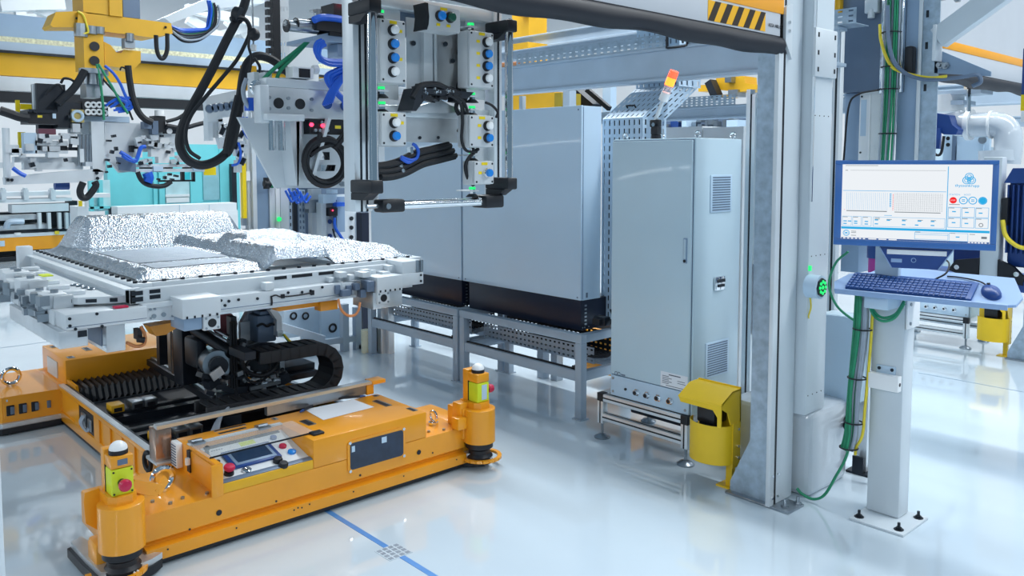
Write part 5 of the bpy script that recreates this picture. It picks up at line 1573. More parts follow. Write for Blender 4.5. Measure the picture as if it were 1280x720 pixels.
for q in [(-3.720, 1.577, 1.864), (-3.720, 1.595, 1.850), (-3.720, 1.618, 1.833), (-3.720, 1.637, 1.859), (-3.720, 1.659, 1.815), (-3.720, 1.609, 1.807), (-3.720, 1.590, 1.784), (-3.720, 1.670, 1.778), (-3.720, 1.658, 1.741), (-3.720, 1.676, 1.703), (-3.720, 1.660, 1.674), (-3.720, 1.685, 1.756)]:
    pk.obox(q, (0.04, 0.02 + 0.02 * rr.random(), 0.03 + 0.03 * rr.random()), 0, rr.uniform(-.3, .3))
part('clamp_part', pk, ALUD, fv, kind='stuff')
pk = MB()
for q in [(-3.700, 1.575, 1.820), (-3.700, 1.620, 1.814), (-3.700, 1.592, 1.755), (-3.700, 1.666, 1.807), (-3.700, 1.656, 1.718), (-3.700, 1.670, 1.681), (-3.700, 1.638, 1.755)]:
    pk.cyl(q, tuple(Vector(q) + Vector((0.0, 0.015, 0.03))), 0.011, 8)
part('fastener', pk, DARK, fv, kind='stuff')
bcb = MB().tube([(-3.680, 1.675, 1.903), (-3.680, 1.673, 1.851), (-3.680, 1.696, 1.807), (-3.680, 1.734, 1.786), (-3.680, 1.766, 1.767)], 0.007, 6).tube([(-3.680, 1.690, 1.903), (-3.680, 1.704, 1.845), (-3.680, 1.743, 1.801), (-3.680, 1.774, 1.764)], 0.007, 6).tube([(-3.680, 1.649, 1.784), (-3.680, 1.659, 1.733), (-3.680, 1.646, 1.689), (-3.680, 1.615, 1.678)], 0.006, 6)
part('blue_tube', bcb, BLUEC, fv)
part('link_bar', MB().bar((-3.720, 1.663, 1.978), (-3.10, 1.50, 1.93), 0.03), ALUM, fv)
# support rail from which the whole manipulator hangs
hg = thing('overhead_rail', 'overhead rail carrying the manipulator, above the frame', 'rail', (-3.0, 1.9, 3.0))
part('rail', MB().box(-6.5, -2.2, 1.45, 1.60, 3.0, 3.16, 0.005), FRAME, hg)
part('hanger', MB().box(-3.10, -3.02, 1.9, 1.98, 1.99, 3.0).box(-3.10, -3.02, 1.5, 1.98, 2.94, 3.0), FRAME, hg)


# ------------------------------------------------------------------ orange automated guided vehicle
ag = thing('guided_vehicle', 'orange guided vehicle in the foreground carrying the silver battery carrier', 'vehicle', (-4.8, 1.95, 0))
prof = [(-3.96, 0.05), (-3.96, 0.235), (-3.48, 0.232), (-3.48, 0.118), (-3.502, 0.098), (-3.502, 0.092), (-3.463, 0.086), (-3.461, 0.035), (-3.50, 0.028)]
part('front_body', MB().prism(prof, 'y', 1.115, 2.82), ORANGE, ag)
part('skirt_seal', MB().box(-3.95, -3.475, 1.13, 2.80, 0.012, 0.05), BLACK, ag)
hs_ = part('housing', MB().box(-3.95, -3.48, 1.895, 2.562, 0.232, 0.371, 0.006), ORANGE, ag)
part('housing_rear', MB().box(-3.95, -3.80, 1.425, 1.896, 0.232, 0.371, 0.004), ORANGE, ag)
part('cheek_plate', MB().box(-3.80, -3.48, 1.425, 1.452, 0.232, 0.371, 0.003).box(-3.49, -3.475, 1.40, 1.452, 0.228, 0.371, 0.002), ORANGE, ag)
part('side_cover', MB().box(-3.77, -3.50, 1.418, 1.425, 0.245, 0.36, 0.002), ORANGE, ag)
part('panel_lip', MB().box(-3.51, -3.481, 1.452, 1.895, 0.232, 0.276, 0.003), YELLOW, ag)
PM = Matrix.Translation((-3.505, 1.6735, 0.278)) @ Matrix.Rotation(math.radians(13), 4, 'Y')
# local: x = -depth (towards back), y along vehicle, z up
cp = part('control_panel', xf(MB().box(-0.305, 0.0, -0.22, 0.22, -0.01, 0.0), PM), WHITE, ag)
part('panel_edge', xf(MB().box(-0.012, 0.018, -0.221, 0.221, -0.004, 0.006, 0.002), PM), DUCT, cp)
sc_ = part('display', xf(MB().box(-0.215, -0.065, -0.135, 0.105, 0.0, 0.012, 0.004), PM), NAVYD, cp)
part('display_frame', xf(MB().box(-0.20, -0.078, -0.115, 0.085, 0.011, 0.014, 0.002), PM), BLUEG, sc_)
part('lcd', xf(MB().box(-0.185, -0.095, -0.10, 0.07, 0.0135, 0.0155), PM), LCD, sc_)


def on_panel(nm, x, y, prof_, m, lab=None, n=16):
    return part(nm, xf(MB().lathe((x, y, 0), prof_, n), PM), m, cp, lab)


on_panel('emergency_stop', -0.045, -0.165, [(0.014, 0), (0.014, 0.02), (0.024, 0.026), (0.026, 0.036), (0.022, 0.044), (0, 0.046)], RED, 'red mushroom button')
on_panel('stop_collar', -0.045, -0.165, [(0.023, 0), (0.021, 0.016), (0.014, 0.018), (0, 0.018)], BLACK)
on_panel('selector', -0.125, -0.185, [(0.018, 0), (0.018, 0.012), (0.011, 0.014), (0.011, 0.03), (0, 0.032)], BLACK)
on_panel('joystick', -0.225, -0.195, [(0.02, 0), (0.012, 0.012), (0.009, 0.035), (0.015, 0.042), (0.01, 0.052), (0, 0.054)], BLACK)
on_panel('key_switch', -0.035, -0.085, [(0.022, 0), (0.022, 0.008), (0.016, 0.012), (0.008, 0.012), (0, 0.008)], CHROME)
on_panel('knob', -0.04, 0.07, [(0.022, 0), (0.022, 0.014), (0.018, 0.022), (0, 0.023)], BLACK)
on_panel('knob', 0.006, 0.075, [(0.022, 0), (0.022, 0.014), (0.018, 0.022), (0, 0.023)], BLACK)
on_panel('red_button', -0.15, 0.15, [(0.018, 0), (0.018, 0.01), (0.013, 0.014), (0, 0.015)], RED)
on_panel('blue_button', -0.085, 0.165, [(0.020, 0), (0.020, 0.010), (0.014, 0.014), (0, 0.015)], BUTB)
on_panel('knob', -0.24, 0.145, [(0.016, 0), (0.016, 0.012), (0, 0.014)], NAVY)
part('yellow_label', xf(MB().box(-0.275, -0.24, -0.02, 0.055, 0, 0.0015), PM), LIME, cp)
part('panel_strip', xf(MB().box(-0.305, -0.28, -0.18, 0.2, 0, 0.003), PM), DARK, cp)
pt = MB()
for i in range(5):
    pt.box(-0.262, -0.256, -0.16 + i * 0.012, -0.152 + i * 0.012, 0, 0.001)
part('panel_print', xf(pt, PM), PRINT, cp, kind='stuff')
lid = part('clear_lid', MB().box(-3.80, -3.565, 1.43, 1.952, 0.374, 0.380), GLASS, ag)
part('lid_edge', MB().box(-3.569, -3.565, 1.43, 1.952, 0.3735, 0.3805), DARK, lid)
part('hinge_bar', MB().box(-3.83, -3.80, 1.43, 1.90, 0.371, 0.377), ALUM, ag)
for y in (1.47, 1.80):
    part('hinge', MB().box(-3.85, -3.78, y - 0.03, y + 0.03, 0.372, 0.384, 0.003).cyl((-3.815, y - 0.025, 0.386), (-3.815, y + 0.025, 0.386), 0.007, 8), STEEL, ag)
part('corner_hinge', MB().box(-3.58, -3.53, 1.925, 1.985, 0.371, 0.382, 0.003), DARKP, ag)
part('glass_stop', MB().box(-3.79, -3.755, 1.412, 1.426, 0.26, 0.36), BLACK, ag)
part('cable_clip', MB().cyl((-3.76, 1.405, 0.30), (-3.76, 1.405, 0.33), 0.012, 10), WHITEB, ag)
gr = part('vent_grille', MB().box(-3.945, -3.87, 1.395, 1.425, 0.25, 0.37, 0.006), WHITEB, ag)
for i in range(8):
    part('louvre', MB().box(-3.94, -3.878, 1.392, 1.397, 0.262 + i * 0.013, 0.267 + i * 0.013), DUCT, gr)
sl = [(-3.837, -3.80, 2.44, 2.475), ]
for (x0, x1, y0, y1) in ((-3.84, -3.70, 2.455, 2.495), (-3.60, -3.53, 2.515, 2.545), (-3.93, -3.90, 2.515, 2.545), (-3.79, -3.69, 1.985, 2.03), (-3.935, -3.915, 1.60, 1.76), (-3.885, -3.865, 1.60, 1.74), (-3.93, -3.89, 1.90, 1.925)):
    v = part('recess_frame', MB().box(x0, x1, y0, y1, 0.3705, 0.373), STEEL, ag)
    part('recess', MB().box(x0 + 0.004, x1 - 0.004, y0 + 0.004, y1 - 0.012, 0.3725, 0.3738), BLACK, v)
# window in the front
wn = part('window_frame', MB().prism(rrect(2.078, 2.422, 0.163, 0.324, 0.022), 'x', -3.481, -3.474), ORANGE, ag)
part('window_glass', MB().prism(rrect(2.092, 2.408, 0.176, 0.311, 0.016), 'x', -3.477, -3.4725), DGLASS, wn)
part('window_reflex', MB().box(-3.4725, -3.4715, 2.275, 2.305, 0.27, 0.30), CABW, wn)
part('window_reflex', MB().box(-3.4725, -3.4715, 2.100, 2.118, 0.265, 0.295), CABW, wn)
for y in (2.09, 2.41):
    for z in (0.172, 0.314):
        part('window_bolt', MB().cyl((-3.474, y, z), (-3.468, y, z), 0.008, 8), CHROME, wn)
hm = MB()
for y, z, r_ in ((1.43, 0.155, 0.013), (2.51, 0.165, 0.013), (1.30, 0.12, 0.005), (1.70, 0.13, 0.005), (2.15, 0.135, 0.006), (2.6, 0.14, 0.005)):
    hm.cyl((-3.479, y, z), (-3.477, y, z), r_, 12)
for y, z in ((1.20, 0.07), (1.50, 0.07), (1.78, 0.07), (1.80, 0.075), (1.82, 0.07), (1.86, 0.075), (2.1, 0.07), (2.4, 0.07), (2.75, 0.07)):
    hm.cyl((-3.462, y, z), (-3.460, y, z), 0.004, 8)
part('drill_hole', hm, DARKP, ag, kind='stuff')


def eyebolt(x, y, z, ax, R_=0.036, r_=0.009):
    part('eye_bolt', MB().ring((x, y, z + R_ + 0.012), R_, r_, ax, 22, 8).cyl((x, y, z), (x, y, z + 0.014), 0.028, 14), CHROME, ag)


eyebolt(-3.70, 1.27, 0.234, 'x', 0.044, 0.014)
eyebolt(-3.63, 2.72, 0.234, 'y', 0.030, 0.008)
for x, y in ((-3.53, 1.40), (-3.53, 1.24), (-3.55, 1.30), (-3.60, 1.19), (-3.54, 2.62), (-3.51, 2.70)):
    part('bolt', MB().cyl((x, y, 0.232), (x, y, 0.242), 0.009, 6), STEEL, ag)


def corner_tower(sy, y, side):
    """scanner shield, emergency stop tower and bumper on one front corner"""
    x = -3.44
    t0 = part('corner_shield', MB().lathe((x, y, 0), [(0.088, 0.150), (0.088, 0.335), (0.082, 0.338), (0.0, 0.338)], 26), ORANGE, ag)
    part('shield_arm', MB().box(x - 0.16, x - 0.02, min(y, y - sy * 0.10), max(y, y - sy * 0.10), 0.17, 0.34, 0.006), ORANGE, ag)
    part('laser_scanner', MB().lathe((x, y, 0), [(0.0, 0.03), (0.070, 0.03), (0.074, 0.07), (0.06, 0.085), (0.06, 0.105), (0.076, 0.118), (0.076, 0.156), (0, 0.156)], 24), BLACK, ag)
    part('scanner_led', MB().cyl((x + 0.066, y + 0.02, 0.062), (x + 0.078, y + 0.02, 0.062), 0.004, 6).cyl((x + 0.064, y + 0.034, 0.062), (x + 0.074, y + 0.036, 0.062), 0.004, 6), WHITEB, ag)
    rg = MB()
    pts = []
    for i in range(13):
        a = -math.pi * 0.5 * sy * 1.2 + math.pi * 1.2 * sy * i / 12
        pts.append((x - 0.01 + 0.105 * math.cos(a), y + 0.02 * sy + 0.105 * math.sin(a), 0.055))
    for i in range(12):
        rg.bar(pts[i], pts[i + 1], 0.022, 0.014, 0.0)
    part('bumper_ring', rg, ORANGE, ag)
    # tower
    tp = part('tower_post', MB().box(x - 0.09, x - 0.045, y - 0.045, y + 0.045, 0.332, 0.547, 0.004), ORANGE, ag)
    part('tower_collar', MB().prism([(x - 0.10, y - 0.055), (x + 0.02, y - 0.055), (x + 0.05, y - 0.03), (x + 0.05, y + 0.03), (x + 0.02, y + 0.055), (x - 0.10, y + 0.055)], 'z', 0.334, 0.374), ORANGE, ag)
    cs = part('stop_case', MB().box(x - 0.045, x + 0.035, y - 0.042, y + 0.042, 0.374, 0.482, 0.006), LIME, ag)
    part('stop_back', MB().box(x - 0.06, x - 0.04, y - 0.044, y + 0.044, 0.377, 0.487), BLACK, ag)
    part('tower_head', MB().box(x - 0.05, x + 0.035, y - 0.043, y + 0.043, 0.484, 0.532, 0.005), ORANGE, ag)
    part('lamp_base', MB().cyl((x - 0.01, y, 0.532), (x - 0.01, y, 0.550), 0.036, 18), BLACK, ag)
    part('signal_dome', MB().dome((x - 0.01, y, 0.550), 0.035, 18, 7, 0.95), WHITEB, ag)
    if side == 'l':
        part('name_plate', MB().box(x + 0.035, x + 0.0362, y - 0.018, y + 0.02, 0.497, 0.520), DUCT, ag)
        part('stop_stem', MB().cyl((x + 0.035, y - 0.005, 0.427), (x + 0.062, y - 0.005, 0.427), 0.015, 14), BLACK, cs)
        part('stop_button', MB().lathe((x + 0.06, y - 0.005, 0.427), [(0.017, 0), (0.023, 0.008), (0.025, 0.022), (0.02, 0.034), (0, 0.038)], 18, 'x'), RED, cs)
        for yy in (-0.034, 0.034):
            for z in (0.384, 0.472):
                part('screw', MB().cyl((x + 0.034, y + yy, z), (x + 0.037, y + yy, z), 0.004, 8), BLACK, cs)
        part('stay_plate', MB().prism([(y - 0.055, 0.382), (y - 0.11, 0.375), (y - 0.115, 0.34), (y - 0.11, 0.25), (y - 0.055, 0.20), (y - 0.055, 0.382)][:5], 'x', x - 0.09, x - 0.082), ORANGE, ag)
        part('stay_bracket', MB().bar((x - 0.02, y + 0.05, 0.382), (x - 0.03, y + 0.16, 0.33), 0.012, 0.05).bar((x - 0.03, y + 0.15, 0.32), (x - 0.06, y + 0.20, 0.36), 0.012, 0.04), ORANGE, ag)
    else:
        part('name_plate', MB().box(x + 0.035, x + 0.0365, y - 0.012, y + 0.024, 0.387, 0.470), CABW, cs)
        part('stop_stem', MB().cyl((x, y + 0.042, 0.429), (x, y + 0.062, 0.429), 0.015, 14), BLACK, cs)
        part('stop_button', MB().lathe((x, y + 0.06, 0.429), [(0.017, 0), (0.023, 0.008), (0.025, 0.022), (0.02, 0.034), (0, 0.038)], 18, 'y'), RED, cs)
        part('stay_bracket', MB().box(x - 0.06, x + 0.0, y - 0.15, y - 0.06, 0.235, 0.30, 0.004).box(x - 0.1, x - 0.03, y - 0.11, y - 0.05, 0.29, 0.37, 0.004), ORANGE, ag)


corner_tower(-1, 1.015, 'l')
corner_tower(1, 2.895, 'r')
part('corner_fairing', MB().box(-3.62, -3.50, 0.93, 1.12, 0.06, 0.16, 0.02), ORANGE, ag)
bm_ = MB()
bm_.prism([(-3.83, 0.96), (-3.60, 0.985), (-3.50, 1.10), (-3.44, 1.17), (-3.40, 1.12), (-3.37, 1.0), (-3.42, 0.92), (-3.60, 0.905), (-3.80, 0.90)], 'z', 0.012, 0.05)
part('bumper', bm_, BLACK, ag)
bm_ = MB()
bm_.prism([(-3.83, 0.965), (-3.60, 0.99), (-3.50, 1.11), (-3.44, 1.17), (-3.41, 1.12), (-3.38, 1.0), (-3.43, 0.93), (-3.60, 0.92), (-3.80, 0.915)], 'z', 0.05, 0.075)
part('bumper_strip', bm_, ALUD, ag)
part('bumper', MB().prism([(-3.50, 2.80), (-3.46, 2.82), (-3.40, 2.90), (-3.60, 2.96), (-3.80, 2.93), (-3.80, 2.85)], 'z', 0.012, 0.06), BLACK, ag)
part('bumper_strip', MB().prism([(-3.50, 2.81), (-3.46, 2.825), (-3.41, 2.89), (-3.60, 2.955), (-3.80, 2.925), (-3.80, 2.85)], 'z', 0.06, 0.085), ALUD, ag)
part('notch_side', MB().box(-3.96, -3.5, 2.82, 2.95, 0.08, 0.232, 0.01), ORANGE, ag)
part('notch_side', MB().box(-3.96, -3.56, 1.0, 1.12, 0.08, 0.232, 0.01), ORANGE, ag)

# rail behind the housing
part('front_rail', MB().box(-4.01, -3.965, 1.34, 2.60, 0.425, 0.445, 0.003), ALUD, ag)
part('rail_wood', MB().box(-3.966, -3.955, 1.34, 2.62, 0.43, 0.444), mat('tan rail edge', '#CDB79A', 0.5), ag)
part('rail_track', MB().box(-4.00, -3.97, 1.9, 2.5, 0.375, 0.425), STEEL, ag)
part('rail_end', MB().box(-4.0, -3.96, 2.50, 2.545, 0.37, 0.428, 0.003).box(-4.03, -3.95, 2.53, 2.62, 0.425, 0.447, 0.003), ORANGE, ag)
part('rail_end_post', MB().box(-4.06, -3.97, 1.335, 1.41, 0.265, 0.425, 0.003), REFLSTEEL, ag)
part('rail_foot', MB().box(-4.1, -3.95, 1.33, 1.43, 0.255, 0.27, 0.003), ALUD, ag)
part('inner_post', MB().box(-3.97, -3.955, 1.34, 1.42, 0.05, 0.26, 0.003), ORANGE, ag)
part('coil_hoses', MB().ring((-4.15, 1.355, 0.22), 0.045, 0.012, 'y', 16, 6), RUBBER, ag)

# side frames with pockets
for y0, y1, s in ((1.372, 1.42, 1), (2.50, 2.55, -1)):
    part('side_frame', MB().box(-5.84, -3.95, y0, y1, 0.03, 0.09, 0.004).box(-5.84, -3.95, y0 + 0.01, y1 - 0.01, 0.09, 0.24).box(-5.84, -3.95, y0, y1, 0.225, 0.252, 0.003), ORANGE, ag)
    part('side_seal', MB().box(-5.84, -3.95, y0 + 0.005, y1 - 0.005, 0.012, 0.032), BLACK, ag)
    if s == 1:
        for x in (-5.45, -5.05, -4.85, -4.65, -4.45, -4.25, -4.05):
            part('frame_rib', MB().box(x - 0.05, x + 0.05, y0, y0 + 0.012, 0.09, 0.225), ORANGE, ag)
        sk = part('socket_plate', MB().box(-5.40, -5.10, y0 + 0.002, y0 + 0.012, 0.10, 0.22), BLACK, ag)
        part('socket', MB().box(-5.33, -5.24, y0 - 0.01, y0 + 0.004, 0.12, 0.20, 0.006).box(-5.20, -5.13, y0 - 0.01, y0 + 0.004, 0.12, 0.19, 0.006), STEEL, sk)
        cbm = MB()
        for i in range(4):
            cbm.tube([(-5.30 + i * .015, y0, 0.19), (-5.27 + i * .015, y0 - 0.03, 0.16), (-5.22 + i * .015, y0 - 0.02, 0.12), (-5.18 + i * .01, y0, 0.14)], 0.006, 6)
        part('socket_cable', cbm, GREYC, sk)
    part('deck_edge', MB().box(-5.84, -4.0, y0, y0 + 0.03, 0.252, 0.262), ALUD, ag)
part('deck', MB().box(-5.84, -3.96, 1.41, 2.51, 0.10, 0.16), DARKP, ag)
part('deck_side', MB().box(-5.84, -3.96, 1.395, 1.42, 0.10, 0.255), DARKP, ag)
# rails and clamps on the deck
for x in (-5.15, -4.75, -4.40, -4.15):
    part('deck_rail', MB().box(x - 0.02, x + 0.02, 1.42, 2.50, 0.16, 0.215, 0.003), DARK, ag)
    part('deck_rail', MB().box(x - 0.05, x - 0.025, 1.42, 2.50, 0.16, 0.19), STEEL, ag)
    part('deck_rail', MB().box(x + 0.04, x + 0.10, 1.42, 2.50, 0.16, 0.20), DARKP, ag)
part('toothed_rail', MB().perf((-5.0, 1.65, 0.225), (0, 0.5, 0), (0.03, 0, 0.01), 20, 1, 0.5, 0.5), STEEL, ag)
for x in (-5.15, -4.45):
    for y in (1.47, 1.585, 1.66):
        part('deck_clamp', MB().box(x - 0.05, x + 0.05, y, y + 0.075, 0.215, 0.262, 0.005), STEEL if y > 1.5 else YELLOW, ag)
        part('clamp_slot', MB().box(x + 0.05, x + 0.053, y + 0.015, y + 0.06, 0.222, 0.245), BLACK, ag)
gh_ = MB()
for i in range(5):
    gh_.tube([(-4.12 + i * .012, 1.62 + i * .01, 0.20), (-4.16 + i * .012, 1.72, 0.36 + i * .006), (-4.22, 1.86, 0.40), (-4.25, 1.98, 0.38)], 0.006, 6)
part('grey_hose', gh_, GREYC, ag)
# bellows cover at the rear
pts = []
n = 26
vs, fs = [], []
for i in range(2 * n + 1):
    y = 1.44 + (2.42 - 1.44) * i / (2 * n)
    hgt = 0.272 if i % 2 else 0.248
    vs += [(-5.86, y, hgt), (-5.66, y, hgt - 0.01), (-5.62, y, hgt - 0.09)]
for i in range(2 * n):
    a = i * 3
    fs += [(a, a + 3, a + 4, a + 1), (a + 1, a + 4, a + 5, a + 2)]
part('bellows', MB().add(vs, fs), BLACK, ag, smooth=False)
part('bellows_side', MB().prism([(-5.9, 0.10), (-5.9, 0.28), (-5.66, 0.275), (-5.60, 0.16), (-5.5, 0.10)], 'y', 1.425, 1.44), ORANGE, ag)
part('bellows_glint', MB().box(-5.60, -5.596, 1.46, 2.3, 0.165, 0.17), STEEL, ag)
# rear housing and wing
part('rear_block', MB().box(-6.45, -5.86, 1.42, 2.42, 0.235, 0.405, 0.006), ORANGE, ag)
part('block_plate', MB().box(-6.30, -6.05, 1.414, 1.421, 0.25, 0.36), ALUM, ag)
for x, y, w in ((-6.35, 1.47, 0.03), (-5.93, 1.47, 0.03), (-6.12, 1.62, 0.055)):
    rf = part('recess_frame', MB().box(x - w, x + w, y - 0.02, y + 0.02, 0.405, 0.408), STEEL, ag)
    part('recess', MB().box(x - w + 0.006, x + w - 0.02, y - 0.012, y + 0.012, 0.4075, 0.409), BLACK, ag)
wg = MB().prism([(1.37, 0.03), (1.37, 0.24), (0.62, 0.24), (0.62, 0.03)], 'x', -6.5, -5.84)
part('rear_body', MB().prism([(-6.5, 0.5), (-6.5, 1.39), (-5.82, 1.39), (-5.84, 1.05), (-6.0, 0.86), (-6.2, 0.5)], 'z', 0.07, 0.235), ORANGE, ag)
part('rear_seal', MB().prism([(-6.5, 0.48), (-6.5, 1.37), (-5.80, 1.37), (-5.80, 1.04), (-5.97, 0.84), (-6.18, 0.48)], 'z', 0.012, 0.045), BLACK, ag)
part('rear_strip', MB().prism([(-6.5, 0.48), (-6.5, 1.38), (-5.81, 1.38), (-5.81, 1.045), (-5.98, 0.85), (-6.19, 0.48)], 'z', 0.045, 0.075), ALUD, ag)
part('rear_tail', MB().box(-6.5, -5.86, 1.39, 2.95, 0.05, 0.235, 0.006), ORANGE, ag)
for i in range(4):
    y = 1.095 + i * 0.068
    s_ = part('power_socket', MB().box(-5.84, -5.828, y - 0.022, y + 0.022, 0.115, 0.18, 0.004), BLACK, ag)
    part('socket_lid', MB().box(-5.828, -5.818, y - 0.002, y + 0.02, 0.125, 0.172, 0.003), DUCT, s_)
    part('socket_label', MB().box(-5.84, -5.838, y - 0.02, y + 0.02, 0.205, 0.218), CABW, ag)
part('socket_panel', MB().box(-5.842, -5.835, 1.06, 1.34, 0.10, 0.195, 0.002), ORANGE, ag)
eyebolt(-6.12, 1.16, 0.235, 'x', 0.05, 0.013)
part('rear_tower', MB().prism([(-6.5, 0.55), (-6.5, 1.02), (-6.3, 1.05), (-6.1, 0.9), (-6.1, 0.55)], 'z', 0.235, 0.33), ORANGE, ag)
part('rear_bracket', MB().box(-6.4, -6.18, 0.86, 1.08, 0.33, 0.36, 0.004).box(-6.36, -6.33, 1.03, 1.12, 0.24, 0.35), ORANGE, ag)
part('rear_tag', MB().box(-6.19, -6.18, 0.99, 1.04, 0.25, 0.30), WHITEB, ag)

# lift column in the middle of the deck
lc = part('lift_base', MB().box(-5.0, -4.40, 1.95, 2.38, 0.16, 0.30, 0.006), DARKP, ag)
part('left_plate', MB().box(-5.400, -5.350, 1.840, 1.909, 0.395, 0.613), DARK, lc)
part('left_window', MB().box(-5.210, -5.180, 1.862, 1.907, 0.369, 0.627), REFLSTEEL, lc)
part('left_frame', MB().box(-5.250, -5.200, 1.856, 1.870, 0.384, 0.652), STEEL, lc)
part('left_frame', MB().box(-5.150, -5.100, 1.877, 1.890, 0.370, 0.665), STEEL, lc)
part('left_column', MB().box(-5.100, -4.950, 1.836, 1.923, 0.346, 0.703, 0.004), DARKP, lc)
part('foot_track', MB().bar((-5.860, 1.953, 0.310), (-4.612, 1.904, 0.310), 0.05, 0.04), DARK, lc)
part('foot_track', MB().bar((-5.897, 1.966, 0.335), (-4.651, 1.903, 0.335), 0.02, 0.015), STEEL, lc)
mt = part('drive_motor', MB().cyl((-4.750, 1.920, 0.536), (-4.420, 1.830, 0.574), 0.078, 24), STEEL, lc)
part('motor_end', MB().cyl((-4.420, 1.830, 0.574), (-4.380, 1.823, 0.574), 0.05, 20), DARK, mt)
part('motor_plate', MB().obox((-4.360, 1.800, 0.542), (0.012, 0.07, 0.05), 0, 0.5), ALUD, lc)
part('motor_body', MB().box(-4.860, -4.660, 1.810, 1.875, 0.500, 0.672, 0.02), DARKP, lc)
part('cross_tube', MB().cyl((-4.800, 1.859, 0.709), (-4.400, 1.905, 0.633), 0.034, 14), DARK, lc)
part('cross_tube', MB().cyl((-4.800, 1.907, 0.712), (-4.400, 1.884, 0.699), 0.010, 10), STEEL, lc)
part('cross_tube', MB().cyl((-4.800, 1.926, 0.729), (-4.400, 1.894, 0.720), 0.010, 10), STEEL, lc)
part('centre_post', MB().box(-4.460, -4.400, 1.904, 1.937, 0.327, 0.833), DARKP, lc)
part('centre_post', MB().box(-4.460, -4.410, 1.949, 1.996, 0.328, 0.693), DARK, lc)
for i in range(3):
    q0, q1, q2 = [(-4.380, 1.892, 0.813), (-4.380, 1.892, 0.643), (-4.380, 1.890, 0.373)]
    o_ = Vector((0, 0.013 * i, 0))
    part('post_cable', MB().tube([Vector(q0) + o_, Vector(q1) + o_ * 1.2, Vector(q2) + o_], 0.007, 6), RUBBER, lc)
rr = random.Random(8)
part('servo_plate', MB().box(-4.530, -4.500, 2.004, 2.061, 0.666, 0.777), ALUM, lc)
part('servo_plate', MB().prism([tuple(p[1:]) for p in [(-4.520, 2.024, 0.776), (-4.520, 2.069, 0.845), (-4.520, 2.118, 0.848), (-4.520, 2.122, 0.583), (-4.520, 2.068, 0.591)]], 'x', -4.56, -4.52), ALUD, lc)
svb = part('servo_block', MB().box(-4.550, -4.400, 2.059, 2.176, 0.660, 0.818, 0.012), DUCT, lc)
part('servo_cap', MB().box(-4.540, -4.420, 2.085, 2.173, 0.814, 0.841, 0.01), DUCT, lc)
part('servo_cable', MB().tube([(-4.390, 2.050, 0.764), (-4.390, 2.084, 0.773), (-4.390, 2.112, 0.755), (-4.390, 2.142, 0.765), (-4.390, 2.171, 0.752)], 0.007, 6), RUBBER, lc)
part('side_lever', MB().prism([tuple(p[1:]) for p in [(-4.360, 2.155, 0.698), (-4.360, 2.157, 0.791), (-4.360, 2.114, 0.851), (-4.360, 2.144, 0.866), (-4.360, 2.187, 0.805), (-4.360, 2.190, 0.688)]], 'x', -4.40, -4.36), ALUM, lc)
part('lever_foot', MB().box(-4.380, -4.350, 2.155, 2.190, 0.693, 0.725), ALUD, lc)
part('red_motor', MB().cyl((-4.900, 2.071, 0.714), (-4.600, 1.953, 0.755), 0.07, 16), mat('dull red motor', '#7A3038', 0.4), lc)
part('drum', MB().cyl((-4.700, 2.175, 0.514), (-4.420, 2.064, 0.563), 0.10, 26), DARKP, lc)
part('drum_rim', MB().ring((-4.410, 2.059, 0.565), 0.098, 0.008, 'x', 26, 6), STEEL, lc)
part('drum_cover', MB().prism([tuple(p[1:]) for p in [(-4.380, 1.961, 0.596), (-4.380, 2.000, 0.654), (-4.380, 2.062, 0.667), (-4.380, 2.159, 0.652), (-4.380, 2.193, 0.614), (-4.380, 2.133, 0.577), (-4.380, 2.045, 0.564)]], 'x', -4.42, -4.37), DARKP, lc)
ss = MB()
for q in [(-4.360, 1.949, 0.674), (-4.360, 1.957, 0.636), (-4.360, 1.947, 0.584), (-4.360, 1.969, 0.544), (-4.360, 1.987, 0.513), (-4.360, 2.005, 0.483), (-4.360, 2.034, 0.496), (-4.360, 2.062, 0.472), (-4.360, 2.092, 0.495), (-4.360, 2.121, 0.471), (-4.360, 1.958, 0.482), (-4.360, 2.014, 0.454), (-4.360, 2.071, 0.438), (-4.360, 1.931, 0.523), (-4.360, 2.145, 0.448)]:
    ss.obox(q, (0.03, rr.uniform(.015, .045), rr.uniform(.01, .035)), 0, rr.uniform(-.5, .5))
part('small_fitting', ss, STEEL, lc, kind='stuff')
s2 = MB()
for q in [(-4.400, 1.750, 0.530), (-4.400, 1.784, 0.488), (-4.400, 1.837, 0.460), (-4.400, 1.875, 0.507), (-4.400, 1.873, 0.435), (-4.400, 1.939, 0.496), (-4.400, 1.946, 0.412), (-4.400, 2.003, 0.420), (-4.400, 2.061, 0.428), (-4.400, 2.129, 0.415), (-4.400, 2.189, 0.423), (-4.400, 1.774, 0.436), (-4.400, 1.854, 0.403), (-4.400, 2.041, 0.385), (-4.400, 2.138, 0.385), (-4.400, 2.220, 0.436)]:
    s2.obox(q, (0.06, rr.uniform(.03, .08), rr.uniform(.02, .06)), rr.uniform(-.3, .3), rr.uniform(-.5, .5))
part('dark_fitting', s2, DARKP, lc, kind='stuff')
part('yoke', MB().box(-4.480, -4.440, 2.211, 2.241, 0.418, 0.580), ALUD, lc)
part('yoke_hole', MB().cyl((-4.439, 2.225, 0.475), (-4.430, 2.221, 0.478), 0.012, 10), BLACK, lc)
part('floor_unit', MB().box(-4.850, -4.550, 2.302, 2.500, 0.404, 0.454, 0.006), DARK, lc)
part('floor_unit', MB().box(-4.750, -4.500, 2.275, 2.494, 0.378, 0.417, 0.006), DARK, lc)
part('lower_rail', MB().bar((-4.340, 1.976, 0.428), (-4.340, 2.159, 0.436), 0.02), STEEL, lc)
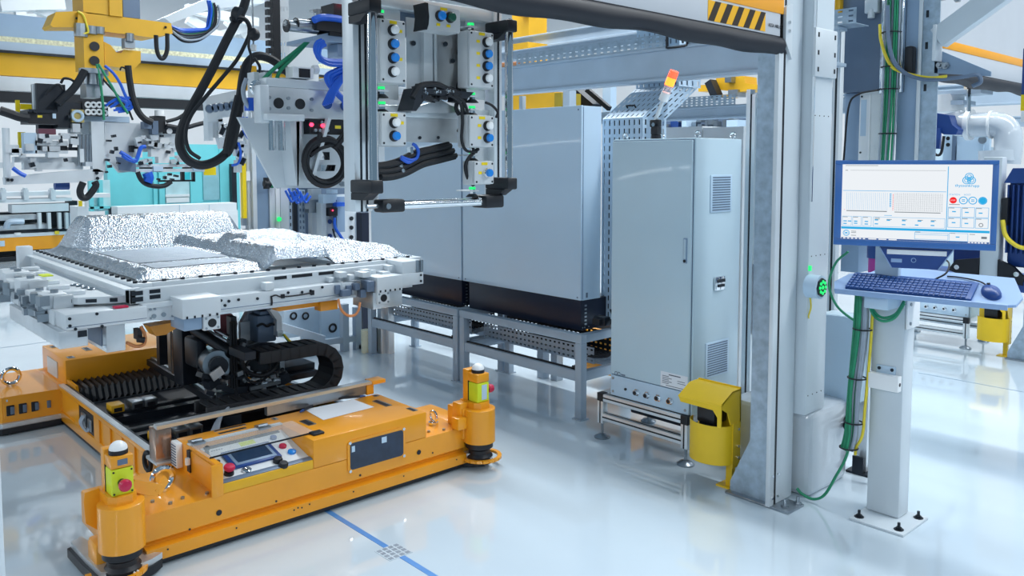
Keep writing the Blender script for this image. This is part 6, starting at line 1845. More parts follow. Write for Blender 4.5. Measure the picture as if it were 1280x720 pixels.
part('wound_cable', MB().tube([(-4.330, 1.930, 0.646), (-4.330, 1.937, 0.573), (-4.330, 1.973, 0.521), (-4.330, 2.039, 0.492), (-4.330, 2.107, 0.507), (-4.330, 2.147, 0.556)], 0.012, 8), RUBBER, lc)
part('cable_coil', MB().ring((-4.340, 2.025, 0.529), 0.075, 0.007, 'x', 22, 6), RUBBER, lc)
part('green_wire', MB().tube([(-4.330, 2.180, 0.709), (-4.330, 2.209, 0.667), (-4.330, 2.238, 0.635)], 0.006, 6), GREENC, lc)
part('green_wire', MB().tube([(-4.320, 2.180, 0.710), (-4.320, 2.214, 0.668), (-4.320, 2.248, 0.635)], 0.006, 6), YELC, lc)
# cable chain of separate links
ch = part('chain_bracket', MB().box(-4.350, -4.150, 1.867, 1.929, 0.639, 0.682), DARKP, ag)
path = []
xc = -4.24
b0_, b1_ = (-4.240, 1.664, 0.392)[1:], (-4.240, 2.297, 0.374)[1:]
t0_, t1_ = (-4.240, 2.301, 0.631)[1:], (-4.240, 1.962, 0.634)[1:]
nb = round((b1_[0] - b0_[0]) / 0.056)
for i in range(nb + 1):
    path.append((b0_[0] + (b1_[0] - b0_[0]) * i / nb, b0_[1] + (b1_[1] - b0_[1]) * i / nb))
R0 = (t0_[1] - b1_[1]) / 2
for i in range(1, 8):
    a = -math.pi / 2 + math.pi * i / 8
    path.append((b1_[0] + (t0_[0] - b1_[0]) * i / 8 + R0 * math.cos(a) * 1.05, (t0_[1] + b1_[1]) / 2 + R0 * math.sin(a)))
nt_ = round((t0_[0] - t1_[0]) / 0.056)
for i in range(nt_ + 1):
    path.append((t0_[0] + (t1_[0] - t0_[0]) * i / nt_, t0_[1] + (t1_[1] - t0_[1]) * i / nt_))
link_me = None
for i in range(len(path) - 1):
    (ya, za), (yb, zb) = path[i], path[i + 1]
    ang = math.atan2(zb - za, yb - ya)
    if link_me is None:
        mb = MB()
        for sx in (-1, 1):
            mb.box(sx * 0.075 - 0.012, sx * 0.075 + 0.012, -0.036, 0.036, -0.034, 0.034, 0.006)
        mb.box(-0.075, 0.075, -0.02, 0.02, 0.026, 0.034).box(-0.075, 0.075, -0.02, 0.02, -0.034, -0.026)
        mb.v = [tuple(Vector(p) + Vector(ag['base'])) for p in mb.v]
        o = part('chain_link', mb, RUBBER, ag)
        link_me = o.data
    else:
        o = bpy.data.objects.new('chain_link', link_me)
        C.objects.link(o)
        o.parent = ag
    o.location = Vector((xc, (ya + yb) / 2, (za + zb) / 2)) - Vector(ag['base'])
    o.rotation_euler = (ang, 0, 0)

# paper and pens on the housing
single('paper_sheet', MB().add([(-3.945, 2.10, 0.3725), (-3.72, 2.085, 0.3725), (-3.735, 2.40, 0.3725), (-3.93, 2.395, 0.3725), (-3.945, 2.10, 0.374), (-3.72, 2.085, 0.374), (-3.735, 2.40, 0.374), (-3.93, 2.395, 0.374)],
                              [(0, 1, 2, 3), (4, 7, 6, 5), (0, 4, 5, 1), (1, 5, 6, 2), (2, 6, 7, 3), (3, 7, 4, 0)]), SHEET, 'white sheet of paper lying on top of the orange housing', 'paper')
for a, b, lab in (((-3.977, 2.320, 0.384), (-3.927, 2.433, 0.384), 'dark pen with blue tip lying behind the paper sheet'), ((-3.951, 2.148, 0.384), (-3.906, 2.071, 0.384), 'dark pen with blue tip lying left of the paper sheet')):
    pn_ = thing('pen', lab, 'pen', a, 'pens on the orange housing')
    part('barrel', MB().cyl(a, b, 0.007, 8), BLACK, pn_)
    d_ = (Vector(b) - Vector(a))
    part('tip', MB().cyl(b, Vector(b) + d_.normalized() * 0.03, 0.008, 8, 0.004), NAVYD, pn_)

# floor marker patch
fm_ = thing('floor_marker', 'small grey marker patch on the blue floor line', 'marker', (-2.92, 1.97, 0))
for i in range(4):
    for jj in range(4):
        x, y = -2.975 + i * 0.029, 1.914 + jj * 0.029
        part('marker_tile', MB().box(x, x + 0.021, y, y + 0.021, 0.0012, 0.0026), PATCH, fm_)
part('marker_film', MB().box(-2.98, -2.862, 1.909, 2.027, 0.0004, 0.0020), mat('clear grey film', '#C9D6E0', 0.2), fm_)

# ------------------------------------------------------------------ workpiece carrier
ca = thing('workpiece_carrier', 'aluminium workpiece carrier frame on the lift of the orange vehicle', 'carrier', (-4.9, 1.95, 0.82))
part('left_beam', MB().box(-5.0, -4.15, 0.965, 1.10, 0.95, 1.02, 0.004), ALUM, ca)
lbm = part('lower_beam', MB().box(-4.95, -3.985, 0.945, 1.062, 0.872, 0.949, 0.003), ALUD, ca)
part('beam_mouth', MB().box(-3.986, -3.983, 1.02, 1.058, 0.915, 0.944), DARK, lbm)
fl_ = part('front_left_beam', MB().box(-4.15, -3.98, 0.972, 1.318, 0.950, 1.022, 0.004), ALUM, ca)
part('groove', MB().box(-3.981, -3.9795, 0.975, 1.316, 0.963, 0.966), DUCT, fl_)
bxf = part('box_foot', MB().box(-4.45, -3.99, 1.140, 1.222, 0.825, 0.950, 0.003), ALUD, ca)
part('foot_recess', MB().box(-4.40, -4.05, 1.136, 1.141, 0.845, 0.93), DUCT, bxf)
part('foot_pin', MB().box(-4.02, -4.0, 1.13, 1.141, 0.845, 0.857), CHROME, bxf)
brk = part('front_bracket', MB().prism([(1.318, 1.02), (1.52, 1.02), (1.52, 0.945), (1.45, 0.935), (1.318, 0.95)], 'x', -4.02, -4.0), ALUM, ca)
b5 = MB()
for y, z, r_ in ((1.34, 1.0, 0.006), (1.36, 1.0, 0.006), (1.355, 0.966, 0.011), (1.40, 0.968, 0.011), (1.34, 0.958, 0.005), (1.44, 0.956, 0.005)):
    b5.cyl((-4.0, y, z), (-3.994, y, z), r_, 10)
part('bolt', b5, STEEL, brk, kind='stuff')
fbm = part('front_beam', MB().box(-4.08, -3.95, 1.50, 2.34, 0.945, 1.032, 0.004), ALUM, ca)
part('beam_ledge', MB().box(-3.951, -3.935, 1.62, 2.42, 0.945, 0.957), ALUD, fbm)
part('groove', MB().box(-3.9505, -3.949, 1.62, 2.33, 0.966, 0.969), DUCT, fbm)
b5 = MB()
for y, z in ((1.66, 1.012), (1.70, 1.004), (1.75, 1.006), (1.68, 0.985), (2.02, 1.012), (2.10, 1.006), (2.15, 1.008), (2.22, 1.02), (1.85, 1.0)):
    b5.cyl((-3.951, y, z), (-3.945, y, z), 0.0075, 8)
part('bolt', b5, DARK, fbm, kind='stuff')
part('letter_plate', MB().box(-4.0, -3.945, 1.895, 1.94, 1.034, 1.075, 0.002), ALUM, ca)
part('top_profile', MB().box(-4.2, -3.99, 1.30, 2.55, 1.006, 1.03, 0.003), ALUM, ca)
part('rear_beam', MB().box(-6.0, -5.88, 1.0, 2.95, 0.95, 1.02, 0.004), ALUM, ca)
part('right_beam', MB().box(-5.95, -4.0, 2.70, 2.85, 0.95, 1.02, 0.004), ALUM, ca)
part('cross_beam', MB().box(-5.0, -4.88, 1.10, 2.7, 0.945, 1.015, 0.004), ALUM, ca)
part('cross_beam', MB().box(-4.5, -4.4, 1.10, 2.7, 0.945, 1.015, 0.004), ALUM, ca)
# front blocks with bearing flanges
for y0, y1, z0, z1, x, f0 in ((1.44, 1.625, 0.957, 1.05, -3.865, 1.54), (2.515, 2.685, 0.967, 1.053, -3.865, 2.518)):
    fb_ = part('front_block', MB().box(x - 0.22, x, y0, y1, z0, z1, 0.003), ALUM, ca)
    sb_ = MB()
    for i in range(5):
        yy = y0 + 0.02 + i * (y1 - y0 - 0.04) / 4
        sb_.box(x - 0.001, x + 0.004, yy - 0.004, yy + 0.004, z0, z0 + 0.012)
    part('slot_screw', sb_, DARK, fb_, kind='stuff')
    fl = part('bearing_flange', MB().box(x - 0.03, x - 0.004, f0, f0 + 0.082, z0 - 0.068, z0 + 0.0, 0.003), ALUM, ca)
    part('bearing_hole', MB().cyl((x - 0.004, f0 + 0.041, z0 - 0.034), (x - 0.001, f0 + 0.041, z0 - 0.034), 0.021, 16), BLACK, fl)
    fs_ = MB()
    for a in (0.012, 0.07):
        for b in (-0.058, -0.010):
            fs_.cyl((x - 0.004, f0 + a, z0 + b), (x - 0.001, f0 + a, z0 + b), 0.006, 8)
    part('flange_screw', fs_, STEEL, fl, kind='stuff')
part('lower_block', MB().box(-4.05, -3.88, 1.45, 1.538, 0.897, 0.957, 0.003), BLUEG, ca)
part('lower_block', MB().box(-4.10, -3.885, 2.50, 2.695, 0.872, 0.967, 0.003), ALUD, ca)
part('right_end', MB().box(-4.15, -3.89, 2.60, 2.85, 0.982, 1.052, 0.003), ALUM, ca)
ret = part('right_end_top', MB().box(-4.15, -3.90, 2.71, 2.845, 1.052, 1.122, 0.004), ALUM, ca)
part('end_pin', MB().cyl((-3.90, 2.815, 1.055), (-3.90, 2.815, 1.122), 0.012, 10), STEEL, ret)
part('end_pin', MB().cyl((-3.90, 2.842, 1.055), (-3.90, 2.842, 1.122), 0.012, 10), STEEL, ret)
part('end_bolt', MB().cyl((-3.89, 2.83, 1.0), (-3.885, 2.83, 1.0), 0.007, 8).cyl((-3.89, 2.83, 1.035), (-3.885, 2.83, 1.035), 0.007, 8), DARK, ca)
rr = random.Random(4)
for i in range(9):
    part('clamp', MB().obox((rr.uniform(-4.05, -3.93), 2.30 + i * 0.055, rr.uniform(1.045, 1.075)), (rr.uniform(.05, .10), rr.uniform(.03, .055), rr.uniform(.025, .05)), 0, 0, 0, 0.003), ALUM, ca)
for i in range(6):
    part('dark_clamp', MB().obox((rr.uniform(-3.98, -3.90), 2.31 + i * 0.036, rr.uniform(.95, 1.01)), (rr.uniform(.04, .09), rr.uniform(.03, .05), rr.uniform(.03, .06)), rr.uniform(-.15, .15), 0, 0, 0.003), DUCT, ca)
part('clamp_plate', MB().box(-3.96, -3.95, 2.34, 2.42, 0.95, 1.03, 0.002), ALUM, ca)
# orange pads under the beams and hydraulic hoses
part('orange_pad', MB().prism([(1.42, 0.868), (1.61, 0.875), (1.56, 0.845), (1.50, 0.815), (1.45, 0.815)], 'x', -4.36, -4.26), ORANGE, ca)
part('orange_pad', MB().box(-4.16, -4.08, 2.03, 2.27, 0.893, 0.922, 0.004), ORANGE, ca)
part('orange_pad', MB().box(-4.13, -4.06, 2.27, 2.38, 0.866, 0.918, 0.004), ORANGE, ca)
part('support_plate', MB().box(-5.2, -4.15, 1.5, 2.45, 0.905, 0.944, 0.004), ALUD, ca)
part('lift_head', MB().box(-5.1, -4.4, 1.65, 2.40, 0.862, 0.904, 0.004), DARKP, ca)
part('orange_hose', MB().tube([(-4.050, 1.311, 0.915), (-4.050, 1.328, 0.874), (-4.050, 1.323, 0.829), (-4.050, 1.286, 0.823), (-4.050, 1.244, 0.848)], 0.008, 6), COPPER, ca)
part('orange_hose', MB().tube([(-3.880, 2.277, 0.957), (-3.880, 2.291, 0.903), (-3.880, 2.330, 0.863), (-3.880, 2.375, 0.857), (-3.880, 2.401, 0.881), (-3.880, 2.412, 0.924)], 0.0075, 6), COPPER, ca)
part('black_valve', MB().box(-4.110, -4.050, 1.295, 1.317, 0.851, 0.901).cyl((-4.040, 1.291, 0.858), (-4.040, 1.320, 0.850), 0.015, 10), BLACK, ca)
part('red_pin', MB().box(-4.03, -3.985, 1.18, 1.24, 1.023, 1.032, 0.003), RED, ca)
bt = MB()
for y, z in ((0.988, 0.972), (0.988, 1.004), (1.01, 0.955), (1.10, 1.012), (1.12, 0.953)):
    bt.cyl((-3.98, y, z), (-3.975, y, z), 0.007, 8)
part('bolt', bt, DARK, ca, kind='stuff')
part('sensor_wire', MB().tube([(-3.945, 1.924, 1.002), (-3.945, 1.950, 1.007), (-3.945, 1.981, 0.995), (-3.945, 2.072, 0.993), (-3.945, 2.156, 0.997)], 0.004, 6).tube([(-3.945, 1.924, 1.006), (-3.945, 1.927, 0.972), (-3.945, 1.922, 0.948)], 0.005, 6), RUBBER, ca)
part('wire_clip', MB().box(-3.950, -3.940, 1.979, 1.997, 0.987, 1.008).box(-3.950, -3.940, 2.149, 2.168, 0.985, 1.010), BLACK, ca)
# flange plate with hollow front edge, location blocks along the left
fp2 = part('flange_plate', MB().prism([(-5.8, 1.25), (-5.2, 1.15), (-4.55, 1.02), (-4.30, 1.00), (-4.16, 1.07), (-4.08, 1.24), (-4.08, 1.255)], 'z', 1.034, 1.066), ALUM, ca)
part('flange_opening', MB().bar((-4.27, 1.009, 1.049), (-4.185, 1.052, 1.049), 0.004, 0.016).bar((-4.145, 1.10, 1.049), (-4.125, 1.142, 1.049), 0.004, 0.016).bar((-4.10, 1.192, 1.049), (-4.086, 1.222, 1.049), 0.004, 0.018), DARK, fp2)
for q in [(-4.580, 1.166, 1.066), (-4.532, 1.179, 1.066), (-4.456, 1.184, 1.066), (-4.381, 1.190, 1.066)]:
    part('bush', MB().lathe(q, [(0.018, 0), (0.022, 0.004), (0.017, 0.008), (0.011, 0.004), (0, 0.004)], 14), STEEL, fp2)
for x, y, h, w in ((-4.27, 1.0, 0.065, 0.06), (-4.50, 0.99, 0.05, 0.05), (-4.72, 1.0, 0.085, 0.06), (-4.92, 0.985, 0.06, 0.05), (-5.15, 1.03, 0.075, 0.07), (-5.40, 1.06, 0.06, 0.06)):
    b0 = part('location_block', MB().box(x - 0.07, x + 0.06, y - w, y + w * 0.7, 1.02, 1.02 + h, 0.005), ALUM, ca)
    part('location_pin', MB().cyl((x, y, 1.02 + h), (x, y, 1.035 + h), 0.018, 12), STEEL, b0)
    part('side_plate', MB().box(x + 0.065, x + 0.085, y - w * 0.4, y + w, 1.02, 1.015 + h, 0.003), ALUD, b0)
    part('clamp_arm', MB().box(x - 0.03, x + 0.02, y + w * 0.7, y + 0.13, 1.066, 1.085, 0.003), ALUM, b0)
part('yellow_tag', MB().obox((-4.753, 1.076, 1.110), (0.09, 0.05, 0.006)), LIME, ca)
jk = MB()
rr = random.Random(14)
for i in range(24):
    jk.obox((rr.uniform(-5.3, -4.2), rr.uniform(0.93, 0.955), rr.uniform(0.97, 1.06)), (rr.uniform(.03, .08), rr.uniform(.03, .05), rr.uniform(.02, .05)), rr.uniform(-.3, .3))
part('small_fitting', jk, STEEL, ca, kind='stuff')
part('cross_carrier', MB().box(-5.4, -5.28, 0.98, 1.3, 0.95, 1.02, 0.003), ALUM, ca)
part('corner_post', MB().box(-5.98, -5.9, 1.19, 1.27, 1.02, 1.16, 0.006), ALUM, ca)

# ------------------------------------------------------------------ battery pack with foil cover
bp = thing('battery_pack', 'large battery pack under silver foil with raised blocks, lying on the carrier', 'battery', (-5.05, 2.1, 1.0))
X0, X1, Y0, Y1 = -6.04, -4.06, 1.285, 2.96
fr_ = MB()
for (a, b, c_, d_) in ((X0, X1, Y0, Y0 + 0.09), (X0, X1, Y1 - 0.09, Y1), (X0, X0 + 0.09, Y0 + 0.09, Y1 - 0.09), (X1 - 0.09, X1, Y0 + 0.09, Y1 - 0.09)):
    fr_.box(a, b, c_, d_, 1.095, 1.118, 0.003)
part('rim', fr_, ALUM, bp)
part('side_profile', MB().box(X0, X1 + 0.04, Y0 - 0.03, Y0, 1.03, 1.10, 0.003).box(X0, X1 + 0.04, Y0 - 0.05, Y0 + 0.02, 1.098, 1.104), ALUM, bp)
part('profile_opening', MB().box(X1 + 0.04, X1 + 0.043, Y0 - 0.022, Y0 + 0.03, 1.04, 1.062).box(X1 + 0.04, X1 + 0.043, Y0 - 0.022, Y0 + 0.03, 1.07, 1.09).box(X1 + 0.04, X1 + 0.043, Y0 + 0.06, Y0 + 0.11, 1.045, 1.064).box(X1 + 0.04, X1 + 0.043, Y0 + 0.06, Y0 + 0.11, 1.072, 1.09), DARK, bp)
part('front_profile', MB().box(X1 - 0.02, X1 + 0.04, Y0 - 0.03, Y1 - 0.2, 1.03, 1.098, 0.003), ALUM, bp)
bl_ = MB()
for i in range(22):
    x = X0 + 0.1 + i * 0.088
    bl_.cyl((x, Y0 + 0.02, 1.118), (x, Y0 + 0.02, 1.128), 0.011, 8)
for i in range(18):
    y = Y0 + 0.06 + i * 0.09
    bl_.cyl((X1 - 0.02, y, 1.118), (X1 - 0.02, y, 1.128), 0.011, 8)
part('rim_bolt', bl_, DARK, bp, kind='stuff')
part('rim_slot', MB().box(X1 + 0.036, X1 + 0.042, 1.98, 2.05, 1.075, 1.092).box(X1 + 0.036, X1 + 0.042, 2.08, 2.2, 1.075, 1.092).box(X1 + 0.036, X1 + 0.042, 2.24, 2.34, 1.075, 1.092), BLACK, bp)


def sbox(x, y, x0, x1, y0, y1, e):
    def s(t):
        t = max(0.0, min(1.0, t))
        return t * t * (3 - 2 * t)
    return s((x - x0) / e + 0.5) * s((x1 - x) / e + 0.5) * s((y - y0) / e + 0.5) * s((y1 - y) / e + 0.5)


def foil_h(x, y):
    h = 1.122
    h += 0.030 * sbox(x, y, X0 + 0.10, X1 - 0.12, Y0 + 0.10, Y1 - 0.10, 0.10)
    # edge roll along the left
    h += 0.028 * sbox(x, y, -5.45, X1 - 0.10, Y0 + 0.05, Y0 + 0.13, 0.05)
    h = max(h, 1.12 + 0.215 * sbox(x, y, -6.0, -5.62, 1.47, 2.52, 0.16))     # rear block
    h = max(h, 1.12 + 0.085 * sbox(x, y, -5.75, -4.75, 2.04, 2.60, 0.10))     # centre plateau
    h = max(h, 1.12 + 0.145 * sbox(x, y, -5.02, -4.62, 2.06, 2.52, 0.16))      # rounded hump
    h = max(h, 1.12 + 0.115 * sbox(x, y, -4.75, -4.10, 2.0, 2.36, 0.09))       # front block
    h = max(h, 1.12 + 0.055 * sbox(x, y, -5.95, -4.25, 2.40, 2.93, 0.10))      # right plateau
    w_ = noise.noise(Vector((x * 14, y * 14, 0))) * 0.5 + noise.noise(Vector((x * 34, y * 34, 5))) * 0.3
    amp = 0.008 if h > 1.17 else 0.005
    cr_ = 1 - abs(noise.noise(Vector((x * 11 + y * 7, y * 17 - x * 5, 2)))) * 2.2
    return h + amp * w_ + (0.006 if h > 1.16 else 0.0025) * max(0, cr_) ** 3


NX, NY = 230, 190
vs = []
for i in range(NX + 1):
    x = X0 + 0.03 + (X1 - 0.035 - X0 - 0.03) * i / NX
    for jj in range(NY + 1):
        y = Y0 + 0.04 + (Y1 - 0.035 - Y0 - 0.04) * jj / NY
        vs.append((x, y, foil_h(x, y)))
W = NY + 1
mbf = MB()
fa = []
for i in range(NX):
    for jj in range(NY):
        fa.append((i * W + jj, (i + 1) * W + jj, (i + 1) * W + jj + 1, i * W + jj + 1))
mbf.add(vs, fa)
part('foil_cover', mbf, FOIL, bp)
# darker, rougher foil patches on the low field
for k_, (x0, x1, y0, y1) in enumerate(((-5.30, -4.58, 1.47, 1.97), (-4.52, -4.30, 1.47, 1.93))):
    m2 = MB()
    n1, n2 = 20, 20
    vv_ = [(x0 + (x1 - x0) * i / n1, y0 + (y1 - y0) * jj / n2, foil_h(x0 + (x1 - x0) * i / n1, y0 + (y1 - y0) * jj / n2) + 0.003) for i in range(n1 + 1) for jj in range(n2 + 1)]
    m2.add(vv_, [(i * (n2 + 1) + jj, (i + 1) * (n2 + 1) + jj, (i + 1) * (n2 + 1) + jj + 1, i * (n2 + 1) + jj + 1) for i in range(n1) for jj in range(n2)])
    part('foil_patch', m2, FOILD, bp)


# ------------------------------------------------------------------ background: gantry beams at left
gb = thing('gantry_beam', 'long yellow gantry beam with grey rails crossing the background at left', 'beam', (-11, 3.5, 2.4))
part('yellow_web', MB().box(-11.25, -11.15, 0.6, 8.0, (-11.150, 3.452, 2.690)[2], (-11.150, 3.460, 2.952)[2]), YELLOW, gb)
part('upper_rail', MB().box(-11.3, -11.1, 0.6, 8.0, (-11.100, 3.445, 2.966)[2], (-11.100, 3.449, 3.076)[2]), FRAME, gb)
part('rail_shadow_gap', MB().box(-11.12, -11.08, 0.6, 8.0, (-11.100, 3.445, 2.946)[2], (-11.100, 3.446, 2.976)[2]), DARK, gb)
part('lower_rail', MB().box(-11.3, -11.12, 0.6, 8.0, (-11.100, 3.431, 2.515)[2], (-11.100, 3.436, 2.676)[2]), ALUM, gb)
part('energy_chain', MB().box(-11.2, -11.0, 0.6, 5.6, (-11.000, 3.396, 2.378)[2], (-11.000, 3.400, 2.498)[2]), RUBBER, gb)
ub_ = thing('gantry_beam', 'upper grey gantry beam with cable strip, above the yellow gantry beam', 'beam', (-11.6, 3.5, 3.1))
part('web', MB().box(-11.8, -11.6, 0.4, 8.0, (-11.600, 3.606, 3.180)[2], (-11.600, 3.615, 3.471)[2]), BLUEG, ub_)
part('cable_strip', MB().box(-11.6, -11.4, 0.6, 7.0, (-11.400, 3.542, 3.113)[2], (-11.400, 3.544, 3.175)[2]), mat('pale yellow strip', '#D9D6B4', 0.5, 0, 0.3, 30), ub_)
for i, y in enumerate((1.0, 7.6)):
    single('gantry_pillar', MB().box(-11.75, -11.3, y, y + 0.3, 0, 2.4, 0.01), COLUMN, ['left pale pillar carrying the gantry beams, behind the far vehicle', 'right pale pillar carrying the gantry beams, behind the arm'][i], 'pillar')
# roof steel seen between
tr_ = thing('roof_truss', 'pale roof truss members in the top left corner', 'truss', (-15, 4, 4))
tm = MB()
for q0, q1 in zip([(-15.000, 2.914, 4.094), (-15.000, 3.117, 4.292), (-15.000, 3.456, 3.782), (-15.000, 5.912, 4.465), (-15.000, 5.980, 4.303), (-15.000, 6.040, 3.853), (-15.000, 6.808, 4.399), (-15.000, 5.899, 4.010), (-15.000, 3.017, 3.959), (-15.000, 3.359, 4.224)], [(-15.000, 3.820, 4.231), (-15.000, 3.835, 3.976), (-15.000, 3.956, 4.016), (-15.000, 7.285, 4.364), (-15.000, 7.269, 3.698), (-15.000, 7.284, 4.334), (-15.000, 7.520, 3.872), (-15.000, 7.278, 4.092), (-15.000, 3.582, 4.075), (-15.000, 3.414, 3.879)]):
    tx_ = len(tm.v) * 0.012
    tm.bar(Vector(q0) - Vector((tx_, 0, 0)), Vector(q1) - Vector((tx_, 0, 0)), 0.16, 0.16)
part('member', tm, WHITE, tr_, kind='stuff')
wbm = thing('roof_beam', 'broad pale roof beam end with a cable loop below it, top left', 'beam', (-9.500, 3.882, 3.450))
part('web', MB().prism([tuple(p[1:]) for p in [(-9.500, 3.428, 3.289), (-9.500, 4.321, 3.783), (-9.500, 4.727, 3.840), (-9.500, 4.618, 3.597), (-9.500, 3.947, 3.440), (-9.500, 3.505, 3.236)]], 'x', -9.8, -9.5), COLUMN, wbm)
lp_ = thing('cable_loop', 'loop of blue green and black cables below the pale roof beam', 'cable', (-8.600, 3.423, 2.988))
for i in range(9):
    pts = [Vector(p) for p in [(-8.600, 3.164, 3.034), (-8.600, 3.283, 2.982), (-8.600, 3.423, 2.996), (-8.600, 3.533, 3.040), (-8.600, 3.604, 3.130), (-8.600, 3.624, 3.264), (-8.600, 3.609, 3.345)]]
    off = [Vector((0.03 * math.sin(i * 2), 0, (4 - i) * 0.016 * (0.5 + 0.5 * math.sin(k)))) + Vector((0, (i - 4) * 0.014 * (1 if k > 3 else 0.1), 0)) for k in range(7)]
    part('cable', MB().tube([p + o_ for p, o_ in zip(pts, off)], 0.012, 6), [BLUEC, BLUEC, BLUEC, GREENC, RUBBER, GREYC, RUBBER, GREYC, RUBBER][i], lp_)

# yellow hoist head
XH = -8.5
ho = thing('yellow_hoist', 'yellow crane head hanging in the background at top left', 'hoist', (-8.500, 2.490, 2.544))
part('mast', MB().box(-8.850, -8.500, 2.328, 2.575, 3.080, 3.661), YELLOW, ho)
part('mast_plate', MB().box(-8.530, -8.480, 2.554, 2.670, 3.081, 3.684), YELLOW, ho)
part('grey_mast', MB().box(-8.800, -8.500, 2.683, 2.839, 3.085, 3.713), DUCT, ho)
part('cross_arm', MB().prism([tuple(p[1:]) for p in [(-8.500, 2.096, 3.061), (-8.500, 2.285, 3.091), (-8.500, 3.136, 3.074), (-8.500, 3.149, 2.973), (-8.500, 2.945, 2.913), (-8.500, 2.720, 2.921), (-8.500, 2.531, 2.925), (-8.500, 2.294, 2.945), (-8.500, 2.064, 2.920), (-8.500, 2.045, 2.940)]], 'x', XH - 0.3, XH), YELLOW, ho)
part('arm_cap', MB().prism([tuple(p[1:]) for p in [(-8.470, 2.277, 3.086), (-8.470, 2.345, 3.079), (-8.470, 2.340, 2.931), (-8.470, 2.258, 2.937)]], 'x', XH - 0.05, XH + 0.04), YELLOW, ho)
hb_ = part('hole_block', MB().box(-8.780, -8.480, 2.315, 2.490, 2.551, 2.895), YELLOW, ho)
for q in [(-8.475, 2.406, 2.775), (-8.475, 2.401, 2.641)]:
    part('hole', MB().cyl(q, tuple(Vector(q) + Vector((0.01, 0, 0))), 0.044, 18), BLACK, hb_)
part('joint', MB().cyl((-8.500, 2.384, 2.962), (-8.500, 2.382, 2.887), 0.06, 12).cyl((-8.500, 2.461, 2.963), (-8.500, 2.459, 2.895), 0.05, 12).cyl((-8.500, 2.302, 2.975), (-8.500, 2.298, 2.856), 0.06, 10), STEEL, ho)
part('side_arm', MB().prism([tuple(p[1:]) for p in [(-8.550, 2.514, 2.838), (-8.550, 2.571, 2.813), (-8.550, 2.627, 2.742), (-8.550, 2.671, 2.746), (-8.550, 2.694, 2.778), (-8.550, 2.851, 2.777), (-8.550, 2.848, 2.667), (-8.550, 2.770, 2.591), (-8.550, 2.514, 2.611)]], 'x', XH - 0.3, XH - 0.05), YELLOW, ho)
part('pivot', MB().cyl((-8.500, 2.735, 2.931), (-8.500, 2.732, 2.854), 0.04, 12).box(-8.600, -8.500, 2.688, 2.784, 2.792, 2.885), STEEL, ho)
part('yellow_cable', MB().tube([(-8.450, 2.265, 3.082), (-8.450, 2.311, 3.051), (-8.450, 2.336, 2.973), (-8.450, 2.348, 2.900), (-8.450, 2.306, 2.881)], 0.010, 6), YELC, ho)
part('arm_bolt', MB().cyl((-8.500, 2.269, 3.023), (-8.480, 2.264, 3.020), 0.012, 8).cyl((-8.500, 3.080, 3.029), (-8.480, 3.073, 3.026), 0.012, 8), BLACK, ho)
part('cable_hook', MB().tube([(-8.500, 2.984, 2.940), (-8.500, 2.988, 2.800), (-8.500, 3.016, 2.724), (-8.500, 3.056, 2.727), (-8.500, 3.089, 2.809), (-8.500, 3.094, 2.967)], 0.022, 8), RUBBER, ho)
part('wrist', MB().cyl((-8.500, 2.399, 2.560), (-8.500, 2.397, 2.515), 0.13, 16).cyl((-8.500, 2.397, 2.515), (-8.500, 2.394, 2.417), 0.09, 16).box(-8.700, -8.500, 2.329, 2.449, 2.297, 2.432), STEEL, ho)
# manifold and dark valve boxes
mf = thing('valve_manifold', 'black manifold with two rows of white rings under the yellow hoist', 'manifold', (-8.500, 2.392, 2.139))
part('body', MB().box(-8.750, -8.500, 2.289, 2.515, 2.124, 2.260), BLACK, mf)
for q in [(-8.495, 2.337, 2.226), (-8.495, 2.386, 2.229), (-8.495, 2.436, 2.231), (-8.495, 2.485, 2.226), (-8.495, 2.335, 2.159), (-8.495, 2.384, 2.161), (-8.495, 2.434, 2.163), (-8.495, 2.483, 2.157)]:
    part('ring', MB().ring(q, 0.022, 0.010, 'x', 12, 6), WHITEB, mf)
vb_ = thing('valve_box', 'black valve box at far left under the yellow gantry beam', 'box', (-8.500, 1.961, 2.050))
part('case', MB().box(-8.800, -8.500, 1.833, 2.082, 2.035, 2.151), BLACK, vb_)
part('lid', MB().box(-8.820, -8.480, 1.838, 2.066, 2.136, 2.165), DARK, vb_)
part('label', MB().box(-8.502, -8.496, 1.910, 1.949, 2.092, 2.114), YELC, vb_)
part('plug', MB().box(-8.510, -8.480, 2.031, 2.058, 2.088, 2.132), CABW, vb_)
part('dark_block', MB().box(-8.750, -8.550, 1.922, 2.162, 2.164, 2.407).box(-8.720, -8.520, 2.081, 2.285, 2.005, 2.243), DARKP, vb_)
part('back_post', MB().box(-8.660, -8.600, 1.907, 1.939, 2.132, 2.403), ALUM, vb_)
ys = thing('yellow_solenoid', 'small brass coloured solenoid beside the black manifold', 'valve', (-8.500, 2.243, 2.066))
part('body', MB().box(-8.630, -8.480, 2.192, 2.295, 2.058, 2.177), mat('brass coloured block', '#B9A868', 0.4, 0.4), ys)
part('ring', MB().ring((-8.470, 2.237, 2.117), 0.045, 0.014, 'x', 16, 6), CABW, ys)
